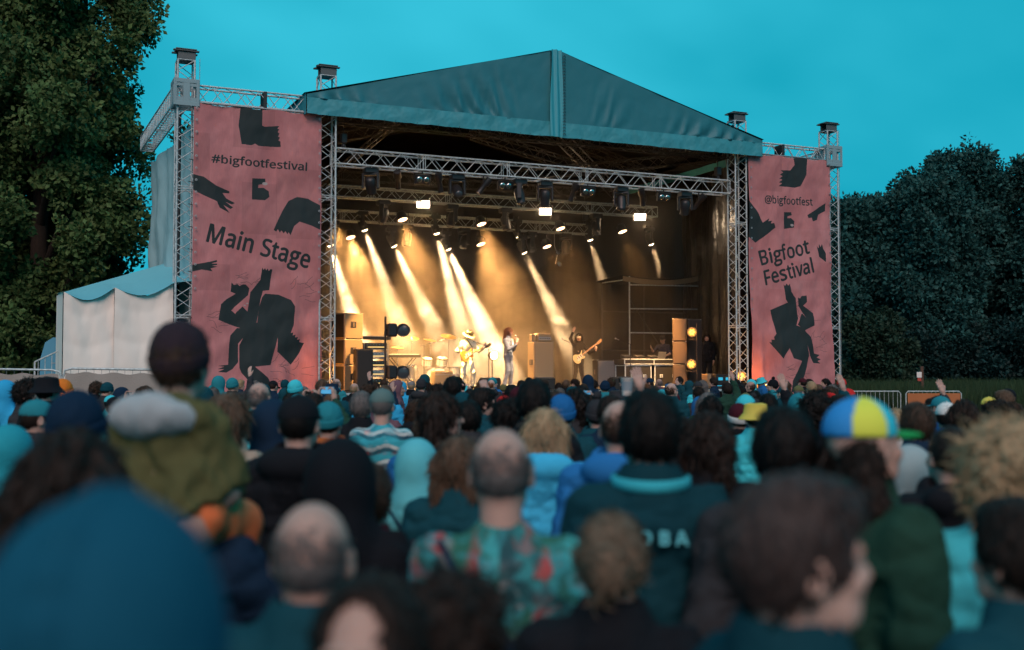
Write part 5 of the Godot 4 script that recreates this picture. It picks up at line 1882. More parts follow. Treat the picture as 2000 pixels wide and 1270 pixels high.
# coats and tops over the joints; kinds: jacket, hood_down, hood_up, shirt, suit
func top_of(j: Dictionary, kind: String, cell := 0.0155) -> ArrayMesh:
	var lo := Vector3.ONE * 9.0
	var hi := -lo
	for k in ["pel", "nek", "sl", "sr", "el", "er", "wl", "wr"]:
		lo = lo.min(j[k])
		hi = hi.max(j[k])
	hi.y = maxf(hi.y, j.hd.origin.y + 0.02)
	lo.y = minf(lo.y, j.pel.y - 0.16)
	if kind in ["hood_up", "hood_big"]:
		hi.y = maxf(hi.y, j.hd.origin.y + 0.2)
	var f := Field.new(lo - Vector3(0.2, 0.04, 0.25), hi + Vector3(0.2, 0.1, 0.25), cell)
	var thick := 0.0 if kind in ["shirt", "suit"] else 0.022
	for s in [-1.0, 1.0]:
		f.cap(j.che + Vector3(s * 0.075, 0.03, 0.005), j.pel + Vector3(s * 0.07, 0.1, 0.005), 0.105 + thick, 0.1 + thick, 0.06)
		f.cap(j.pel + Vector3(s * 0.07, 0.1, 0.005), j.pel + Vector3(s * 0.075, -0.1, 0.005), 0.1 + thick, 0.11 + thick, 0.06)
	f.cap(j.sl, j.sr, 0.066 + thick * 0.8, 0.066 + thick * 0.8, 0.07)
	f.cap(j.nek + Vector3(0, -0.06, 0.0), j.nek + Vector3(0, 0.0, 0.0), 0.1 + thick, 0.07 + thick, 0.07)
	for q in ["l", "r"]:
		f.cap(j["s" + q], j["e" + q], 0.066 + thick, 0.056 + thick, 0.04)
		if kind == "shirt":
			f.cap(j["s" + q].lerp(j["e" + q], 0.85), j["s" + q].lerp(j["e" + q], 1.02), 0.06, 0.0605, 0.02)
		else:
			f.cap(j["e" + q], j["w" + q].lerp(j["e" + q], 0.08), 0.056 + thick, 0.04 + thick * 0.7, 0.03)
	if kind == "shirt":
		for q in ["l", "r"]:
			var e: Vector3 = j["e" + q]
			var dn: Vector3 = (j["w" + q] - e).normalized()
			f.cap(e + dn * 0.1, e + dn * 0.28, 0.09, 0.09, 0.01, 1)
	var nn := FastNoiseLite.new()
	nn.seed = 17
	nn.frequency = 1.0
	nn.fractal_octaves = 2
	f.rough(nn, 0.014 if thick > 0.0 else 0.008, Vector3(8, 5, 8))
	nn.fractal_type = FastNoiseLite.FRACTAL_RIDGED
	nn.seed = 23
	f.rough(nn, 0.013 if thick > 0.0 else 0.008, Vector3(5, 7.5, 5))
	if kind == "jacket" or kind == "suit":
		f.cap(j.nek + Vector3(0, 0.0, 0.0), j.nek + Vector3(0, 0.03, -0.005), 0.095, 0.097, 0.03)
		f.cap(j.nek + Vector3(0, 0.06, -0.01), j.nek + Vector3(0, 0.3, -0.03), 0.069, 0.08, 0.012, 1)
	elif kind == "hood_down":
		f.ell(j.nek + Vector3(0, 0.0, 0.085), Vector3(0.155, 0.085, 0.085), 0.03, 0, Basis(Vector3.RIGHT, -0.4))
		f.cap(j.nek + Vector3(-0.07, 0.03, -0.04), j.nek + Vector3(0.07, 0.03, -0.04), 0.06, 0.06, 0.03)
		f.ell(j.nek + Vector3(0, 0.07, 0.02), Vector3(0.1, 0.075, 0.085), 0.01, 1)
	elif kind.begins_with("hood_up") or kind == "hood_big":
		var c: Vector3 = j.hd.origin
		f.ell(c + Vector3(0, 0.015, 0.02), Vector3(0.117, 0.138, 0.14), 0.03)
		f.cap(c + Vector3(0, -0.06, 0.03), j.nek + Vector3(0, -0.02, 0.03), 0.11, 0.125, 0.05)
		f.ell(c + Vector3(0, -0.02, -0.09), Vector3(0.09, 0.118, 0.12), 0.015, 1)
		f.ell(c + Vector3(0, -0.005, 0.0), Vector3(0.093, 0.115, 0.11), 0.01, 1)
	if kind == "hood_big":
		# a big soft hood: long creases and a raised seam over the crown
		for k in 9:
			var a := -0.6 + k * 0.32
			var c: Vector3 = j.hd.origin + Vector3(0, 0.015, 0.02)
			f.cap(c + Vector3(0, 0.137 * cos(a), 0.14 * sin(a)), c + Vector3(0, 0.137 * cos(a + 0.32), 0.14 * sin(a + 0.32)), 0.013, 0.013, 0.012)
	var g := G.new()
	f.net(g)
	return g.mesh()


func legs_of(j: Dictionary, cell := 0.02, more := 0.0) -> ArrayMesh:
	var lo := Vector3.ONE * 9.0
	var hi := -lo
	for k in ["pel", "hl", "hr", "kl", "kr", "al", "ar"]:
		lo = lo.min(j[k])
		hi = hi.max(j[k])
	var f := Field.new(lo - Vector3(0.16, 0.1, 0.16), hi + Vector3(0.16, 0.12, 0.16), cell)
	f.cap(j.hl + Vector3(0, 0.03, 0.01), j.hr + Vector3(0, 0.03 + more * 3.0, 0.01), 0.108 + more, 0.108 + more, 0.05)
	for q in ["l", "r"]:
		f.cap(j["h" + q], j["k" + q], 0.098, 0.075, 0.04)
		f.cap(j["k" + q], j["a" + q] + Vector3(0, 0.03, 0), 0.075, 0.062, 0.03)
	var nn := FastNoiseLite.new()
	nn.seed = 18
	nn.frequency = 1.0
	f.rough(nn, 0.014, Vector3(9, 7, 9))
	var g := G.new()
	f.net(g)
	return g.mesh()


func shoes_of(j: Dictionary) -> ArrayMesh:
	var g := G.new()
	for q in ["l", "r"]:
		var a: Vector3 = j["a" + q]
		var t: Vector3 = j["t" + q]
		var f := Field.new(a.min(t) - Vector3(0.09, 0.07, 0.09), a.max(t) + Vector3(0.09, 0.07, 0.09), 0.013)
		f.cap(a + Vector3(0, -0.045, 0.03), t, 0.044, 0.038, 0.03)
		f.cap(a + Vector3(0, -0.03, 0.02), a + Vector3(0, 0.02, 0.01), 0.048, 0.048, 0.03)
		f.cap(t, t + (t - a).normalized() * 0.03, 0.038, 0.034, 0.02)
		f.cut(Vector3(0, minf(a.y - 0.083, t.y - 0.03), 0), Vector3(0, -1, 0))
		f.net(g)
	return g.mesh()


func make_poses() -> void:
	POSE["stand"] = standing()
	var j := standing()
	j.er = Vector3(0.30, 1.52, -0.12)
	j.wr = Vector3(0.24, 1.78, -0.16)
	j.sr = Vector3(0.178, 1.43, 0.0)
	j.pr = Vector3(0, 0, -1)
	POSE["arm_up"] = j
	j = standing()
	j.er = Vector3(0.25, 1.42, -0.28)
	j.wr = Vector3(0.085, 1.66, -0.38)
	j.el = Vector3(-0.25, 1.42, -0.28)
	j.wl = Vector3(-0.085, 1.66, -0.38)
	j.gl = true
	j.gr = true
	j.dl = Vector3(0.1, 1, -0.2)
	j.dr = Vector3(-0.1, 1, -0.2)
	j.pl = Vector3(1, 0, -0.2)
	j.pr = Vector3(-1, 0, -0.2)
	POSE["phone"] = j
	j = standing()
	j.er = Vector3(0.24, 1.5, -0.16)
	j.wr = Vector3(0.20, 1.74, -0.2)
	j.sr = Vector3(0.178, 1.43, 0.0)
	j.gr = true
	j.pr = Vector3(-0.3, 0, -1)
	POSE["fist_up"] = j
	for q in [["stand_l", 0.55, 0.0, 0.06], ["stand_r", -0.55, 0.0, -0.05], ["stand_d", 0.12, -0.28, 0.04]]:
		j = standing()
		j.hd = Transform3D(Basis(Vector3.UP, q[1]) * Basis(Vector3.RIGHT, q[2]) * Basis(Vector3.BACK, q[3]), j.hd.origin + Vector3(0, -0.005, -0.02 if q[2] else 0.0))
		POSE[q[0]] = j
	for p in POSE:
		BODY[p] = body_of(POSE[p])
	for k in ["jacket", "hood_down", "hood_up", "shirt"]:
		WEAR["stand " + k] = top_of(POSE["stand"], k)
	for p in ["arm_up", "phone", "fist_up"]:
		WEAR[p + " jacket"] = top_of(POSE[p], "jacket")
	LEGS["trousers"] = legs_of(POSE["stand"])
	LEGS["shoes"] = shoes_of(POSE["stand"])


func tone(key: String, c: Color, rough := 0.85) -> StandardMaterial3D:
	var k := key + c.to_html()
	if not M.has(k):
		var m := mat(k, c, rough)
		match key:
			"skin":
				m.vertex_color_use_as_albedo = true
				m.subsurf_scatter_enabled = true
				m.subsurf_scatter_strength = 0.08
			"hair":
				m.metallic_specular = 0.3
				m.normal_enabled = true
				m.normal_texture = M.tex_weave
				m.normal_scale = 0.8
				m.uv1_triplanar = true
				m.uv1_scale = Vector3(9, 1.6, 9)
			"cloth":
				m.metallic_specular = 0.22
				tri_normal(m, M.tex_fold, 0.45, 1.3)
				m.uv1_scale = Vector3(2.2, 1.0, 2.2)
			"knit":
				m.metallic_specular = 0.15
				tri_normal(m, M.tex_weave, 0.8, 6.0)
	return M[k]


# look: hair or hat, its colour, the hair colour, the top, its colour, the skin, the pose
func person(label: String, at: Vector3, turn: float, size: float, look: Dictionary, group := "") -> Node3D:
	var o := thing("person", label, "person", Transform3D(Basis(Vector3.UP, turn).scaled(Vector3.ONE * size), at), group)
	var pose: String = look.get("pose", "stand")
	var j: Dictionary = POSE[pose]
	part("body", BODY[pose], tone("skin", look.skin, 0.6), o)
	var top: String = look.top
	if pose.begins_with("stand"):
		pose = "stand"
	if not WEAR.has(pose + " " + top):
		WEAR[pose + " " + top] = top_of(j, top)
	var jm: Material = look.mat if look.has("mat") else tone("cloth", look.tcol)
	part({"shirt": "shirt", "suit": "suit_jacket"}.get(top, "jacket"), WEAR[pose + " " + top], jm, o)
	if look.has("legs_mesh"):
		part("trousers", look.legs_mesh, tone("cloth", look.get("legs", Color(0.12, 0.13, 0.15))), o)
		part("shoes", look.shoes_mesh, tone("cloth", Color(0.05, 0.05, 0.05)), o)
	else:
		part("trousers", LEGS["trousers"], tone("cloth", look.get("legs", Color(0.12, 0.13, 0.15))), o)
		part("shoes", LEGS["shoes"], tone("cloth", Color(0.05, 0.05, 0.05)), o)
	var hat: String = look.hat
	if hat in ["beanie", "pompom", "cap", "panel_cap", "bucket", "brim_hat"]:
		var under: String = look.get("under", "crop")
		if under:
			head_part("hair", H[under], tone("hair", look.hcol, 0.6), o, j.hd)
		var hm: Material = tone("knit" if hat in ["beanie", "pompom"] else "cloth", look.hatcol)
		if hat in ["beanie", "pompom"]:
			var b := head_part("beanie", H["beanie"], hm, o, j.hd)
			var cf := part("cuff", H["cuff"], tone("knit", look.get("cuffcol", look.hatcol)), b)
			if hat == "pompom":
				part("pompom", H["pompom"], tone("knit", look.get("pomcol", look.hatcol)), b, Vector3(0, 0.165, 0.02))
		elif hat == "panel_cap":
			var pm := mat("panel_cap_cloth", Color.WHITE, 0.8)
			pm.vertex_color_use_as_albedo = true
			var b := head_part("cap", H["panel_cap"], pm, o, j.hd)
			part("brim", H["brim"], tone("cloth", lin(0.02, 0.30, 0.08)), b)
		elif hat == "cap":
			var b := head_part("cap", H["cap"], hm, o, j.hd)
			part("brim", H["brim"], hm, b)
		else:
			head_part("hat", H[hat], hm, o, j.hd)
	elif hat:
		head_part("hair", H[hat], tone("hair", look.hcol, 0.55), o, j.hd)
	return o


func head_part(called: String, m: Mesh, material: Material, o: Node3D, t: Transform3D) -> MeshInstance3D:
	var p := part(called, m, material, o)
	p.transform = t
	return p


var PAL := {"navy": lin(0.008, 0.024, 0.052), "black": lin(0.009, 0.011, 0.015), "char": lin(0.03, 0.033, 0.039), "dteal": lin(0.007, 0.054, 0.075), "teal": lin(0.02, 0.2, 0.25), "cyan": lin(0.05, 0.52, 0.62), "blue": lin(0.015, 0.12, 0.33), "sky": lin(0.03, 0.34, 0.62), "burg": lin(0.055, 0.012, 0.02), "green": lin(0.015, 0.05, 0.035), "olive": lin(0.115, 0.12, 0.055), "grey": lin(0.18, 0.18, 0.18), "lgrey": lin(0.38, 0.42, 0.43), "beige": lin(0.32, 0.27, 0.22), "white": lin(0.62, 0.66, 0.66), "red": lin(0.5, 0.025, 0.025), "orange": lin(0.65, 0.18, 0.03), "mauve": lin(0.13, 0.075, 0.1), "yellow": lin(0.6, 0.5, 0.1), "hblack": lin(0.007, 0.006, 0.006), "hdark": lin(0.017, 0.011, 0.009), "hbrown": lin(0.042, 0.026, 0.018), "hlight": lin(0.095, 0.062, 0.042), "hblond": lin(0.34, 0.25, 0.15), "hgrey": lin(0.12, 0.115, 0.115), "hginger": lin(0.16, 0.06, 0.02), "blue2": lin(0.004, 0.055, 0.105), "blue4": lin(0.006, 0.075, 0.13), "hsoft": lin(0.045, 0.033, 0.032), "hash": lin(0.16, 0.12, 0.085), "teal2": lin(0.02, 0.28, 0.36), "cyan2": lin(0.1, 0.46, 0.54), "cyan3": lin(0.05, 0.42, 0.5), "black2": lin(0.007, 0.009, 0.013), "orange2": lin(0.35, 0.1, 0.03), "grey2": lin(0.1, 0.17, 0.17), "sky2": lin(0.05, 0.45, 0.75), "dteal2": lin(0.005, 0.04, 0.056), "blue3": lin(0.02, 0.16, 0.42), "lgrey2": lin(0.3, 0.38, 0.4)}

const CROWD := """
-0.43|-1.2|-3|1.058||hdark||hood_big|blue4|1|stand|crop||person in a dark blue raised hood, largest and nearest at the lower left
-0.99|-2.5|4|1.065|wavy|hdark||jacket|black|1|stand|crop||person with bushy dark brown hair between the blue hood and the child
-1.69|-4.3|-6|1.088|beanie|hblack|navy|jacket|navy|1|stand|||person in a dark navy hat left of the child on shoulders
-3.17|-7.4|-50|1.027|cap|hdark|teal|jacket|char|1|stand|crop||person in a teal cap turned right, before the covered fence
-2.54|-5.6|-8|0.968||hdark||hood_up|teal2|1|stand|crop||person in a furry teal hood at the left edge
-5.73|-12.5|-20|1.046||hdark||hood_up|sky|1|stand|crop||person in a bright blue hood at the left edge, before the fence
-4.82|-11|-86|1.07|messy|hblack||jacket|char|1|stand|crop||dark haired person with a masked face turned right, before the fence
-4.42|-10.5|-15|1.099|bucket|hdark|black|jacket|black|1|stand|crop||person in a black bucket hat before the covered fence
-4.72|-11.6|-16|1.066|beanie|hdark|orange|jacket|char|1|stand|crop||person in an orange beanie beside the black bucket hat
-1.53|-6.0|-31|1.064|long|hlight||jacket|beige|1|stand|crop||woman with long blond brown hair and beige jacket right of the child
-2.06|-9.0|-8|1.084|bald|hgrey||jacket|teal|1|stand|crop||man with thinning grey hair and teal jacket below the left banner
-1.36|-6.3|-5|1.03||hdark||hood_up|navy|1|stand|crop||person in a raised navy hood beside the woman with long hair
-1.0|-5.2|-4|1.078|cap|hblack|black|hood_down|black|1|stand|crop||man in a black cap and wide black jacket below the left banner
-1.26|-7.6|-6|1.004|beanie|hdark|teal|hood_down|orange2|1|stand|crop||person in a teal beanie and rust orange hood below the left banner
-0.57|-3.7|-3|1.002||hdark||hood_up|black2|1|stand|crop||person in a tall black hood behind the balding grey man
-0.51|-3.9|-3|0.956|short|hbrown||jacket|burg|1|stand|crop||brown haired person in burgundy, between the black hood and the cyan hood
-0.42|-2.35|-3|0.997|bald|hgrey||jacket|dteal|1|stand|crop||balding man with cropped grey hair at the lower left centre
-0.23|-1.75|170|0.962|receding|hdark||jacket|black|1|stand|crop||dark haired person facing the camera, pale forehead at the bottom edge
-0.11|-2.0|-12|0.93|messy|hdark||hood_down|blue|1|stand|crop||dark haired person in a blue hooded jacket at the bottom centre
-1.01|-8.6|-5|1.055|cap|hgrey|grey2|shirt|jersey|1|stand|crop||man in a grey cap and striped cyan jersey before the speaker stack
-1.31|-9.6|-6|1.024|short|hgrey||jacket|black|1|stand|crop||grey haired person in black beside the striped jersey
-0.48|-5.6|-3|0.929||hdark||hood_up|cyan2|1|stand|crop|strap|woman in a light cyan hood and grey coat with a dark shoulder strap
-0.23|-4.9|-13|0.973|bob|hlight||jacket|dteal|1|stand|crop||woman with short light brown hair left of the bald man
-0.03|-3.15|-2|1.061|bald|hgrey||shirt|knit|1|stand|crop|strap|bald man in a patterned teal and red knit at the centre
-0.53|-7.0|-4|0.99|ponytail|hlight||hood_down|blue|1|stand|crop||woman with tied fair hair and blue hood before the drum kit
-0.41|-6.6|-75|1.059|wavy|hdark||jacket|black|1|stand|crop||man with long dark hair in profile facing right, before the drum kit
-0.31|-8.0|-3|1.007|short|hblack||jacket|char|1|stand|crop||black haired person in charcoal before the guitarist
-0.25|-9.6|-68|1.042|short|hblack||jacket|dteal|1|stand|crop|glasses|bearded man with glasses turned right before the guitarist
-0.02|-7.0|43|1.025|messy|hblack||jacket|black|1|stand|crop||black haired man turned left before the singer
0.13|-6.6|-2|1.104|short|hblack||jacket|black|1|stand|crop||tall black haired man right of the singer
0.18|-6.0|-2|1.019|bob|hblond||hood_down|sky2|1|stand|crop||blond woman in a bright blue puffer jacket at the centre
0.36|-8.0|-2|1.026|beanie|hdark|blue|jacket|dteal|1|stand|crop||person in a blue beanie right of the blond woman
0.55|-9.4|-21|1.037|wavy|hblack||jacket|char|1|stand|crop||person with long black hair beside the blue beanie
0.71|-9.2|-1|0.987|pompom|hdark|char|hood_down|dteal|1|stand|crop||person in a charcoal bobble hat before the keyboard desk
0.46|-3.7|-1|1.104|short|hblack||jacket|dteal2|1|stand|crop|letters|big dark haired man with a cyan collar stripe and letters on his back
0.49|-5.0|-9|1.072|bald|hbrown||hood_down|blue3|1|stand|crop||balding man in a blue hooded jacket left of the big dark haired man
0.88|-4.9|-35|1.031|wavy|hdark||jacket|black|1|stand|crop||dark haired woman turned right between the two big men
0.88|-5.6|-75|1.007|receding|hdark||jacket|char|1|stand|crop||man with receding hair in profile beside the big dark haired man
0.86|-3.5|-5|1.076|short|hblack||jacket|char|1|stand|crop||man with thick black hair and charcoal coat right of centre
0.25|-2.75|-10|0.945|bun|hash||jacket|black|1|stand|crop||woman with fair hair tied in a bun at the lower centre
0.48|-1.84|-77|1.047|short|hsoft||jacket|dteal2|3|stand|crop||nearest man at the lower right, seen in profile with his ear and cheek
1.07|-3.35|-62|1.101|panel_cap|hdark||jacket|green|1|stand|under_wavy||bearded man in a blue and yellow panelled cap at the right
1.82|-4.6|2|1.013|crop|hdark||hood_down|black|1|stand|crop||man with a shaved dark head and black hooded coat at the right
1.8|-5.0|-18|0.935||hdark||hood_up|lgrey2|1|stand|crop||person in a pale grey hood between the panelled cap and shaved head
1.44|-3.25|1|1.045|curly|hblond||jacket|cyan3|1|stand|crop||person with curly blond hair and a cyan jacket at the right edge
1.14|-2.5|25|0.979|short|hdark||jacket|dteal|1|stand|crop||dark haired person cut by the lower right edge
3.55|-9.0|-23|0.987|cap|hdark|white|jacket|blue|1|stand|crop||person in a white cap turned right, before the right barriers
3.53|-8.6|-34|0.997|wavy|hdark||jacket|black|1|stand|crop||person with long dark hair beside the white cap
5.64|-13.0|-66|0.947|cap|hdark|yellow|jacket|char|1|stand|crop||person in a yellow cap near the orange barrier panel
2.47|-9.5|4|1.01|beanie|hdark|teal|jacket|char|1|stand|crop||person in a teal beanie at the foot of the right banner
2.42|-8.8|4|1.017|curly|hblack||jacket|black|1|stand|crop||person with curly black hair at the foot of the right banner
2.22|-10.5|3|0.987|beanie|hdark|cyan|jacket|navy|1|stand|crop||person in a bright cyan beanie left of the right banner
1.99|-9.0|-17|0.986|bucket|hdark|yellow|jacket|cyan|1|stand|crop||person in a yellow bucket hat and cyan jacket left of the right banner
1.97|-9.6|3|0.959|beanie|hdark|burg|jacket|black|1|stand|crop||person in a red and white knitted hat left of the right banner
1.18|-8.8|0|0.998|beanie|hdark|cyan|jacket|char|1|stand|crop||person in a bright cyan beanie behind the big dark haired man
2.42|-6.6|3|1.024|short|hbrown||jacket|navy|1|stand|crop||brown haired person right of the panelled cap
-1.65|-7.2|-6|0.99|short|hdark||hood_down|cyan|1|stand|crop||dark haired person in a bright cyan jacket below the left banner
-0.67|-12.5|-5|1.081|short|hblack||jacket|black|1|stand|crop||tall person with round black hair before the guitarist
-0.09|-13|-3|0.94||hdark||hood_up|red|1|stand|crop||person in a raised red hood before the singer
0.0|-14.5|-3|1.007|short|hblack||jacket|char|1|stand|crop||black haired person beside the red hood
-1.89|-10.5|-8|1.002|short|hdark||jacket|green|1|phone|crop||person holding up a phone with both hands before the left inner tower
-0.48|-10.8|-4|0.998|beanie|hdark|dteal|jacket|dteal|1|fist_up|crop||person in a teal beanie with a raised fist before the guitarist
0.73|-8.2|-1|1.024|short|hdark||jacket|navy|1|arm_up|crop||person with a raised open hand before the keyboard desk
2.67|-11.5|5|0.985|short|hblack||jacket|black|1|arm_up|crop||person with a raised hand at the left of the right banner
3.27|-11.0|31|0.985|short|hdark||jacket|dteal|1|arm_up|crop||person with a raised arm right of the right banner
4.58|-12.0|11|0.95|short|hdark||jacket|char|1|arm_up|crop||person with a raised hand before the orange barrier panel
0.82|-12.0|-1|0.963|messy|hdark||jacket|dteal|1|phone|crop||person holding up a phone before the bass player
-1.77|-3.09|10|0.88|messy|hbrown|blue|hood_down|char|3|stand_l|crop||person in charcoal hoodie, tousled brown hair, near rows by the covered fence
-2.74|-4.71|13|0.93|receding|hbrown|char|jacket|char|2|stand_d|crop||person in charcoal jacket, receding brown hair, near rows by the covered fence
-3.11|-5.35|1|0.93|bald|hlight|lgrey|jacket|green|3|stand|crop||person in dark green jacket, thinning light brown hair, near rows by the covered fence
-3.36|-5.92|-26|0.93|wavy|hlight|olive|jacket|beige|0|stand|crop||person in beige jacket, wavy light brown hair, near rows by the covered fence
3.15|-6.2|-16|0.93|short|hblack|navy|jacket|grey|0|stand|crop||person in grey jacket, short black hair, near rows by the orange panel
-3.93|-7.19|-12|0.93|long|hlight|teal|jacket|navy|0|stand|crop||person in navy jacket, long light brown hair, near rows by the covered fence
-4.31|-7.78|67|0.93|beanie|hbrown|red|jacket|navy|2|stand_l|crop||person in navy jacket, red beanie, near rows by the covered fence
-2.29|-8.08|52|0.93|short|hbrown|lgrey|jacket|dteal|1|stand_r|crop||person in dark teal jacket, short brown hair, near rows under the left banner
-4.6|-8.31|10|0.93|receding|hdark|black|jacket|teal|0|stand_l|crop||person in teal jacket, receding dark hair, near rows by the covered fence
-4.96|-9.62|10|1.03|cap|hblack|white|jacket|navy|2|stand_d|crop||person in navy jacket, white cap, near rows by the covered fence
-3.97|-9.67|-14|0.95||hgrey|navy|hood_up|black|2|stand|crop||person in black raised hood, near rows by the covered fence
-2.85|-9.52|-19|1.005|ponytail|hblond|char|jacket|black|1|stand_d|crop||person in black jacket, blond ponytail, near rows by the white tent
3.11|-9.69|6|0.928|messy|hdark|olive|hood_down|navy|1|stand_l|crop||person in navy hoodie, tousled dark hair, near rows by the right barriers
4.17|-9.47|9|0.977|messy|hdark|lgrey|jacket|char|1|stand_l|crop||person in charcoal jacket, tousled dark hair, near rows by the orange panel
-3.3|-10.64|1|0.984|bald|hbrown|white|jacket|black|0|stand_l|crop||person in black jacket, thinning brown hair, middle rows by the white tent
0.41|-10.53|-4|1.017|short|hbrown|char|jacket|black|1|stand_d|crop||person in black jacket, short brown hair, middle rows by the amplifier stack
2.85|-10.65|21|0.949|short|hlight|olive|hood_down|burg|1|stand|crop||person in burgundy hoodie, short light brown hair, middle rows under the right banner
3.67|-10.57|19|0.924|ponytail|hblond|dteal|jacket|lgrey|2|stand_r|crop||person in light grey jacket, blond ponytail, middle rows by the right barriers
4.6|-10.16|28|0.956|wavy|hbrown|navy|jacket|navy|0|stand_d|crop||person in navy jacket, wavy brown hair, middle rows by the orange panel
-5.9|-11.29|-18|0.901|crop|hdark|navy|jacket|black|3|stand_d|crop||person in black jacket, cropped dark hair, middle rows by the covered fence
-3.81|-11.47|-10|0.945|crop|hblond|white|hood_down|teal|1|stand_r|crop||person in teal hoodie, cropped blond hair, middle rows by the white tent
-3.02|-11.42|2|0.983|bob|hlight|lgrey|hood_down|dteal|3|stand_r|crop||person in dark teal hoodie, bobbed light brown hair, middle rows under the left banner
-1.73|-11.34|-2|0.941|beanie|hblack|dteal|hood_down|dteal|0|stand|crop||person in dark teal hoodie, dark teal beanie, middle rows by the speaker stack
-0.96|-11.34|-11|0.952|wavy|hbrown|olive|hood_down|black|2|stand_r|crop||person in black hoodie, wavy brown hair, middle rows by the drum kit
0.08|-11.51|2|1.023|beanie|hblack|burg|hood_down|sky|2|stand_r|crop||person in sky blue hoodie, burgundy beanie, middle rows by the singer
0.99|-11.15|13|0.887|short|hblack|char|jacket|burg|3|stand_l|crop||person in burgundy jacket, short black hair, middle rows by the keyboard desk
2.08|-11.52|17|0.976|bob|hblack|navy|jacket|green|3|stand_r|crop||person in dark green jacket, bobbed black hair, middle rows by the right speakers
4.39|-11.32|23|0.978|cap|hlight|teal|hood_down|blue|2|stand|crop||person in blue hoodie, teal cap, middle rows by the orange panel
4.94|-11.39|18|0.907|short|hdark|dteal|hood_down|cyan|0|stand_l|crop||person in bright cyan hoodie, short dark hair, middle rows by the orange panel
-6.34|-12.21|-13|1.021||hdark|olive|hood_up|char|0|stand|crop||person in charcoal raised hood, middle rows by the covered fence, left one
-5.23|-12.3|-1|0.916||hbrown|cyan|hood_up|char|1|stand|crop||person in charcoal raised hood, middle rows by the covered fence, right one
-4.44|-12.3|39|0.961|cap|hbrown|black|jacket|navy|2|stand_r|crop||person in navy jacket, black cap, middle rows by the white tent
-3.09|-12.1|63|0.917|crop|hdark|white|jacket|sky|1|stand_d|crop||person in sky blue jacket, cropped dark hair, middle rows under the left banner
-2.38|-12.27|-9|0.968|beanie|hgrey|teal|jacket|dteal|1|phone|crop||person in dark teal jacket, teal beanie, middle rows under the left banner
-1.46|-12.36|-13|0.959||hbrown|red|hood_up|mauve|2|stand|crop||person in mauve raised hood, middle rows by the drum kit
1.52|-12.38|14|0.992|messy|hdark|blue|jacket|cyan|3|stand|crop||person in bright cyan jacket, tousled dark hair, middle rows by the keyboard desk
2.74|-12.61|30|0.938|pompom|hblack|char|jacket|olive|2|stand_l|crop||person in olive jacket, charcoal bobble hat, middle rows under the right banner
3.56|-12.38|23|0.972|beanie|hbrown|red|jacket|dteal|2|stand|crop||person in dark teal jacket, red beanie, middle rows under the right banner
4.86|-12.6|2|0.956|bun|hdark|olive|jacket|char|1|stand_r|crop||person in charcoal jacket, dark hair in a bun, middle rows by the orange panel
-6.67|-13.34|7|0.934||hdark|red|hood_up|teal|1|stand|crop||person in teal raised hood, middle rows by the covered fence
-5.71|-13.5|-39|0.942|short|hdark|grey|hood_down|mauve|0|stand|crop||person in mauve hoodie, short dark hair, middle rows by the covered fence
-4.56|-13.43|-26|0.956|ponytail|hdark|white|jacket|burg|2|stand_r|crop||person in burgundy jacket, dark ponytail, middle rows by the white tent
-3.71|-13.31|-24|0.996||hdark|teal|hood_up|dteal|0|stand|crop||person in dark teal raised hood, middle rows under the left banner
-2.68|-13.29|-21|0.964|receding|hdark|burg|hood_down|navy|3|stand_d|crop||person in navy hoodie, receding dark hair, middle rows under the left banner
-1.8|-13.32|-24|0.955|short|hblack|blue|hood_down|sky|2|stand_r|crop||person in sky blue hoodie, short black hair, middle rows by the speaker stack
-0.9|-13.18|-8|0.947|messy|hbrown|lgrey|jacket|char|1|stand_r|crop||person in charcoal jacket, tousled brown hair, middle rows by the drum kit
1.08|-13.13|-5|0.937||hgrey|grey|hood_up|teal|0|stand|crop||person in teal raised hood, middle rows by the bass player
2.35|-13.27|3|0.969|long|hgrey|white|hood_down|green|1|stand_r|crop||person in dark green hoodie, long grey hair, middle rows by the right speakers
3.42|-13.46|22|0.942|beanie|hgrey|teal|jacket|grey|2|stand_l|crop||person in grey jacket, teal beanie, middle rows under the right banner
4.15|-13.62|27|0.997|cap|hlight|red|jacket|blue|1|stand_d|crop||person in blue jacket, red cap, middle rows by the right barriers
6.01|-13.48|25|0.984|short|hlight|blue|jacket|burg|2|stand_l|crop||person in burgundy jacket, short light brown hair, middle rows by the orange panel
-7.11|-14.47|-52|0.994|beanie|hbrown|black|jacket|black|1|stand|crop||person in black jacket, black beanie, middle rows by the covered fence
-5.89|-14.35|-34|0.983|cap|hlight|teal|jacket|char|0|stand|crop||person in charcoal jacket, teal cap, middle rows by the covered fence
-4.73|-14.26|-7|1.002|wavy|hbrown|blue|hood_down|navy|2|stand_r|crop||person in navy hoodie, wavy brown hair, middle rows by the white tent
-3.58|-14.33|-8|0.925|beanie|hblack|navy|jacket|grey|3|stand|crop||person in grey jacket, navy beanie, middle rows under the left banner
-2.34|-14.34|-19|0.949|short|hlight|lgrey|hood_down|burg|3|stand_r|crop||person in burgundy hoodie, short light brown hair, middle rows by the speaker stack
-0.88|-14.2|-38|0.955|crop|hginger|burg|jacket|olive|2|stand_d|crop||person in olive jacket, cropped ginger hair, middle rows by the drum kit
1.7|-14.41|-14|0.944|cap|hbrown|white|hood_down|dteal|2|stand|crop||person in dark teal hoodie, white cap, middle rows by the keyboard desk
2.49|-14.6|-17|0.91||hgrey|grey|hood_up|blue|2|stand|crop||person in blue raised hood, middle rows by the right speakers
4.15|-14.59|9|0.912|short|hblack|teal|jacket|black|0|stand_r|crop||person in black jacket, short black hair, middle rows under the right banner
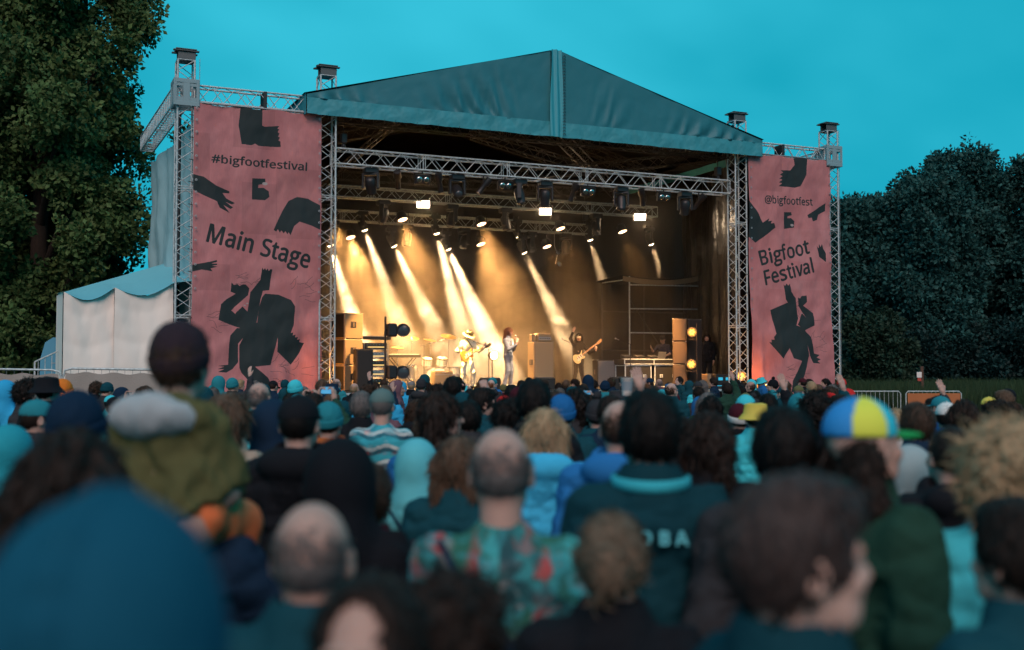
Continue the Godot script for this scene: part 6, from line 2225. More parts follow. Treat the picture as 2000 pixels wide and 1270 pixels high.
6.37|-14.18|-10|0.991|cap|hblack|black|hood_down|mauve|2|stand_l|crop||person in mauve hoodie, black cap, middle rows by the orange panel
-7.76|-15.95|-6|0.956|cap|hgrey|red|jacket|lgrey|1|stand|crop||person in light grey jacket, red cap, middle rows by the covered fence
-6.83|-15.98|-13|0.943|bob|hblond|dteal|jacket|sky|2|stand|crop||person in sky blue jacket, bobbed blond hair, middle rows by the covered fence
-5.68|-15.64|-23|0.918|cap|hblack|cyan|jacket|teal|2|phone|crop||person in teal jacket, bright cyan cap, middle rows by the white tent
-4.43|-15.55|-17|0.97|ponytail|hlight|white|jacket|dteal|2|stand_l|crop||person in dark teal jacket, light brown ponytail, middle rows under the left banner
-3.11|-15.88|-33|1.03|beanie|hgrey|cyan|hood_down|teal|2|stand|crop||person in teal hoodie, bright cyan beanie, middle rows under the left banner
-1.79|-15.56|4|0.998|bob|hlight|cyan|hood_down|sky|2|stand_r|crop||person in sky blue hoodie, bobbed light brown hair, middle rows by the drum kit
-0.6|-15.64|13|0.973|crop|hblack|teal|jacket|red|3|phone|crop||person in red jacket, cropped black hair, middle rows by the guitarist
0.99|-15.81|4|0.989|long|hblack|red|hood_down|red|1|stand_l|crop||person in red hoodie, long black hair, middle rows by the bass player
1.86|-15.86|-5|0.977|short|hbrown|cyan|jacket|dteal|0|stand_r|crop||person in dark teal jacket, short brown hair, middle rows by the keyboard desk
3.33|-15.72|9|0.928|beanie|hbrown|olive|jacket|sky|3|stand_r|crop||person in sky blue jacket, olive beanie, middle rows by the right speakers
4.58|-15.84|-10|0.975|messy|hbrown|grey|jacket|black|1|stand_l|crop||person in black jacket, tousled brown hair, middle rows under the right banner
-8.53|-17.03|-24|0.91|cap|hgrey|black|hood_down|beige|2|stand_r|crop||person in beige hoodie, black cap, far rows by the covered fence
-7.39|-17.11|-42|0.978|short|hbrown|blue|hood_down|char|1|stand_r|crop||person in charcoal hoodie, short brown hair, far rows by the covered fence
-5.99|-16.97|-43|0.953||hblack|teal|hood_up|navy|1|stand|crop||person in navy raised hood, far rows by the white tent
-4.63|-17.09|-4|0.964|bun|hgrey|teal|jacket|green|2|stand_l|crop||person in dark green jacket, grey hair in a bun, far rows under the left banner
-3.42|-17.21|54|0.997||hblack|black|hood_up|green|2|stand|crop||person in dark green raised hood, far rows under the left banner
-2.12|-17.21|-25|0.902|short|hlight|cyan|jacket|navy|1|arm_up|crop||person in navy jacket, short light brown hair, far rows by the speaker stack
-1.13|-17.04|-22|0.975|curly|hdark|lgrey|jacket|green|3|stand_r|crop||person in dark green jacket, curly dark hair, far rows by the drum kit
0.21|-17.25|-13|0.96|ponytail|hblack|blue|hood_down|char|1|stand|crop||person in charcoal hoodie, black ponytail, far rows by the singer
1.58|-16.88|-5|0.948|bucket|hblack|char|jacket|dteal|1|stand_l|crop||person in dark teal jacket, charcoal bucket hat, far rows by the keyboard desk
2.44|-16.86|-13|1.015|bald|hbrown|cyan|jacket|dteal|0|stand_r|crop||person in dark teal jacket, thinning brown hair, far rows by the keyboard desk
3.7|-16.83|6|0.941|long|hblack|white|hood_down|navy|2|stand_r|crop||person in navy hoodie, long black hair, far rows under the right banner
4.91|-16.95|10|0.986|long|hgrey|navy|hood_down|navy|2|stand|crop||person in navy hoodie, long grey hair, far rows under the right banner
-9.02|-18.6|40|1.03|short|hbrown|white|jacket|red|1|stand|crop||person in red jacket, short brown hair, far rows by the covered fence
-7.77|-18.17|-35|0.902|curly|hdark|blue|jacket|dteal|2|stand_l|crop||person in dark teal jacket, curly dark hair, far rows by the covered fence
-6.88|-18.71|-37|0.987|beanie|hdark|dteal|jacket|char|2|stand_d|crop||person in charcoal jacket, dark teal beanie, far rows by the white tent
-5.51|-18.27|-27|0.983|beanie|hbrown|cyan|jacket|green|0|stand_d|crop||person in dark green jacket, bright cyan beanie, far rows by the white tent
-4.12|-18.4|-29|0.973|beanie|hbrown|dteal|jacket|grey|0|stand_l|crop||person in grey jacket, dark teal beanie, far rows under the left banner
-2.98|-18.34|-82|0.993|bucket|hbrown|navy|hood_down|navy|2|stand_l|crop||person in navy hoodie, navy bucket hat, far rows by the speaker stack
-1.88|-18.2|-87|1.006||hdark|blue|hood_up|mauve|2|stand|crop||person in mauve raised hood, far rows by the drum kit
-0.44|-18.72|-25|0.915||hbrown|white|hood_up|green|2|stand|crop||person in dark green raised hood, far rows by the guitarist
1.0|-18.61|7|0.958|cap|hdark|dteal|jacket|char|2|stand|crop||person in charcoal jacket, dark teal cap, far rows by the bass player
2.22|-18.37|3|0.986|ponytail|hginger|navy|hood_down|sky|2|stand_l|crop||person in sky blue hoodie, ginger ponytail, far rows by the keyboard desk
3.15|-18.7|26|0.948|bun|hdark|lgrey|jacket|char|2|stand|crop||person in charcoal jacket, dark hair in a bun, far rows by the right speakers
4.55|-18.55|1|0.963|cap|hbrown|dteal|jacket|dteal|0|stand_l|crop||person in dark teal jacket, dark teal cap, far rows under the right banner
-9.98|-19.73|20|0.988|beanie|hblack|olive|hood_down|dteal|1|stand_d|crop||person in dark teal hoodie, olive beanie, far rows by the covered fence
-8.47|-20.09|14|0.955|beanie|hblack|red|jacket|cyan|1|stand|crop||person in bright cyan jacket, red beanie, far rows by the covered fence
-7.41|-19.62|-31|0.986|messy|hbrown|navy|jacket|black|0|stand_d|crop||person in black jacket, tousled brown hair, far rows by the white tent
-6.09|-19.82|-53|0.967|beanie|hdark|cyan|hood_down|char|2|stand|crop||person in charcoal hoodie, bright cyan beanie, far rows by the white tent
-4.97|-19.64|-33|1.024|beanie|hblond|teal|jacket|char|3|arm_up|crop||person in charcoal jacket, teal beanie, far rows under the left banner
-3.71|-19.87|-84|0.912|short|hblack|burg|jacket|char|0|stand_r|crop||person in charcoal jacket, short black hair, far rows under the left banner
-2.59|-19.82|-25|0.957|messy|hbrown|white|jacket|char|0|stand_r|crop||person in charcoal jacket, tousled brown hair, far rows by the speaker stack
-0.93|-19.95|22|1.005|crop|hblack|olive|hood_down|black|1|stand_d|crop||person in black hoodie, cropped black hair, far rows by the guitarist
-0.03|-19.75|-14|0.955|bald|hdark|red|hood_down|char|0|stand_l|crop||person in charcoal hoodie, thinning dark hair, far rows by the singer
1.15|-19.94|-56|0.927||hdark|olive|hood_up|dteal|0|stand|crop||person in dark teal raised hood, far rows by the bass player
2.66|-19.6|2|0.902||hginger|burg|hood_up|cyan|1|stand|crop||person in bright cyan raised hood, far rows by the keyboard desk
3.87|-19.86|20|0.981|short|hdark|teal|jacket|green|2|arm_up|crop||person in dark green jacket, short dark hair, far rows by the right speakers
5.14|-19.73|-43|0.957|cap|hgrey|olive|hood_down|dteal|0|stand|crop||person in dark teal hoodie, olive cap, far rows under the right banner
-5.64|-21.24|-29|1.03||hbrown|lgrey|hood_up|teal|3|stand|crop||person in teal raised hood, far rows under the left banner
-4.36|-21.16|-11|0.902||hginger|dteal|hood_up|dteal|3|stand|crop||person in dark teal raised hood, far rows under the left banner
-2.98|-20.89|-21|0.975|bald|hblond|burg|jacket|black|1|arm_up|crop||person in black jacket, thinning blond hair, far rows by the speaker stack
-1.72|-20.91|-29|1.013|beanie|hlight|char|hood_down|char|0|stand_l|crop||person in charcoal hoodie, charcoal beanie, far rows by the drum kit
-0.68|-21.34|9|0.908|bob|hdark|cyan|jacket|dteal|2|stand_l|crop||person in dark teal jacket, bobbed dark hair, far rows by the guitarist
0.94|-21.25|-23|0.912|ponytail|hgrey|teal|hood_down|green|2|stand_r|crop||person in dark green hoodie, grey ponytail, far rows by the amplifier stack
1.78|-21.11|23|0.988|beanie|hlight|navy|jacket|teal|0|stand_r|crop||person in teal jacket, navy beanie, far rows by the bass player
3.08|-21.35|-66|0.961|bucket|hginger|blue|jacket|char|2|stand|crop||person in charcoal jacket, blue bucket hat, far rows by the keyboard desk
4.31|-20.97|96|0.954|bob|hblack|cyan|jacket|char|2|stand_l|crop||person in charcoal jacket, bobbed black hair, far rows by the right speakers
5.76|-21.23|47|0.982|short|hblond|teal|jacket|navy|1|stand_r|crop||person in navy jacket, short blond hair, far rows under the right banner
-6.13|-22.57|10|0.917||hlight|dteal|hood_up|teal|1|stand|crop||person in teal raised hood, front rows under the left banner
-4.86|-22.41|-30|0.986|cap|hdark|black|jacket|navy|2|stand_d|crop||person in navy jacket, black cap, front rows under the left banner
-3.81|-22.21|-34|0.999|long|hlight|navy|jacket|navy|2|stand_r|crop||person in navy jacket, long light brown hair, front rows under the left banner
-2.27|-22.67|-32|0.96||hdark|teal|hood_up|sky|1|stand|crop||person in sky blue raised hood, front rows by the drum kit
-1.27|-22.78|-28|0.99|messy|hgrey|olive|jacket|red|0|stand_r|crop||person in red jacket, tousled grey hair, front rows by the guitarist
0.24|-22.29|-39|0.929||hdark|white|hood_up|dteal|1|stand|crop||person in dark teal raised hood, front rows by the singer
1.46|-22.45|2|0.943|short|hbrown|cyan|jacket|burg|1|stand|crop||person in burgundy jacket, short brown hair, front rows by the bass player
2.44|-22.36|12|0.99|bob|hgrey|burg|jacket|dteal|3|stand_d|crop||person in dark teal jacket, bobbed grey hair, front rows by the keyboard desk
3.74|-22.23|25|0.978|cap|hlight|char|jacket|cyan|1|stand|crop||person in bright cyan jacket, charcoal cap, front rows by the right speakers
4.81|-22.27|49|0.982|bald|hbrown|burg|jacket|black|2|stand|crop||person in black jacket, thinning brown hair, front rows under the right banner
6.19|-22.3|30|0.937|short|hlight|char|jacket|dteal|3|stand|crop||person in dark teal jacket, short light brown hair, front rows under the right banner
-5.59|-24.02|15|0.967|wavy|hgrey|navy|jacket|green|1|stand_r|crop||person in dark green jacket, wavy grey hair, front rows under the left banner
-4.49|-23.87|37|0.904|crop|hgrey|navy|hood_down|navy|1|stand_d|crop||person in navy hoodie, cropped grey hair, front rows under the left banner
-2.91|-23.62|-86|0.957|ponytail|hbrown|red|jacket|lgrey|1|stand_l|crop||person in light grey jacket, brown ponytail, front rows by the speaker stack
-1.81|-23.66|-8|0.934|messy|hdark|grey|jacket|navy|2|stand_d|crop||person in navy jacket, tousled dark hair, front rows by the drum kit
-0.45|-24.05|1|0.99|bald|hginger|burg|hood_down|char|3|stand_r|crop||person in charcoal hoodie, thinning ginger hair, front rows by the singer
0.7|-23.81|-8|0.99|short|hbrown|char|hood_down|navy|2|stand_r|crop||person in navy hoodie, short brown hair, front rows by the amplifier stack
1.64|-23.85|13|1.03||hdark|dteal|hood_up|navy|1|stand|crop||person in navy raised hood, front rows by the bass player
3.06|-23.79|12|0.907|bob|hbrown|white|hood_down|black|1|stand_l|crop||person in black hoodie, bobbed brown hair, front rows by the keyboard desk
4.17|-24.1|7|0.974|wavy|hgrey|burg|jacket|dteal|3|stand_r|crop||person in dark teal jacket, wavy grey hair, front rows by the right speakers
5.64|-23.89|97|0.981|pompom|hblack|black|hood_down|teal|1|stand_r|crop||person in teal hoodie, black bobble hat, front rows under the right banner
7.05|-24.09|35|0.924|wavy|hbrown|black|hood_down|dteal|3|stand_l|crop||person in dark teal hoodie, wavy brown hair, front rows under the right banner
-6.2|-25.12|-56|0.972|short|hblond|burg|jacket|navy|0|stand|crop||person in navy jacket, short blond hair, front rows under the left banner
-5.13|-24.95|-51|0.972|beanie|hgrey|dteal|jacket|teal|0|stand_l|crop||person in teal jacket, dark teal beanie, front rows under the left banner
-3.96|-24.93|-28|0.996|bald|hgrey|teal|jacket|teal|0|stand|crop||person in teal jacket, thinning grey hair, front rows by the speaker stack
-2.28|-24.98|-35|0.964|cap|hblond|grey|jacket|black|2|stand_l|crop||person in black jacket, grey cap, front rows by the drum kit
-1.22|-24.98|10|1.011|ponytail|hdark|navy|jacket|cyan|2|phone|crop||person in bright cyan jacket, dark ponytail, front rows by the guitarist
0.21|-25.22|11|0.965|short|hdark|black|jacket|navy|2|stand_r|crop||person in navy jacket, short dark hair, front rows by the singer
1.07|-25.4|1|0.931|bun|hdark|burg|jacket|char|3|stand_l|crop||person in charcoal jacket, dark hair in a bun, front rows by the amplifier stack
2.66|-25.49|31|1.0|cap|hlight|grey|jacket|char|1|stand_r|crop||person in charcoal jacket, grey cap, front rows by the keyboard desk
3.59|-25.14|15|0.935|short|hdark|teal|jacket|burg|3|stand_d|crop||person in burgundy jacket, short dark hair, front rows by the keyboard desk
5.06|-25.07|56|0.989|short|hblack|cyan|hood_down|char|3|stand_l|crop||person in charcoal hoodie, short black hair, front rows by the right speakers
6.26|-25.32|36|0.965|long|hlight|lgrey|jacket|green|3|stand|crop||person in dark green jacket, long light brown hair, front rows under the right banner
7.6|-25.39|40|0.985|beanie|hginger|red|jacket|dteal|3|stand_d|crop||person in dark teal jacket, red beanie, front rows by the right barriers
-3.1|-26.67|-17|0.977|short|hbrown|dteal|hood_down|grey|1|stand_l|crop||person in grey hoodie, short brown hair, front rows by the drum kit
-2.07|-26.32|-38|1.027||hblack|navy|hood_up|dteal|2|stand|crop||person in dark teal raised hood, front rows by the drum kit
-0.45|-26.29|-33|0.992|beanie|hblack|teal|jacket|blue|1|stand_r|crop||person in blue jacket, teal beanie, front rows by the singer
0.41|-26.51|-19|0.993|short|hblack|dteal|jacket|dteal|2|stand_l|crop||person in dark teal jacket, short black hair, front rows by the amplifier stack
1.98|-26.66|34|0.959|ponytail|hdark|dteal|jacket|navy|1|stand_r|crop||person in navy jacket, dark ponytail, front rows by the bass player
3.32|-26.72|48|0.993|cap|hbrown|navy|jacket|navy|2|stand_l|crop||person in navy jacket, navy cap, front rows by the keyboard desk
4.29|-26.8|38|0.938||hgrey|dteal|hood_up|dteal|0|stand|crop||person in dark teal raised hood, front rows by the right speakers
5.48|-26.28|39|0.927|short|hdark|teal|hood_down|grey|1|stand|crop||person in grey hoodie, short dark hair, front rows by the right speakers
7.05|-26.78|57|0.99|cap|hdark|burg|jacket|black|1|stand_r|crop||person in black jacket, burgundy cap, front rows under the right banner
-1.36|-27.83|2|0.943|messy|hlight|olive|jacket|black|0|stand|crop||person in black jacket, tousled light brown hair, front rows by the guitarist
-0.23|-28.18|-7|0.88|beanie|hdark|olive|hood_down|burg|1|stand_l|crop||person in burgundy hoodie, olive beanie, front rows by the singer
1.38|-27.99|-3|0.95|short|hlight|burg|jacket|black|3|stand_r|crop||person in black jacket, short light brown hair, front rows by the amplifier stack
2.49|-27.69|26|0.976|messy|hbrown|blue|jacket|navy|0|stand_r|crop||person in navy jacket, tousled brown hair, front rows by the keyboard desk
3.69|-27.7|33|0.974|bald|hgrey|char|jacket|mauve|2|stand|crop||person in mauve jacket, thinning grey hair, front rows by the keyboard desk
4.83|-27.95|62|0.943|crop|hlight|teal|hood_down|beige|1|stand_r|crop||person in beige hoodie, cropped light brown hair, front rows by the right speakers
6.0|-27.74|61|0.949||hgrey|lgrey|hood_up|cyan|3|stand|crop||person in bright cyan raised hood, front rows under the right banner
7.53|-27.89|63|0.964|short|hdark|black|jacket|lgrey|2|stand_d|crop||person in light grey jacket, short dark hair, front rows under the right banner
1.66|-29.07|97|0.947|messy|hdark|lgrey|jacket|mauve|2|stand_l|crop||person in mauve jacket, tousled dark hair, front rows by the bass player
2.98|-29.5|72|0.974|messy|hdark|white|hood_down|black|0|stand|crop||person in black hoodie, tousled dark hair, front rows by the keyboard desk
4.43|-29.27|115|0.994|receding|hblack|char|hood_down|dteal|3|stand|crop||person in dark teal hoodie, receding black hair, front rows by the right speakers
5.31|-29.06|63|0.971|short|hdark|char|jacket|navy|0|stand|crop||person in navy jacket, short dark hair, front rows by the right speakers
6.66|-29.43|98|0.982|bucket|hdark|cyan|jacket|blue|2|stand_d|crop||person in blue jacket, bright cyan bucket hat, front rows under the right banner
8.22|-28.97|67|0.966|ponytail|hblack|teal|hood_down|mauve|1|stand_l|crop||person in mauve hoodie, black ponytail, front rows under the right banner
"""

func special_cloth(key: String) -> StandardMaterial3D:
	var m := mat(key, Color.WHITE, 0.9)
	var im := Image.create(128, 128, false, Image.FORMAT_RGB8)
	var r := RandomNumberGenerator.new()
	r.seed = 6
	if key == "knit":
		var cols := [lin(0.03, 0.26, 0.30), lin(0.012, 0.07, 0.09), lin(0.38, 0.06, 0.07), lin(0.26, 0.27, 0.28), lin(0.015, 0.12, 0.09), lin(0.05, 0.42, 0.46)]
		for y in 128:
			for x in 128:
				var cx := int(x + 3.0 * sin(y * 0.35)) / 8
				var cy := int(y + 2.0 * sin(x * 0.5)) / 11
				var k := absi((cx * 73 + cy * 151 + (cx * cy) % 7 * 31) % 11)
				var z := absi(((x * 2) % 16) - 8) > (y % 11)
				im.set_pixel(x, y, cols[[0, 5, 1, 0, 2, 3, 4, 0, 1, 5, 4][k] if z or k > 7 else [1, 0, 0, 4, 3, 1, 5, 2, 0, 1, 3][k]])
		m.uv1_scale = Vector3.ONE * 1.35
	else:
		for y in 128:
			for x in 128:
				var w := y + 5.0 * sin(x * 0.1)
				var k := int(w / 8.0) % 4
				im.set_pixel(x, y, [lin(0.03, 0.36, 0.46), lin(0.55, 0.62, 0.62), lin(0.01, 0.06, 0.10), lin(0.03, 0.36, 0.46)][k])
		for k in 3:
			im.fill_rect(Rect2i(96, 20 + k * 30, 12, 7), lin(0.5, 0.04, 0.03))
		m.uv1_scale = Vector3.ONE * 2.2
	m.albedo_texture = ImageTexture.create_from_image(im)
	m.uv1_triplanar = true
	m.normal_enabled = true
	m.normal_texture = M.tex_weave
	m.normal_scale = 0.6
	return m


func make_crowd() -> void:
	var skins := [lin(0.46, 0.29, 0.24), lin(0.42, 0.265, 0.22), lin(0.36, 0.22, 0.18), lin(0.5, 0.33, 0.28)]
	special_cloth("knit")
	special_cloth("jersey")
	for row in CROWD.strip_edges().split("\n"):
		var q := row.split("|")
		var look := {"skin": skins[int(q[9])], "hat": q[4], "hcol": PAL[q[5]], "top": q[7], "pose": q[10], "under": q[11]}
		look.hatcol = PAL.get(q[6], Color(0.1, 0.1, 0.1))
		if q[8] in ["knit", "jersey"]:
			look.mat = M[q[8]]
		else:
			look.tcol = PAL[q[8]]
		if q[6] == "burg" and q[13].contains("knitted"):
			look.cuffcol = PAL.white
		var z := float(q[1])
		var o := person(q[13], Vector3(float(q[0]), 0, z), deg_to_rad(float(q[2])), float(q[3]), look, "people in the concert crowd")
		var j: Dictionary = POSE[q[10]]
		match q[12]:
			"strap":
				var g := G.new()
				var p := []
				for k in 15:
					var t := k / 14.0
					p.append(Vector3(lerpf(-0.155, 0.17, t), lerpf(1.44, 0.98, t), 0.05 + 0.115 * sin(PI * clampf(t * 1.1, 0.02, 0.98))))
				for k in 14:
					var a: Vector3 = p[k]
					var b: Vector3 = p[k + 1]
					g.box((a + b) * 0.5 + Vector3(0, 0, 0.022), Vector3(0.055, a.distance_to(b) * 1.08, 0.012), Basis(Quaternion(Vector3.UP, (b - a).normalized())))
				part("shoulder_strap", g, tone("cloth", PAL.navy), o)
			"glasses":
				var g := G.new()
				for s in [-1.0, 1.0]:
					var c: Vector3 = j.hd.origin + Vector3(s * 0.034, -0.006, -0.112)
					var ring := []
					for k in 13:
						ring.append(c + Vector3(cos(k * TAU / 12) * 0.026, sin(k * TAU / 12) * 0.02, 0))
					g.tube(ring, 0.003, 5)
					g.bar(c + Vector3(s * 0.026, 0.005, 0), c + Vector3(s * 0.052, 0.005, 0.11), 0.0028, 5)
				part("glasses", g, M.black_metal, o)
			"letters":
				var g := G.new()
				g.lathe([Vector2(0.099, 0.0), Vector2(0.108, 0.008), Vector2(0.106, 0.03), Vector2(0.098, 0.036)], 20, Transform3D(Basis(Vector3.RIGHT, 0.12).scaled(Vector3(1.12, 1, 1)), j.nek + Vector3(0, 0.015, 0.005)))
				part("collar_stripe", g, tone("cloth", lin(0.04, 0.42, 0.52)), o)
				var font := SystemFont.new()
				font.font_names = PackedStringArray(["Droid Sans"])
				font.font_weight = 700
				var tm := TextMesh.new()
				tm.font = font
				tm.text = "O B A"
				tm.font_size = 40
				tm.pixel_size = 0.0014
				tm.depth = 0.02
				var p := part("back_lettering", tm, tone("cloth", lin(0.12, 0.5, 0.58)), o, Vector3(0.02, 1.335, 0.172))
				p.rotation.x = -0.12
	make_child()
	# what the raised hands hold
	for q in [[-1.92, -10.5, "phone held up before the left inner tower, its screen facing the crowd"], [0.83, -12.0, "phone held up before the bass player, its screen facing the crowd"]]:
		for o in get_children():
			if o.has_meta("category") and o.get_meta("category") == "person" and (o as Node3D).position.distance_to(Vector3(q[0], 0, q[1])) < 0.3 and (o.get_meta("label") as String).contains("phone"):
				var ph := thing("phone", q[2], "phone", (o as Node3D).transform * Transform3D(Basis.IDENTITY, Vector3(0, 1.775, -0.425)), "phones held up in the crowd")
				var g := G.new()
				g.box(Vector3.ZERO, Vector3(0.15, 0.075, 0.009), Basis.IDENTITY, 0.004)
				part("case", g, M.black_metal, ph)
				g = G.new()
				g.box(Vector3(0, 0, 0.0055), Vector3(0.138, 0.066, 0.001))
				if not M.has("phone_screen"):
					glow("phone_screen", Color(0.35, 0.7, 0.9), 0.7)
				part("screen", g, M.phone_screen, ph)
	var cup := thing("paper_cup", "pale paper cup held up in the crowd before the keyboard desk", "cup", Transform3D(Basis(Vector3.UP, 0.3), Vector3(0.86, 1.80, -8.25)))
	var gc := G.new()
	gc.lathe([Vector2(0, 0), Vector2(0.034, 0), Vector2(0.046, 0.125), Vector2(0.049, 0.128), Vector2(0.045, 0.13), Vector2(0.042, 0.12), Vector2(0.032, 0.01)], 18)
	part("cup_wall", gc, tone("cloth", lin(0.6, 0.55, 0.52)), cup)
	gc = G.new()
	gc.lathe([Vector2(0.0375, 0.035), Vector2(0.045, 0.105)], 18)
	part("sleeve", gc, tone("cloth", lin(0.25, 0.3, 0.34)), cup, Vector3.ZERO)


func make_child() -> void:
	var j := {
		"pel": Vector3(0, 1.565, 0.02), "che": Vector3(0, 1.73, 0.0), "nek": Vector3(0, 1.855, 0.01), "hd": Transform3D(Basis.from_scale(Vector3.ONE * 0.93), Vector3(0.02, 2.035, -0.01)),
		"sl": Vector3(-0.115, 1.805, 0.0), "sr": Vector3(0.115, 1.805, 0.0), "el": Vector3(-0.17, 1.62, -0.02), "er": Vector3(0.17, 1.62, -0.02), "wl": Vector3(-0.09, 1.6, -0.19), "wr": Vector3(0.09, 1.6, -0.19),
		"hl": Vector3(-0.07, 1.535, 0.01), "hr": Vector3(0.07, 1.535, 0.01), "kl": Vector3(-0.12, 1.49, -0.24), "kr": Vector3(0.12, 1.49, -0.24), "al": Vector3(-0.12, 1.24, -0.25), "ar": Vector3(0.12, 1.24, -0.25),
		"tl": Vector3(-0.12, 1.19, -0.37), "tr": Vector3(0.12, 1.19, -0.37), "gl": true, "gr": true, "pl": Vector3(0, -1, 0), "pr": Vector3(0, -1, 0),
	}
	POSE["child"] = j
	BODY["child"] = body_of(j, 0.012)
	var at := Vector3(-1.075, 0, -3.5)
	var look := {"skin": lin(0.46, 0.29, 0.24), "hat": "beanie", "under": "short", "hcol": PAL.hbrown, "hatcol": lin(0.03, 0.022, 0.03), "top": "jacket", "tcol": lin(0.085, 0.088, 0.038), "pose": "child", "legs": lin(0.7, 0.15, 0.035), "legs_mesh": legs_of(j, 0.013, 0.0), "shoes_mesh": shoes_of(j)}
	var f := Field.new(Vector3(-0.36, 1.44, -0.36), Vector3(0.36, 2.02, 0.3), 0.012)
	for s in [-1.0, 1.0]:
		f.cap(Vector3(s * 0.05, 1.76, 0.01), Vector3(s * 0.085, 1.53, 0.03), 0.105, 0.125, 0.05)
	f.cap(j.sl, j.sr, 0.08, 0.08, 0.05)
	f.cap(Vector3(0, 1.8, 0.01), Vector3(0, 1.86, 0.01), 0.09, 0.085, 0.05)
	for q in ["l", "r"]:
		f.cap(j["s" + q], j["e" + q], 0.078, 0.07, 0.03)
		f.cap(j["e" + q], j["w" + q], 0.07, 0.055, 0.03)
	f.ell(Vector3(0, 1.865, 0.075), Vector3(0.15, 0.07, 0.085), 0.03, 0, Basis(Vector3.RIGHT, -0.5))
	f.cap(Vector3(0, 1.9, 0.0), Vector3(0, 2.1, 0.0), 0.075, 0.09, 0.01, 1)
	f.cut(Vector3(0, 1.50, 0), Vector3(0.6, -1, 0))
	var n := FastNoiseLite.new()
	n.seed = 19
	n.frequency = 1.0
	n.fractal_octaves = 2
	f.rough(n, 0.022, Vector3(10, 7, 10))
	var g := G.new()
	f.net(g)
	WEAR["child jacket"] = g.mesh()
	var o := person("child in an olive coat and dark beanie riding on a grown person's shoulders", at, deg_to_rad(-9), 1.0, look)
	var om := mat("orange_print", Color.WHITE, 0.85)
	tri_albedo(om, noise_tex(0.05, 2, 51, 256, 0.0, [lin(0.75, 0.13, 0.03), lin(0.72, 0.24, 0.10)]), 2.0)
	for ch in o.get_children():
		if ch.name == "trousers":
			(ch as MeshInstance3D).material_override = om
	# the pale lining of the hood that hangs open on the back
	f = Field.new(Vector3(-0.2, 1.72, 0.0), Vector3(0.2, 2.0, 0.26), 0.011)
	f.ell(Vector3(-0.015, 1.862, 0.105), Vector3(0.142, 0.066, 0.086), 0.02, 0, Basis(Vector3.RIGHT, -0.75))
	f.rough(n, 0.012, Vector3(14, 4, 8))
	g = G.new()
	f.net(g)
	part("hood_lining", g, tone("cloth", lin(0.33, 0.38, 0.41)), o)
	# the grown person underneath
	j = standing()
	j.el = Vector3(-0.3, 1.17, -0.06)
	j.wl = Vector3(-0.15, 1.22, -0.3)
	j.er = Vector3(0.3, 1.17, -0.06)
	j.wr = Vector3(0.15, 1.22, -0.3)
	j.gl = true
	j.gr = true
	POSE["carry"] = j
	BODY["carry"] = body_of(j)
	person("grown person in dark navy who carries the child on the shoulders", at + Vector3(0.03, 0, -0.11), deg_to_rad(-9), 1.0, {"skin": look.skin, "hat": "short", "hcol": PAL.hdark, "top": "jacket", "tcol": PAL.navy, "pose": "carry"}, "people in the concert crowd")


# ---------------------------------------------------------------- the players and the crew on the stage
func outline(pts: Array, k: float) -> PackedVector2Array:
	var p := PackedVector2Array()
	var c := Curve2D.new()
	for q in pts.size():
		var a: Vector2 = Vector2(pts[(q - 1 + pts.size()) % pts.size()][0], pts[(q - 1 + pts.size()) % pts.size()][1])
		var b: Vector2 = Vector2(pts[q][0], pts[q][1])
		var d: Vector2 = Vector2(pts[(q + 1) % pts.size()][0], pts[(q + 1) % pts.size()][1])
		var t := (d - a) * 0.2
		c.add_point(b * k, -t * k, t * k)
	var b0 := Vector2(pts[0][0], pts[0][1]) * k
	var t0 := (Vector2(pts[1][0], pts[1][1]) - Vector2(pts[-1][0], pts[-1][1])) * 0.2 * k
	c.add_point(b0, -t0, t0)
	var baked := c.tessellate(3, 6)
	for q in baked.size() - 1:
		if p.size() == 0 or p[-1].distance_to(baked[q]) > 0.002:
			p.append(baked[q])
	return p


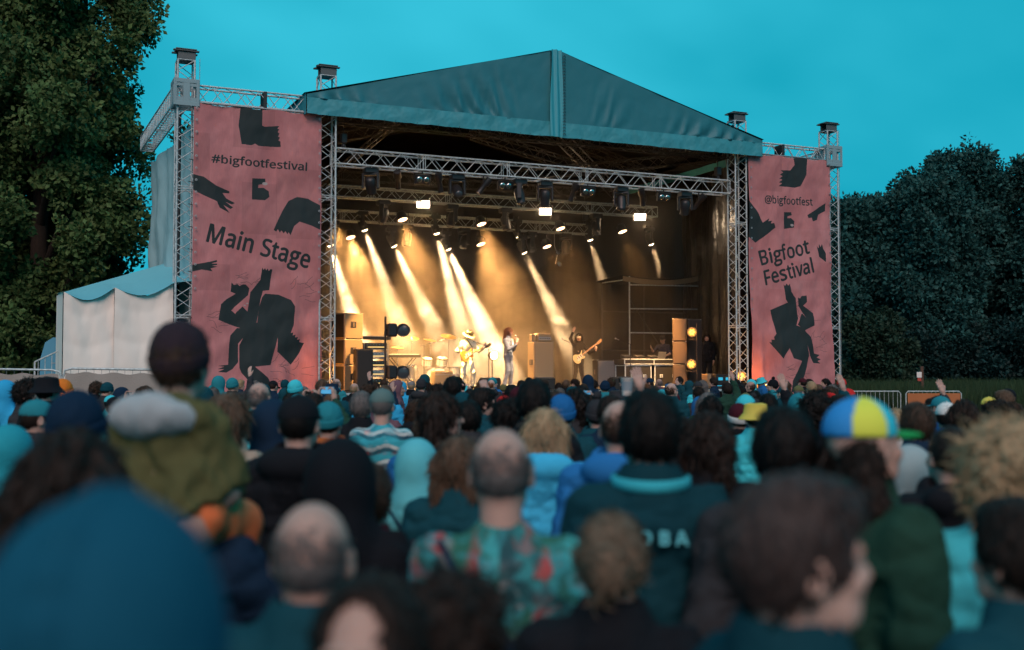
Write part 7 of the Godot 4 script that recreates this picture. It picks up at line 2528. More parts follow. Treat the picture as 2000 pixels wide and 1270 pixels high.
# an electric guitar: the body's middle at the origin, the neck along -x, the face towards -z
func guitar(called: String, label: String, t: Transform3D, body_col: Color, neck_len: float) -> Node3D:
	var o := thing(called, label, "guitar", t)
	var g := G.new()
	g.plate(outline([[-0.19, 0.13], [-0.08, 0.07], [0.0, 0.085], [0.1, 0.15], [0.2, 0.12], [0.235, 0.0], [0.19, -0.14], [0.08, -0.165], [0.0, -0.1], [-0.1, -0.13], [-0.16, -0.1], [-0.12, -0.02], [-0.12, 0.03]], 1.0), -0.022, 0.022)
	var m := mat(called + "_lacquer", body_col, 0.25)
	m.clearcoat_enabled = true
	m.clearcoat = 0.6
	part("body", g, m, o)
	g = G.new()
	g.plate(outline([[-0.11, 0.04], [0.02, 0.05], [0.1, 0.02], [0.12, -0.09], [0.03, -0.08], [-0.1, -0.04]], 1.0), -0.027, -0.0225)
	part("pickguard", g, tone("cloth", lin(0.6, 0.57, 0.5)), o)
	for x in [-0.05, 0.03]:
		g = G.new()
		g.box(Vector3(x, 0, -0.03), Vector3(0.025, 0.085, 0.014), Basis.IDENTITY, 0.003)
		part("pickup", g, M.black_metal, o)
	g = G.new()
	g.box(Vector3(0.1, 0, -0.03), Vector3(0.02, 0.08, 0.014), Basis.IDENTITY, 0.003)
	part("bridge", g, M.chrome, o)
	g = G.new()
	g.box(Vector3(-0.1 - neck_len * 0.5, 0.005, -0.028), Vector3(neck_len, 0.052, 0.024), Basis.IDENTITY, 0.008)
	part("neck", g, tone("cloth", lin(0.38, 0.22, 0.09), 0.4), o)
	g = G.new()
	g.plate(outline([[-0.1 - neck_len + 0.01, 0.03], [-0.18 - neck_len, 0.05], [-0.29 - neck_len, 0.055], [-0.30 - neck_len, 0.0], [-0.22 - neck_len, -0.035], [-0.1 - neck_len + 0.01, -0.03]], 1.0), -0.036, -0.018)
	var hs := part("headstock", g, tone("cloth", lin(0.38, 0.22, 0.09), 0.4), o)
	for k in 4:
		g = G.new()
		g.box(Vector3(-0.15 - neck_len - k * 0.035, 0.07, -0.027), Vector3(0.012, 0.03, 0.014), Basis.IDENTITY, 0.003)
		part("tuning_peg", g, M.chrome, hs)
	g = G.new()
	for k in 4:
		g.bar(Vector3(0.1, -0.018 + k * 0.012, -0.045), Vector3(-0.24 - neck_len, -0.015 + k * 0.01, -0.043), 0.0012, 4)
	part("strings", g, M.chrome, o, Vector3.ZERO, "", true)
	return o


func play(j: Dictionary, key: String, label: String, t: Transform3D, look: Dictionary) -> Node3D:
	POSE[key] = j
	BODY[key] = body_of(j, 0.014)
	look.pose = key
	look.legs_mesh = legs_of(j, 0.016)
	look.shoes_mesh = shoes_of(j)
	var o := person(label, Vector3.ZERO, 0.0, 1.0, look)
	o.transform = t
	return o


func mic_stand(label: String, s: float, y0: float, back: float, h: float, turn: float) -> void:
	var o := thing("microphone_stand", label, "microphone stand", on(s, y0, back, turn), "microphone stands on the stage")
	var g := G.new()
	g.bar(Vector3(0, 0.02, 0), Vector3(0, h, 0), 0.012, 8)
	part("pole", g, M.black_metal, o)
	for k in 3:
		g = G.new()
		g.bar(Vector3(0, 0.14, 0), Vector3(cos(k * TAU / 3) * 0.28, 0.012, sin(k * TAU / 3) * 0.28), 0.01, 6)
		part("foot", g, M.black_metal, o)
	g = G.new()
	g.bar(Vector3(0.12, h - 0.03, 0.0), Vector3(-0.5, h + 0.14, 0.0), 0.009, 6)
	part("boom", g, M.black_metal, o)
	g = G.new()
	g.bar(Vector3(-0.48, h + 0.135, 0), Vector3(-0.6, h + 0.17, 0), 0.013, 8)
	g.lathe([Vector2(0, -0.028), Vector2(0.02, -0.02), Vector2(0.026, 0.0), Vector2(0.02, 0.022), Vector2(0, 0.028)], 10, Transform3D(Basis.IDENTITY, Vector3(-0.62, h + 0.175, 0)))
	part("microphone", g, M.steel, o)


func make_band() -> void:
	var deck := 1.355
	var skin := lin(0.46, 0.29, 0.22)
	# guitarist in a white shirt and hat
	var j := standing()
	j.pel = Vector3(0, 0.93, 0.04)
	j.che = Vector3(0.01, 1.22, -0.03)
	j.nek = Vector3(0.01, 1.39, -0.03)
	j.hd = Transform3D(Basis(Vector3.RIGHT, -0.5) * Basis(Vector3.UP, 0.25), Vector3(0.0, 1.57, -0.10))
	j.sl = Vector3(-0.17, 1.33, -0.02)
	j.sr = Vector3(0.18, 1.33, -0.02)
	j.el = Vector3(-0.33, 1.10, -0.10)
	j.wl = Vector3(-0.43, 1.20, -0.28)
	j.er = Vector3(0.33, 1.11, 0.02)
	j.wr = Vector3(0.15, 1.03, -0.20)
	j.dl = Vector3(-0.1, 1, -0.2)
	j.pl = Vector3(0.3, 0, 1)
	j.gl = true
	j.dr = Vector3(-1, -0.35, -0.1)
	j.pr = Vector3(0, -0.2, 1)
	j.hl = Vector3(-0.09, 0.89, 0.03)
	j.hr = Vector3(0.09, 0.89, 0.03)
	j.kl = Vector3(-0.15, 0.49, -0.07)
	j.kr = Vector3(0.15, 0.48, -0.03)
	j.al = Vector3(-0.19, 0.085, 0.04)
	j.ar = Vector3(0.17, 0.085, 0.06)
	j.tl = Vector3(-0.24, 0.03, -0.11)
	j.tr = Vector3(0.23, 0.03, -0.09)
	var t := on(-1.67, deck, 2.0, PI + 0.12)
	play(j, "guitarist", "guitarist in white shirt, pale trousers and brimmed hat, lit brightly yellow", t, {"skin": skin, "hat": "brim_hat", "under": "messy", "hcol": PAL.hdark, "hatcol": lin(0.5, 0.42, 0.28), "top": "suit", "tcol": lin(0.66, 0.62, 0.52), "legs": lin(0.6, 0.56, 0.48)})
	var gt := guitar("electric_guitar", "golden brown electric guitar held by the guitarist in the hat", t * Transform3D(Basis(Vector3.BACK, -0.36), Vector3(0.11, 1.0, -0.215)), lin(0.34, 0.13, 0.02), 0.52)
	var g := G.new()
	g.tube([Vector3(0.2, 0.06, 0.0), Vector3(0.16, 0.3, 0.1), Vector3(-0.02, 0.52, 0.16), Vector3(-0.13, 0.42, 0.0), Vector3(-0.2, 0.14, -0.03)], 0.016, 6)
	part("strap", g, M.black_metal, gt)
	# singer in a grey blue suit
	j = standing()
	j.el = Vector3(-0.25, 1.13, -0.06)
	j.wl = Vector3(-0.09, 1.33, -0.24)
	j.gl = true
	j.dl = Vector3(0.25, 1, 0.1)
	j.pl = Vector3(1, 0, 0.3)
	j.er = Vector3(0.25, 1.13, -0.10)
	j.wr = Vector3(0.17, 1.27, -0.32)
	j.dr = Vector3(-0.2, 1, -0.1)
	j.pr = Vector3(-1, 0, 0.2)
	j.hd = Transform3D(Basis(Vector3.RIGHT, -0.15), Vector3(0, 1.65, -0.015))
	j.kl = Vector3(-0.11, 0.5, -0.04)
	j.al = Vector3(-0.15, 0.085, 0.0)
	j.tl = Vector3(-0.18, 0.03, -0.15)
	j.ar = Vector3(0.12, 0.085, 0.08)
	t = on(-0.14, deck, 2.5, -2.35) * Transform3D(Basis.from_scale(Vector3.ONE * 1.03), Vector3.ZERO)
	var o := play(j, "singer", "singer with long red brown hair in a grey blue suit at the microphone", t, {"skin": skin, "hat": "long", "hcol": lin(0.16, 0.06, 0.03), "top": "suit", "tcol": lin(0.20, 0.215, 0.26), "legs": lin(0.21, 0.225, 0.265)})
	g = G.new()
	g.box(Vector3(0, 1.31, -0.125), Vector3(0.11, 0.26, 0.05), Basis(Vector3.RIGHT, 0.12), 0.02)
	part("shirt_front", g, tone("cloth", lin(0.6, 0.58, 0.55)), o)
	var mc := thing("microphone", "handheld microphone at the singer's mouth", "microphone", t * Transform3D(Basis(Vector3.RIGHT, 0.35), Vector3(-0.055, 1.44, -0.235)))
	g = G.new()
	g.lathe([Vector2(0, -0.1), Vector2(0.012, -0.1), Vector2(0.018, 0.06), Vector2(0.02, 0.07)], 12)
	part("handle", g, M.black_metal, mc)
	g = G.new()
	g.lathe([Vector2(0.02, 0.07), Vector2(0.027, 0.09), Vector2(0.024, 0.112), Vector2(0, 0.122)], 12)
	part("grille", g, M.steel, mc)
	# bass player with one hand in the air
	j = standing()
	j.sr = Vector3(0.178, 1.42, 0.0)
	j.er = Vector3(0.30, 1.58, -0.05)
	j.wr = Vector3(0.22, 1.80, -0.08)
	j.pr = Vector3(0, 0, -1)
	j.el = Vector3(-0.33, 1.12, -0.12)
	j.wl = Vector3(-0.5, 1.18, -0.3)
	j.gl = true
	j.dl = Vector3(-0.1, 1, -0.2)
	j.pl = Vector3(0.3, 0, 1)
	j.hd = Transform3D(Basis(Vector3.UP, -0.3) * Basis(Vector3.RIGHT, -0.2), Vector3(0, 1.645, -0.03))
	j.al = Vector3(-0.18, 0.085, 0.0)
	j.tl = Vector3(-0.22, 0.03, -0.15)
	j.ar = Vector3(0.16, 0.085, 0.05)
	j.tr = Vector3(0.2, 0.03, -0.1)
	t = on(3.03, deck, 4.0, PI - 0.15) * Transform3D(Basis.from_scale(Vector3.ONE * 0.98), Vector3.ZERO)
	play(j, "bassist", "bass player in black with a white cap and one hand in the air", t, {"skin": skin, "hat": "cap", "under": "wavy", "hcol": PAL.hblack, "hatcol": lin(0.6, 0.58, 0.55), "top": "suit", "tcol": lin(0.014, 0.013, 0.014), "legs": lin(0.015, 0.015, 0.018)})
	guitar("bass_guitar", "cream bass guitar with a pale neck held by the bass player", t * Transform3D(Basis(Vector3.BACK, -0.62), Vector3(0.04, 0.98, -0.21)), lin(0.55, 0.45, 0.24), 0.66)
	# crew
	j = standing()
	j.er = Vector3(0.3, 1.2, -0.2)
	j.wr = Vector3(0.3, 1.32, -0.44)
	j.el = Vector3(-0.27, 1.14, -0.08)
	j.wl = Vector3(-0.2, 1.08, -0.33)
	j.hd = Transform3D(Basis(Vector3.RIGHT, -0.3), Vector3(0, 1.64, -0.05))
	play(j, "desk_hand", "crew member in a navy shirt and cap working at the desk on the right", on(6.62, deck - 0.05, 4.6, PI * 0.75), {"skin": skin, "hat": "cap", "under": "crop", "hcol": PAL.hdark, "hatcol": lin(0.02, 0.02, 0.02), "top": "shirt", "tcol": lin(0.02, 0.025, 0.045)})
	person("crew member in black standing in the dark at the right of the stage", Vector3.ZERO, 0, 1.0, {"skin": skin, "hat": "wavy", "hcol": PAL.hdark, "top": "jacket", "tcol": PAL.black}).transform = on(7.6, deck, 3.4, PI * 0.8)
	person("person in dark clothes and cap on the platform beside the white tent", Vector3.ZERO, 0, 1.0, {"skin": skin, "hat": "cap", "under": "crop", "hcol": PAL.hdark, "hatcol": PAL.black, "top": "shirt", "tcol": PAL.black}).transform = Transform3D(Basis(Vector3.UP, 2.6).scaled(Vector3.ONE * 0.82), Vector3(-11.42, 1.38, -28.3))


# ---------------------------------------------------------------- the gear on the stage
func cabinet(called: String, label: String, category: String, t: Transform3D, size: Vector3, shell: Material, grille: Material, group := "", side_handle := true) -> Node3D:
	var o := thing(called, label, category, t, group)
	var g := G.new()
	g.box(Vector3(0, size.y * 0.5, 0), size, Basis.IDENTITY, 0.018)
	part("cabinet", g, shell, o)
	g = G.new()
	g.box(Vector3(0, size.y * 0.5, size.z * 0.5 + 0.006), Vector3(size.x - 0.07, size.y - 0.07, 0.016), Basis.IDENTITY, 0.005)
	part("grille", g, grille, o)
	if side_handle:
		for s in [-1.0, 1.0]:
			g = G.new()
			g.box(Vector3(s * (size.x * 0.5 + 0.003), size.y * 0.55, 0.02), Vector3(0.012, 0.17, 0.2), Basis.IDENTITY, 0.004)
			var h := part("handle", g, M.black_metal, o)
			g = G.new()
			g.box(Vector3(s * (size.x * 0.5 + 0.012), size.y * 0.55, 0.02), Vector3(0.012, 0.12, 0.035), Basis.IDENTITY, 0.004)
			part("grip", g, M.wood_case, h)
	for x in [-1.0, 1.0]:
		g = G.new()
		for z in [-1.0, 1.0]:
			g.box(Vector3(x * (size.x * 0.5 - 0.02), 0.004, z * (size.z * 0.5 - 0.02)), Vector3(0.05, 0.012, 0.05), Basis.IDENTITY, 0.004)
			g.box(Vector3(x * (size.x * 0.5 - 0.02), size.y - 0.002, z * (size.z * 0.5 - 0.02)), Vector3(0.05, 0.012, 0.05), Basis.IDENTITY, 0.004)
		part("corner", g, M.steel, o)
	return o


func flight_case(label: String, t: Transform3D, size: Vector3, group := "flight cases on the stage") -> Node3D:
	var o := thing("flight_case", label, "flight case", t, group)
	var g := G.new()
	g.box(Vector3(0, size.y * 0.5, 0), size, Basis.IDENTITY, 0.01)
	part("case_body", g, M.black_wood, o)
	g = G.new()
	var h := size * 0.5
	for y in [0.0, size.y]:
		for z in [-h.z, h.z]:
			g.box(Vector3(0, y, z), Vector3(size.x + 0.02, 0.035, 0.035), Basis.IDENTITY, 0.004)
		for x in [-h.x, h.x]:
			g.box(Vector3(x, y, 0), Vector3(0.034, 0.034, size.z + 0.02), Basis.IDENTITY, 0.004)
	for x in [-h.x, h.x]:
		for z in [-h.z, h.z]:
			g.box(Vector3(x, h.y, z), Vector3(0.036, size.y, 0.036), Basis.IDENTITY, 0.004)
	part("edge_trim", g, M.aluminium, o)
	for x in [-0.25, 0.25]:
		g = G.new()
		g.box(Vector3(x * size.x, h.y, h.z + 0.008), Vector3(0.11, 0.11, 0.016), Basis.IDENTITY, 0.004)
		var l := part("latch", g, M.aluminium, o)
		g = G.new()
		g.box(Vector3(x * size.x, h.y, h.z + 0.018), Vector3(0.05, 0.07, 0.012), Basis.IDENTITY, 0.004)
		part("catch", g, M.steel, l)
	return o


func drum(called: String, label: String, t: Transform3D, r: float, depth: float, legs: float) -> Node3D:
	var o := thing(called, label, "drum", t, "drums of the kit behind the guitarist")
	var g := G.new()
	g.lathe([Vector2(r, 0), Vector2(r, depth)], 28)
	part("shell", g, M.drum_shell, o)
	for y in [0.0, depth]:
		g = G.new()
		g.lathe([Vector2(r - 0.004, y - 0.018), Vector2(r + 0.012, y - 0.018), Vector2(r + 0.012, y + 0.018), Vector2(r - 0.004, y + 0.02)], 28)
		part("hoop", g, M.chrome, o)
		g = G.new()
		g.lathe([Vector2(r, y + (0.006 if y > 0 else -0.006)), Vector2(0, y + (0.006 if y > 0 else -0.006))], 28)
		part("drum_head", g, M.drum_skin, o)
	g = G.new()
	for k in 8:
		var a := k * TAU / 8
		g.bar(Vector3(cos(a) * (r + 0.012), 0.01, sin(a) * (r + 0.012)), Vector3(cos(a) * (r + 0.012), depth - 0.01, sin(a) * (r + 0.012)), 0.006, 5)
	part("lugs", g, M.chrome, o, Vector3.ZERO, "", true)
	if legs > 0.0:
		for k in 3:
			var a := k * TAU / 3 + 0.4
			g = G.new()
			g.bar(Vector3(cos(a) * (r + 0.02), depth * 0.6, sin(a) * (r + 0.02)), Vector3(cos(a) * (r + 0.05), -legs, sin(a) * (r + 0.05)), 0.009, 6)
			part("leg", g, M.chrome, o)
	return o


func cymbal(label: String, s: float, back: float, h: float, r: float, tilt: float, lean: float) -> void:
	var o := thing("cymbal_stand", label, "cymbal", on(s, 1.355, back, lean), "cymbals of the drum kit")
	var g := G.new()
	g.bar(Vector3(0, 0.25, 0), Vector3(0, h, 0), 0.012, 8)
	part("pole", g, M.chrome, o)
	for k in 3:
		g = G.new()
		g.bar(Vector3(0, 0.42, 0), Vector3(cos(k * TAU / 3) * 0.32, 0.012, sin(k * TAU / 3) * 0.32), 0.009, 6)
		part("leg", g, M.chrome, o)
	g = G.new()
	g.lathe([Vector2(0, 0.03), Vector2(0.025, 0.028), Vector2(0.05, 0.008), Vector2(r * 0.6, -0.004), Vector2(r, -0.02), Vector2(r, -0.022), Vector2(0.05, 0.004), Vector2(0, 0.02)], 28, Transform3D(Basis(Vector3.RIGHT, tilt), Vector3(0, h, 0)))
	part("cymbal", g, M.gold, o)


func floor_light(label: String, t: Transform3D, lit: bool, power := 0.8) -> void:
	var o := thing("round_stage_lamp", label, "stage light", t, "round lamps standing low at the sides of the stage")
	var b := Basis(Vector3.RIGHT, PI / 2)
	var g := G.new()
	g.lathe([Vector2(0, -0.2), Vector2(0.09, -0.19), Vector2(0.13, -0.12), Vector2(0.15, 0.04), Vector2(0.165, 0.06), Vector2(0.15, 0.07), Vector2(0.14, 0.05)], 18, Transform3D(b, Vector3.ZERO))
	part("can", g, M.black_metal, o)
	g = G.new()
	g.lathe([Vector2(0.142, 0.045), Vector2(0, 0.05)], 18, Transform3D(b, Vector3.ZERO))
	part("lens_plate", g, M.lens_dark, o)
	for k in 7:
		var c := Vector2.ZERO if k == 0 else Vector2(cos(k * TAU / 6), sin(k * TAU / 6)) * 0.09
		g = G.new()
		g.lathe([Vector2(0.036, 0.0), Vector2(0.028, 0.012), Vector2(0, 0.016)], 10, Transform3D(b, Vector3(c.x, c.y, 0.05)))
		part("lamp", g, M.lamp_amber if lit else M.chrome, o)
	g = G.new()
	g.tube([Vector3(-0.18, 0, 0), Vector3(-0.18, -0.2, 0), Vector3(0, -0.23, 0), Vector3(0.18, -0.2, 0), Vector3(0.18, 0, 0)], 0.013, 6)
	part("yoke", g, M.black_metal, o)
	if lit:
		var l := OmniLight3D.new()
		l.name = "lamp_light"
		l.light_color = Color(1.0, 0.62, 0.25)
		l.light_energy = power
		l.light_size = 0.1
		l.omni_range = 12
		l.omni_attenuation = 2.0
		l.shadow_enabled = true
		o.add_child(l)
		l.position = Vector3(0, 0, 0.14)


func make_gear() -> void:
	var y := 1.355
	glow("lamp_amber", Color(1.0, 0.62, 0.22), 1.6)
	mat("wood_dark", lin(0.11, 0.07, 0.035), 0.6)
	glow("rack_light", Color(1.0, 0.82, 0.5), 1.3)
	glow("screen_teal", Color(0.2, 0.75, 0.9), 0.7)
	mat("drum_shell", lin(0.42, 0.47, 0.5), 0.25, 0.3)
	mat("drum_skin", lin(0.6, 0.58, 0.54), 0.6)
	mat("tan_cloth", lin(0.30, 0.22, 0.13), 0.8)
	mat("grey_cloth", lin(0.14, 0.14, 0.14), 0.9)
	mat("grille_black", lin(0.012, 0.012, 0.012), 0.6)
	# speaker stacks
	var gs := "wooden speaker boxes in the left stack"
	for k in 3:
		cabinet("speaker_box", ["lowest wooden speaker box of the left stack", "middle wooden speaker box of the left stack", "topmost wooden speaker box of the left stack"][k], "speaker", on(-5.5, y + k * 0.70, 1.3, -1.12), Vector3(0.62, 0.69, 0.66), M.wood_case, M.grille_black, gs)
	cabinet("black_speaker", "tall black speaker standing before the left wooden stack", "speaker", on(-5.2, y, 0.7, -0.1), Vector3(0.46, 1.12, 0.42), M.black_wood, M.grille_black)
	for k in 3:
		cabinet("speaker_box", ["lowest wooden speaker box of the right column", "middle wooden speaker box of the right column", "topmost wooden speaker box of the right column"][k], "speaker", on(5.42, y + k * 0.72, 1.7, -0.57), Vector3(0.44, 0.71, 0.4), M.wood_dark, M.wood_dark, "wooden speaker boxes in the right column", false)
	cabinet("black_speaker", "tall black speaker column beside the right wooden column", "speaker", on(5.98, y, 1.9, 0.0), Vector3(0.5, 2.15, 0.5), M.black_wood, M.grille_black)
	floor_light("upper lit amber lamp at the right wooden column", on(5.58, y + 1.72, 1.25, -0.45), true)
	floor_light("lower lit amber lamp at the right wooden column", on(5.55, y + 0.72, 1.25, -0.45), true)
	var o := thing("lamp_stand", "black pole carrying the two amber lamps at the right", "stand", on(5.72, y, 1.18))
	var g := G.new()
	g.bar(Vector3(0, 0.02, 0), Vector3(0, 2.0, 0), 0.022, 8)
	part("pole", g, M.black_metal, o)
	g = G.new()
	g.box(Vector3(0, 0.015, 0), Vector3(0.5, 0.03, 0.5), Basis.IDENTITY, 0.006)
	part("base_plate", g, M.black_metal, o)
	g = G.new()
	g.bar(Vector3(0, 1.47, 0), Vector3(-0.2, 1.49, 0), 0.016, 6)
	g.bar(Vector3(0, 0.47, 0), Vector3(-0.2, 0.49, 0), 0.016, 6)
	part("cross_arm", g, M.black_metal, o)
	floor_light("lit amber lamp low behind the inner edge of the left banner", on(-6.85, y + 0.55, 0.62, 0.4), true, 2.5)
	floor_light("lit amber lamp low behind the inner edge of the right banner", on(6.95, y + 0.35, 0.6, -0.4), true, 1.2)
	# the two lamp pairs on a black pole at the left front
	o = thing("lamp_stand", "black pole with two pairs of round lamps before the synthesizer rack", "stand", on(-4.72, y, 0.28))
	g = G.new()
	g.bar(Vector3(0, 0.02, 0), Vector3(0, 1.98, 0), 0.03, 8)
	part("pole", g, M.black_metal, o)
	for k in 3:
		g = G.new()
		g.bar(Vector3(0, 0.3, 0), Vector3(cos(k * TAU / 3) * 0.4, 0.015, sin(k * TAU / 3) * 0.4), 0.014, 6)
		part("leg", g, M.black_metal, o)
	for h in [1.62, 0.5]:
		g = G.new()
		g.box(Vector3(0.17, h, 0.02), Vector3(0.26, 0.36, 0.24), Basis.IDENTITY, 0.04)
		g.bar(Vector3(0.0, h, 0), Vector3(0.5, h, 0), 0.03, 8)
		var c := part("lamp_base", g, M.black_metal, o)
		g = G.new()
		g.lathe([Vector2(0, -0.22), Vector2(0.12, -0.2), Vector2(0.16, -0.08), Vector2(0.17, 0.12), Vector2(0.18, 0.18), Vector2(0.15, 0.18), Vector2(0.14, 0.12)], 18, Transform3D(Basis(Vector3.UP, -0.5) * Basis(Vector3.RIGHT, PI / 2), Vector3(0.52, h, 0.02)))
		part("lamp_head", g, M.black_metal, c)
		g = G.new()
		g.lathe([Vector2(0.145, 0.13), Vector2(0.06, 0.15), Vector2(0, 0.155)], 18, Transform3D(Basis(Vector3.UP, -0.5) * Basis(Vector3.RIGHT, PI / 2), Vector3(0.52, h, 0.02)))
		part("lamp_lens", g, M.lens_dark, c)
	# synthesizer rack
	o = thing("synthesizer_rack", "steel rack of synthesizer modules left of the drum kit", "rack", on(-4.2, y, 3.0))
	for x in [-0.36, 0.36]:
		for z in [-0.22, 0.22]:
			g = G.new()
			g.bar(Vector3(x, 0, z), Vector3(x, 1.32, z), 0.018, 6)
			part("post", g, M.steel, o)
	for k in 5:
		g = G.new()
		g.box(Vector3(0, 0.1 + k * 0.26, 0), Vector3(0.78, 0.02, 0.5), Basis.IDENTITY, 0.004)
		part("shelf", g, M.steel, o)
	for k in 5:
		var dv := thing("rack_module", ["lowest module in the synthesizer rack", "second module from the bottom of the synthesizer rack", "middle module in the synthesizer rack", "second module from the top of the synthesizer rack", "topmost module in the synthesizer rack"][k], "music device", on(-4.2, y + 0.115 + k * 0.26, 2.98), "modules in the synthesizer rack")
		g = G.new()
		g.box(Vector3(0, 0.09, 0), Vector3(0.66, 0.17, 0.42), Basis.IDENTITY, 0.008)
		part("housing", g, M.steel if k % 2 else M.black_metal, dv)
		for q in 7:
			g = G.new()
			g.lathe([Vector2(0.016, 0), Vector2(0.014, 0.02), Vector2(0, 0.021)], 8, Transform3D(Basis(Vector3.RIGHT, PI / 2), Vector3(-0.27 + q * 0.09, 0.12, 0.212)))
			part("knob", g, M.chrome, dv)
		g = G.new()
		g.box(Vector3(0, 0.055, 0.214), Vector3(0.5, 0.022, 0.004))
		part("light_strip", g, M.rack_light, dv)
	for q in [[-4.2, 1.43, 3.0, 0.95, "left keyboard on top of the synthesizer rack"], [-3.1, 0.92, 3.7, 1.1, "keyboard on its stand between the rack and the drum kit"]]:
		var kb := thing("keyboard", q[4], "keyboard", on(q[0], y + q[1], q[2], 0.1), "keyboards on the stage")
		g = G.new()
		g.box(Vector3(0, 0.045, 0), Vector3(q[3], 0.09, 0.32), Basis.IDENTITY, 0.012)
		part("housing", g, M.black_metal, kb)
		for k in 21:
			g = G.new()
			g.box(Vector3((k - 10) * q[3] * 0.043, 0.096, 0.09), Vector3(q[3] * 0.04, 0.014, 0.12), Basis.IDENTITY, 0.002)
			part("key", g, M.drum_skin, kb)
	o = thing("keyboard_stand", "crossed stand under the keyboard left of the drum kit", "stand", on(-3.1, y, 3.7, 0.1))
	for s in [-1.0, 1.0]:
		for z in [-0.12, 0.12]:
			g = G.new()
			g.bar(Vector3(-0.4 * s, 0.02, z), Vector3(0.4 * s, 0.91, z), 0.016, 6)
			part("leg", g, M.black_metal, o)
	# drums
	var bt := on(-1.75, y + 0.30, 4.35) * Transform3D(Basis(Vector3.RIGHT, -PI / 2), Vector3(0, 0, 0.22))
	drum("bass_drum", "large bass drum at the front of the drum kit", bt, 0.30, 0.42, 0.0)
	drum("tom_drum", "left tom above the bass drum", on(-2.0, y + 0.68, 4.6) * Transform3D(Basis(Vector3.RIGHT, 0.3), Vector3.ZERO), 0.16, 0.22, 0.0)
	drum("tom_drum", "right tom above the bass drum", on(-1.5, y + 0.68, 4.6) * Transform3D(Basis(Vector3.RIGHT, 0.3), Vector3.ZERO), 0.165, 0.24, 0.0)
	drum("floor_tom", "floor tom at the right of the drum kit", on(-1.0, y + 0.22, 4.8), 0.21, 0.4, 0.21)
	drum("snare_drum", "snare drum at the left of the drum kit", on(-2.5, y + 0.55, 4.6), 0.18, 0.15, 0.54)
	drum("second_floor_tom", "pale drum standing left of the bass drum", on(-2.75, y + 0.24, 4.2), 0.2, 0.42, 0.23)
	cymbal("leftmost cymbal of the drum kit", -2.95, 4.6, 1.25, 0.2, 0.15, 0.3)
	cymbal("second cymbal from the left, above the snare drum", -2.35, 5.0, 1.55, 0.24, 0.3, -0.2)
	cymbal("third cymbal from the left, above the bass drum", -1.7, 5.1, 1.5, 0.22, 0.25, 0.5)
	cymbal("fourth cymbal from the left, right of the toms", -1.15, 4.9, 1.62, 0.26, 0.35, 0.1)
	cymbal("rightmost cymbal of the drum kit", -0.65, 4.7, 1.2, 0.22, 0.2, 0.8)
	o = thing("pale_case", "pale square case before the bass drum", "case", on(-1.95, y, 3.4))
	g = G.new()
	g.box(Vector3(0, 0.26, 0), Vector3(0.58, 0.52, 0.4), Basis.IDENTITY, 0.02)
	part("case_body", g, M.tan_cloth, o)
	g = G.new()
	g.box(Vector3(0, 0.4, 0.204), Vector3(0.58, 0.02, 0.01))
	g.box(Vector3(0, 0.47, 0.206), Vector3(0.14, 0.03, 0.02), Basis.IDENTITY, 0.006)
	part("lid_catch", g, M.steel, o)
	mic_stand("microphone stand before the guitarist", -1.25, y, 1.4, 1.2, 0.4)
	mic_stand("microphone stand reaching over the snare drum", -2.3, y, 4.0, 1.3, 2.6)
	mic_stand("microphone stand before the keyboard desk", 4.1, y, 2.5, 1.35, 0.2)
	mic_stand("microphone stand beside the bass player", 2.4, y, 3.2, 1.35, 0.5)
	# the lamp that shines at the crowd between guitarist and singer
	o = thing("floor_spotlight", "bright round spotlight on the floor shining between guitarist and singer", "stage light", on(0.25, y + 1.0, 4.6))
	g = G.new()
	g.lathe([Vector2(0, -0.24), Vector2(0.1, -0.22), Vector2(0.14, -0.1), Vector2(0.15, 0.1), Vector2(0.16, 0.12), Vector2(0.14, 0.12), Vector2(0.135, 0.08)], 18, Transform3D(Basis(Vector3.RIGHT, PI / 2), Vector3.ZERO))
	part("can", g, M.black_metal, o)
	g = G.new()
	g.lathe([Vector2(0.138, 0.09), Vector2(0.06, 0.105), Vector2(0, 0.11)], 18, Transform3D(Basis(Vector3.RIGHT, PI / 2), Vector3.ZERO))
	part("lens", g, M.lens_white, o)
	g = G.new()
	g.bar(Vector3(0, -0.14, -0.05), Vector3(0, -1.0, -0.05), 0.025, 8)
	g.box(Vector3(0, -0.985, -0.05), Vector3(0.4, 0.03, 0.4), Basis.IDENTITY, 0.006)
	part("stand", g, M.black_metal, o)
	spot(o, Vector3(0, 0, 0.13), Vector3(-0.3, 0.25, 1.0), Color(1.0, 0.78, 0.42), 22.0, 24.0, 1.0, 0.12)
	# amplifiers
	cabinet("amplifier_stack", "tall tan amplifier cabinet between the singer and the bass player", "amplifier", on(1.42, y, 3.5, 0.1), Vector3(0.72, 1.42, 0.42), M.tan_cloth, M.tan_cloth)
	o = thing("top_amplifier", "low wide amplifier on top of the tall tan cabinet", "amplifier", on(1.48, y + 1.43, 3.5, 0.1))
	g = G.new()
	g.box(Vector3(0, 0.13, 0), Vector3(0.52, 0.25, 0.3), Basis.IDENTITY, 0.015)
	part("case_body", g, M.wood_case, o)
	g = G.new()
	g.box(Vector3(0, 0.1, 0.152), Vector3(0.46, 0.1, 0.01))
	var pn := part("control_panel", g, M.steel, o)
	for k in 6:
		g = G.new()
		g.lathe([Vector2(0.018, 0), Vector2(0.014, 0.018), Vector2(0, 0.019)], 8, Transform3D(Basis(Vector3.RIGHT, PI / 2), Vector3(-0.18 + k * 0.07, 0.1, 0.157)))
		part("knob", g, M.black_metal, pn)
	g = G.new()
	g.box(Vector3(0, 0.262, 0), Vector3(0.18, 0.014, 0.04), Basis.IDENTITY, 0.005)
	part("carry_handle", g, M.black_metal, o)
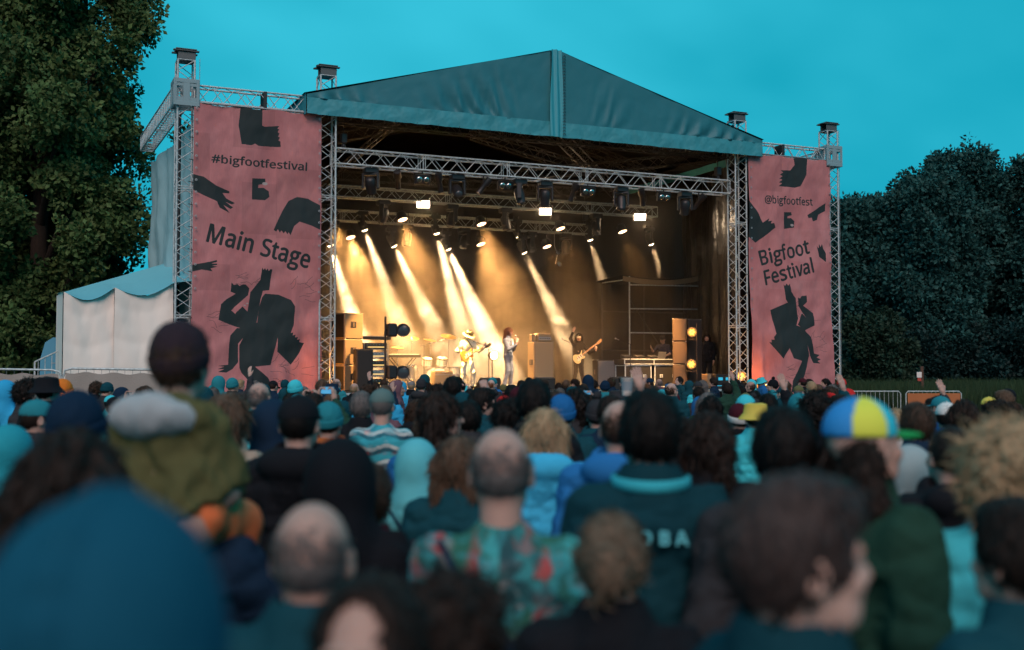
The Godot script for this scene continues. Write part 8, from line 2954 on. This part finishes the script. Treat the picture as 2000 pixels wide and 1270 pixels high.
	cabinet("small_amplifier", "small lit amplifier at the left end of the tall cabinet's top", "amplifier", on(1.14, y + 1.43, 3.5, 0.1), Vector3(0.15, 0.22, 0.2), M.wood_case, M.tan_cloth, "", false)
	cabinet("grey_amplifier", "square grey amplifier right of the bass player", "amplifier", on(3.82, y, 3.6, -0.1), Vector3(0.78, 0.86, 0.42), M.black_wood, M.grey_cloth)
	# keyboard desk on flight cases
	flight_case("left flight case under the keyboard desk", on(4.5, y, 3.0), Vector3(0.95, 0.68, 0.6))
	flight_case("right flight case under the keyboard desk, with two latches", on(5.6, y, 3.0), Vector3(0.95, 0.68, 0.6))
	o = thing("keyboard_desk", "long desk with silver edges on the flight cases at the right", "desk", on(5.05, y + 0.70, 3.0))
	g = G.new()
	g.box(Vector3(0, 0.1, 0), Vector3(2.15, 0.17, 0.66), Basis.IDENTITY, 0.01)
	part("tray", g, M.black_wood, o)
	g = G.new()
	for h in [0.025, 0.175]:
		g.box(Vector3(0, h, 0.335), Vector3(2.17, 0.03, 0.02), Basis.IDENTITY, 0.004)
	for x in [-1.07, 0.02, 1.07]:
		g.box(Vector3(x, 0.1, 0.337), Vector3(0.03, 0.18, 0.024), Basis.IDENTITY, 0.004)
	part("edge_trim", g, M.aluminium, o)
	for k in 26:
		g = G.new()
		g.box(Vector3(-0.95 + k * 0.04, 0.192, 0.1), Vector3(0.036, 0.014, 0.15), Basis.IDENTITY, 0.002)
		part("key", g, M.drum_skin, o)
	o = thing("laptop", "open laptop on the keyboard desk", "laptop", on(5.5, y + 0.89, 3.05, 0.2))
	g = G.new()
	g.box(Vector3(0, 0.01, 0), Vector3(0.34, 0.018, 0.24), Basis.IDENTITY, 0.005)
	part("base", g, M.steel, o)
	g = G.new()
	g.box(Vector3(0, 0.125, 0.14), Vector3(0.34, 0.23, 0.012), Basis(Vector3.RIGHT, 0.25), 0.004)
	part("lid", g, M.steel, o)
	for k in 3:
		var mk := thing("control_box", ["left control box on the keyboard desk", "middle control box on the keyboard desk", "tilted control box at the right of the keyboard desk"][k], "music device", on(4.35 + k * 0.5, y + 0.89, 3.2, 0.15), "control boxes on the keyboard desk")
		g = G.new()
		g.box(Vector3(0, 0.06, 0), Vector3(0.34, 0.1, 0.22), Basis(Vector3.RIGHT, 0.3), 0.008)
		part("housing", g, M.black_metal, mk)
		for q in 5:
			g = G.new()
			g.lathe([Vector2(0.014, 0), Vector2(0.012, 0.018), Vector2(0, 0.019)], 8, Transform3D(Basis(Vector3.RIGHT, 0.3), Vector3(-0.12 + q * 0.06, 0.11, 0.02)))
			part("knob", g, M.chrome, mk)
	# the dark scaffold hut behind the desk
	o = thing("scaffold_frame", "tube scaffold with a sagging roof strip behind the keyboard desk", "scaffold", on(0.22, 0, 0))
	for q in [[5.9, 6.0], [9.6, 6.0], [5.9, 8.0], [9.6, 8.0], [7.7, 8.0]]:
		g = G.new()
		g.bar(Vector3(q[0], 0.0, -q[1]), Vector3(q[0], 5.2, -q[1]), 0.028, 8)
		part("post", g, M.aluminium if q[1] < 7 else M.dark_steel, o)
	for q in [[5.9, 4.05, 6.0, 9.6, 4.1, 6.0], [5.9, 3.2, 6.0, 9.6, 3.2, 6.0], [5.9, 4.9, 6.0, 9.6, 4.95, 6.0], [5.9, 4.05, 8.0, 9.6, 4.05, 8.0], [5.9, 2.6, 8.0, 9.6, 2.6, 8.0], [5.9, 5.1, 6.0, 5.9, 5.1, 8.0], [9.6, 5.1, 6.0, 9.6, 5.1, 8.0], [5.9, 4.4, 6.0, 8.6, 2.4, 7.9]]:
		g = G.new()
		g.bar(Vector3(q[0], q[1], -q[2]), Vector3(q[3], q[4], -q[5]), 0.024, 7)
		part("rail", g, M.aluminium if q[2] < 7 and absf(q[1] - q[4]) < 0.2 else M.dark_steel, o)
	var p := cloth(30, 3, func(a: float, b: float) -> Vector3: return Vector3(lerpf(5.6, 9.7, a), lerpf(5.08, 5.42, a * a) - 0.16 * sin(a * PI) + lerpf(0.12, -0.06, b), -5.95 + 0.05 * sin(a * 25.0) * b))
	g = G.new()
	g.sheet(p, 30, 3, true)
	part("roof_strip", g, M.tan_cloth, o)
	p = cloth(16, 6, func(a: float, b: float) -> Vector3: return Vector3(lerpf(5.6, 9.8, a), lerpf(5.24, 5.55, a * a) - 0.14 * sin(a * PI) - b * 0.1, -5.95 - b * 2.1))
	g = G.new()
	g.sheet(p, 16, 6, true)
	part("roof_sheet", g, M.black_cloth, o)
	# small things at the right
	cabinet("small_amplifier", "small wooden amplifier low at the right front corner of the stage", "amplifier", on(5.85, y, 0.75, 0.1), Vector3(0.3, 0.42, 0.3), M.wood_case, M.tan_cloth, "", false)
	o = thing("equipment_case", "black equipment case with teal display windows by the right tower", "case", on(6.05, y - 0.06, -0.05 + 0.55, 0.0))
	g = G.new()
	g.box(Vector3(0.1, 0.24, 0), Vector3(0.62, 0.46, 0.36), Basis.IDENTITY, 0.012)
	part("case_body", g, M.black_metal, o)
	for x in [-0.05, 0.22]:
		g = G.new()
		g.box(Vector3(x, 0.33, 0.182), Vector3(0.16, 0.09, 0.004))
		part("display", g, M.screen_teal, o)
	g = G.new()
	g.box(Vector3(0.1, 0.12, 0.182), Vector3(0.54, 0.02, 0.004))
	part("light_strip", g, M.screen_teal, o)
	for k in 3:
		floor_light(["lit amber lamp low beside the right tower, turned to the banner", "middle unlit round lamp low beside the right tower", "right unlit round lamp low beside the right tower"][k], on(6.62 + k * 0.36, 1.45, -0.5, -0.5 if k else 1.2), k == 0)
	o = thing("low_riser", "low black riser carrying three round lamps by the right tower", "riser", on(7.0, 0, -0.5))
	g = G.new()
	g.box(Vector3(0, 1.16, 0), Vector3(1.25, 0.08, 0.42), Basis.IDENTITY, 0.01)
	part("top", g, M.black_wood, o)
	for x in [-0.55, 0.55]:
		g = G.new()
		g.bar(Vector3(x, 0, 0), Vector3(x, 1.12, 0), 0.03)
		part("leg", g, M.black_metal, o)
	# the crooked lamp arm hanging behind the singer
	o = thing("crooked_lamp_arm", "crooked hanging arm with two small bright reflectors behind the bass player", "stage light", on(4.05, 5.6, 7.6))
	g = G.new()
	g.tube([Vector3(-0.1, 1.3, 0), Vector3(-0.1, 0.75, 0), Vector3(0.02, 0.45, 0), Vector3(-0.06, 0.1, 0)], 0.015, 6)
	part("arm", g, M.steel, o)
	for q in [[0.02, 0.5], [0.08, 0.08]]:
		g = G.new()
		g.lathe([Vector2(0, -0.1), Vector2(0.06, -0.06), Vector2(0.1, 0.04), Vector2(0.09, 0.05)], 14, Transform3D(Basis(Vector3.BACK, -0.5) * Basis(Vector3.RIGHT, 1.2), Vector3(q[0], q[1], 0)))
		part("reflector", g, M.chrome, o)
	for k in 3:
		var wd := thing("monitor_wedge", ["floor monitor before the guitarist", "floor monitor before the singer", "floor monitor before the bass player"][k], "monitor speaker", on([-1.6, 0.1, 2.6][k], y, 0.6), "floor monitors along the stage edge")
		g = G.new()
		g.xf = Transform3D(Basis(Vector3.UP, PI / 2), Vector3.ZERO)
		g.plate(PackedVector2Array([Vector2(-0.2, 0.0), Vector2(0.24, 0.0), Vector2(0.2, 0.16), Vector2(-0.1, 0.34), Vector2(-0.2, 0.3)]), -0.29, 0.29)
		part("cabinet", g, M.black_wood, wd)
		g = G.new()
		g.box(Vector3(0, 0.26, -0.06), Vector3(0.5, 0.02, 0.3), Basis(Vector3.RIGHT, -0.54), 0.004)
		part("grille", g, M.steel, wd)


func _ready() -> void:
	make_view()
	make_materials()
	make_ground()
	make_trees()
	make_towers()
	make_canopy()
	make_deck()
	make_curtains()
	make_flown_trusses()
	make_banner(true)
	make_banner(false)
	make_surroundings()
	make_lights()
	make_head()
	make_hair()
	make_poses()
	make_gear()
	make_band()
	make_crowd()
	make_haze()
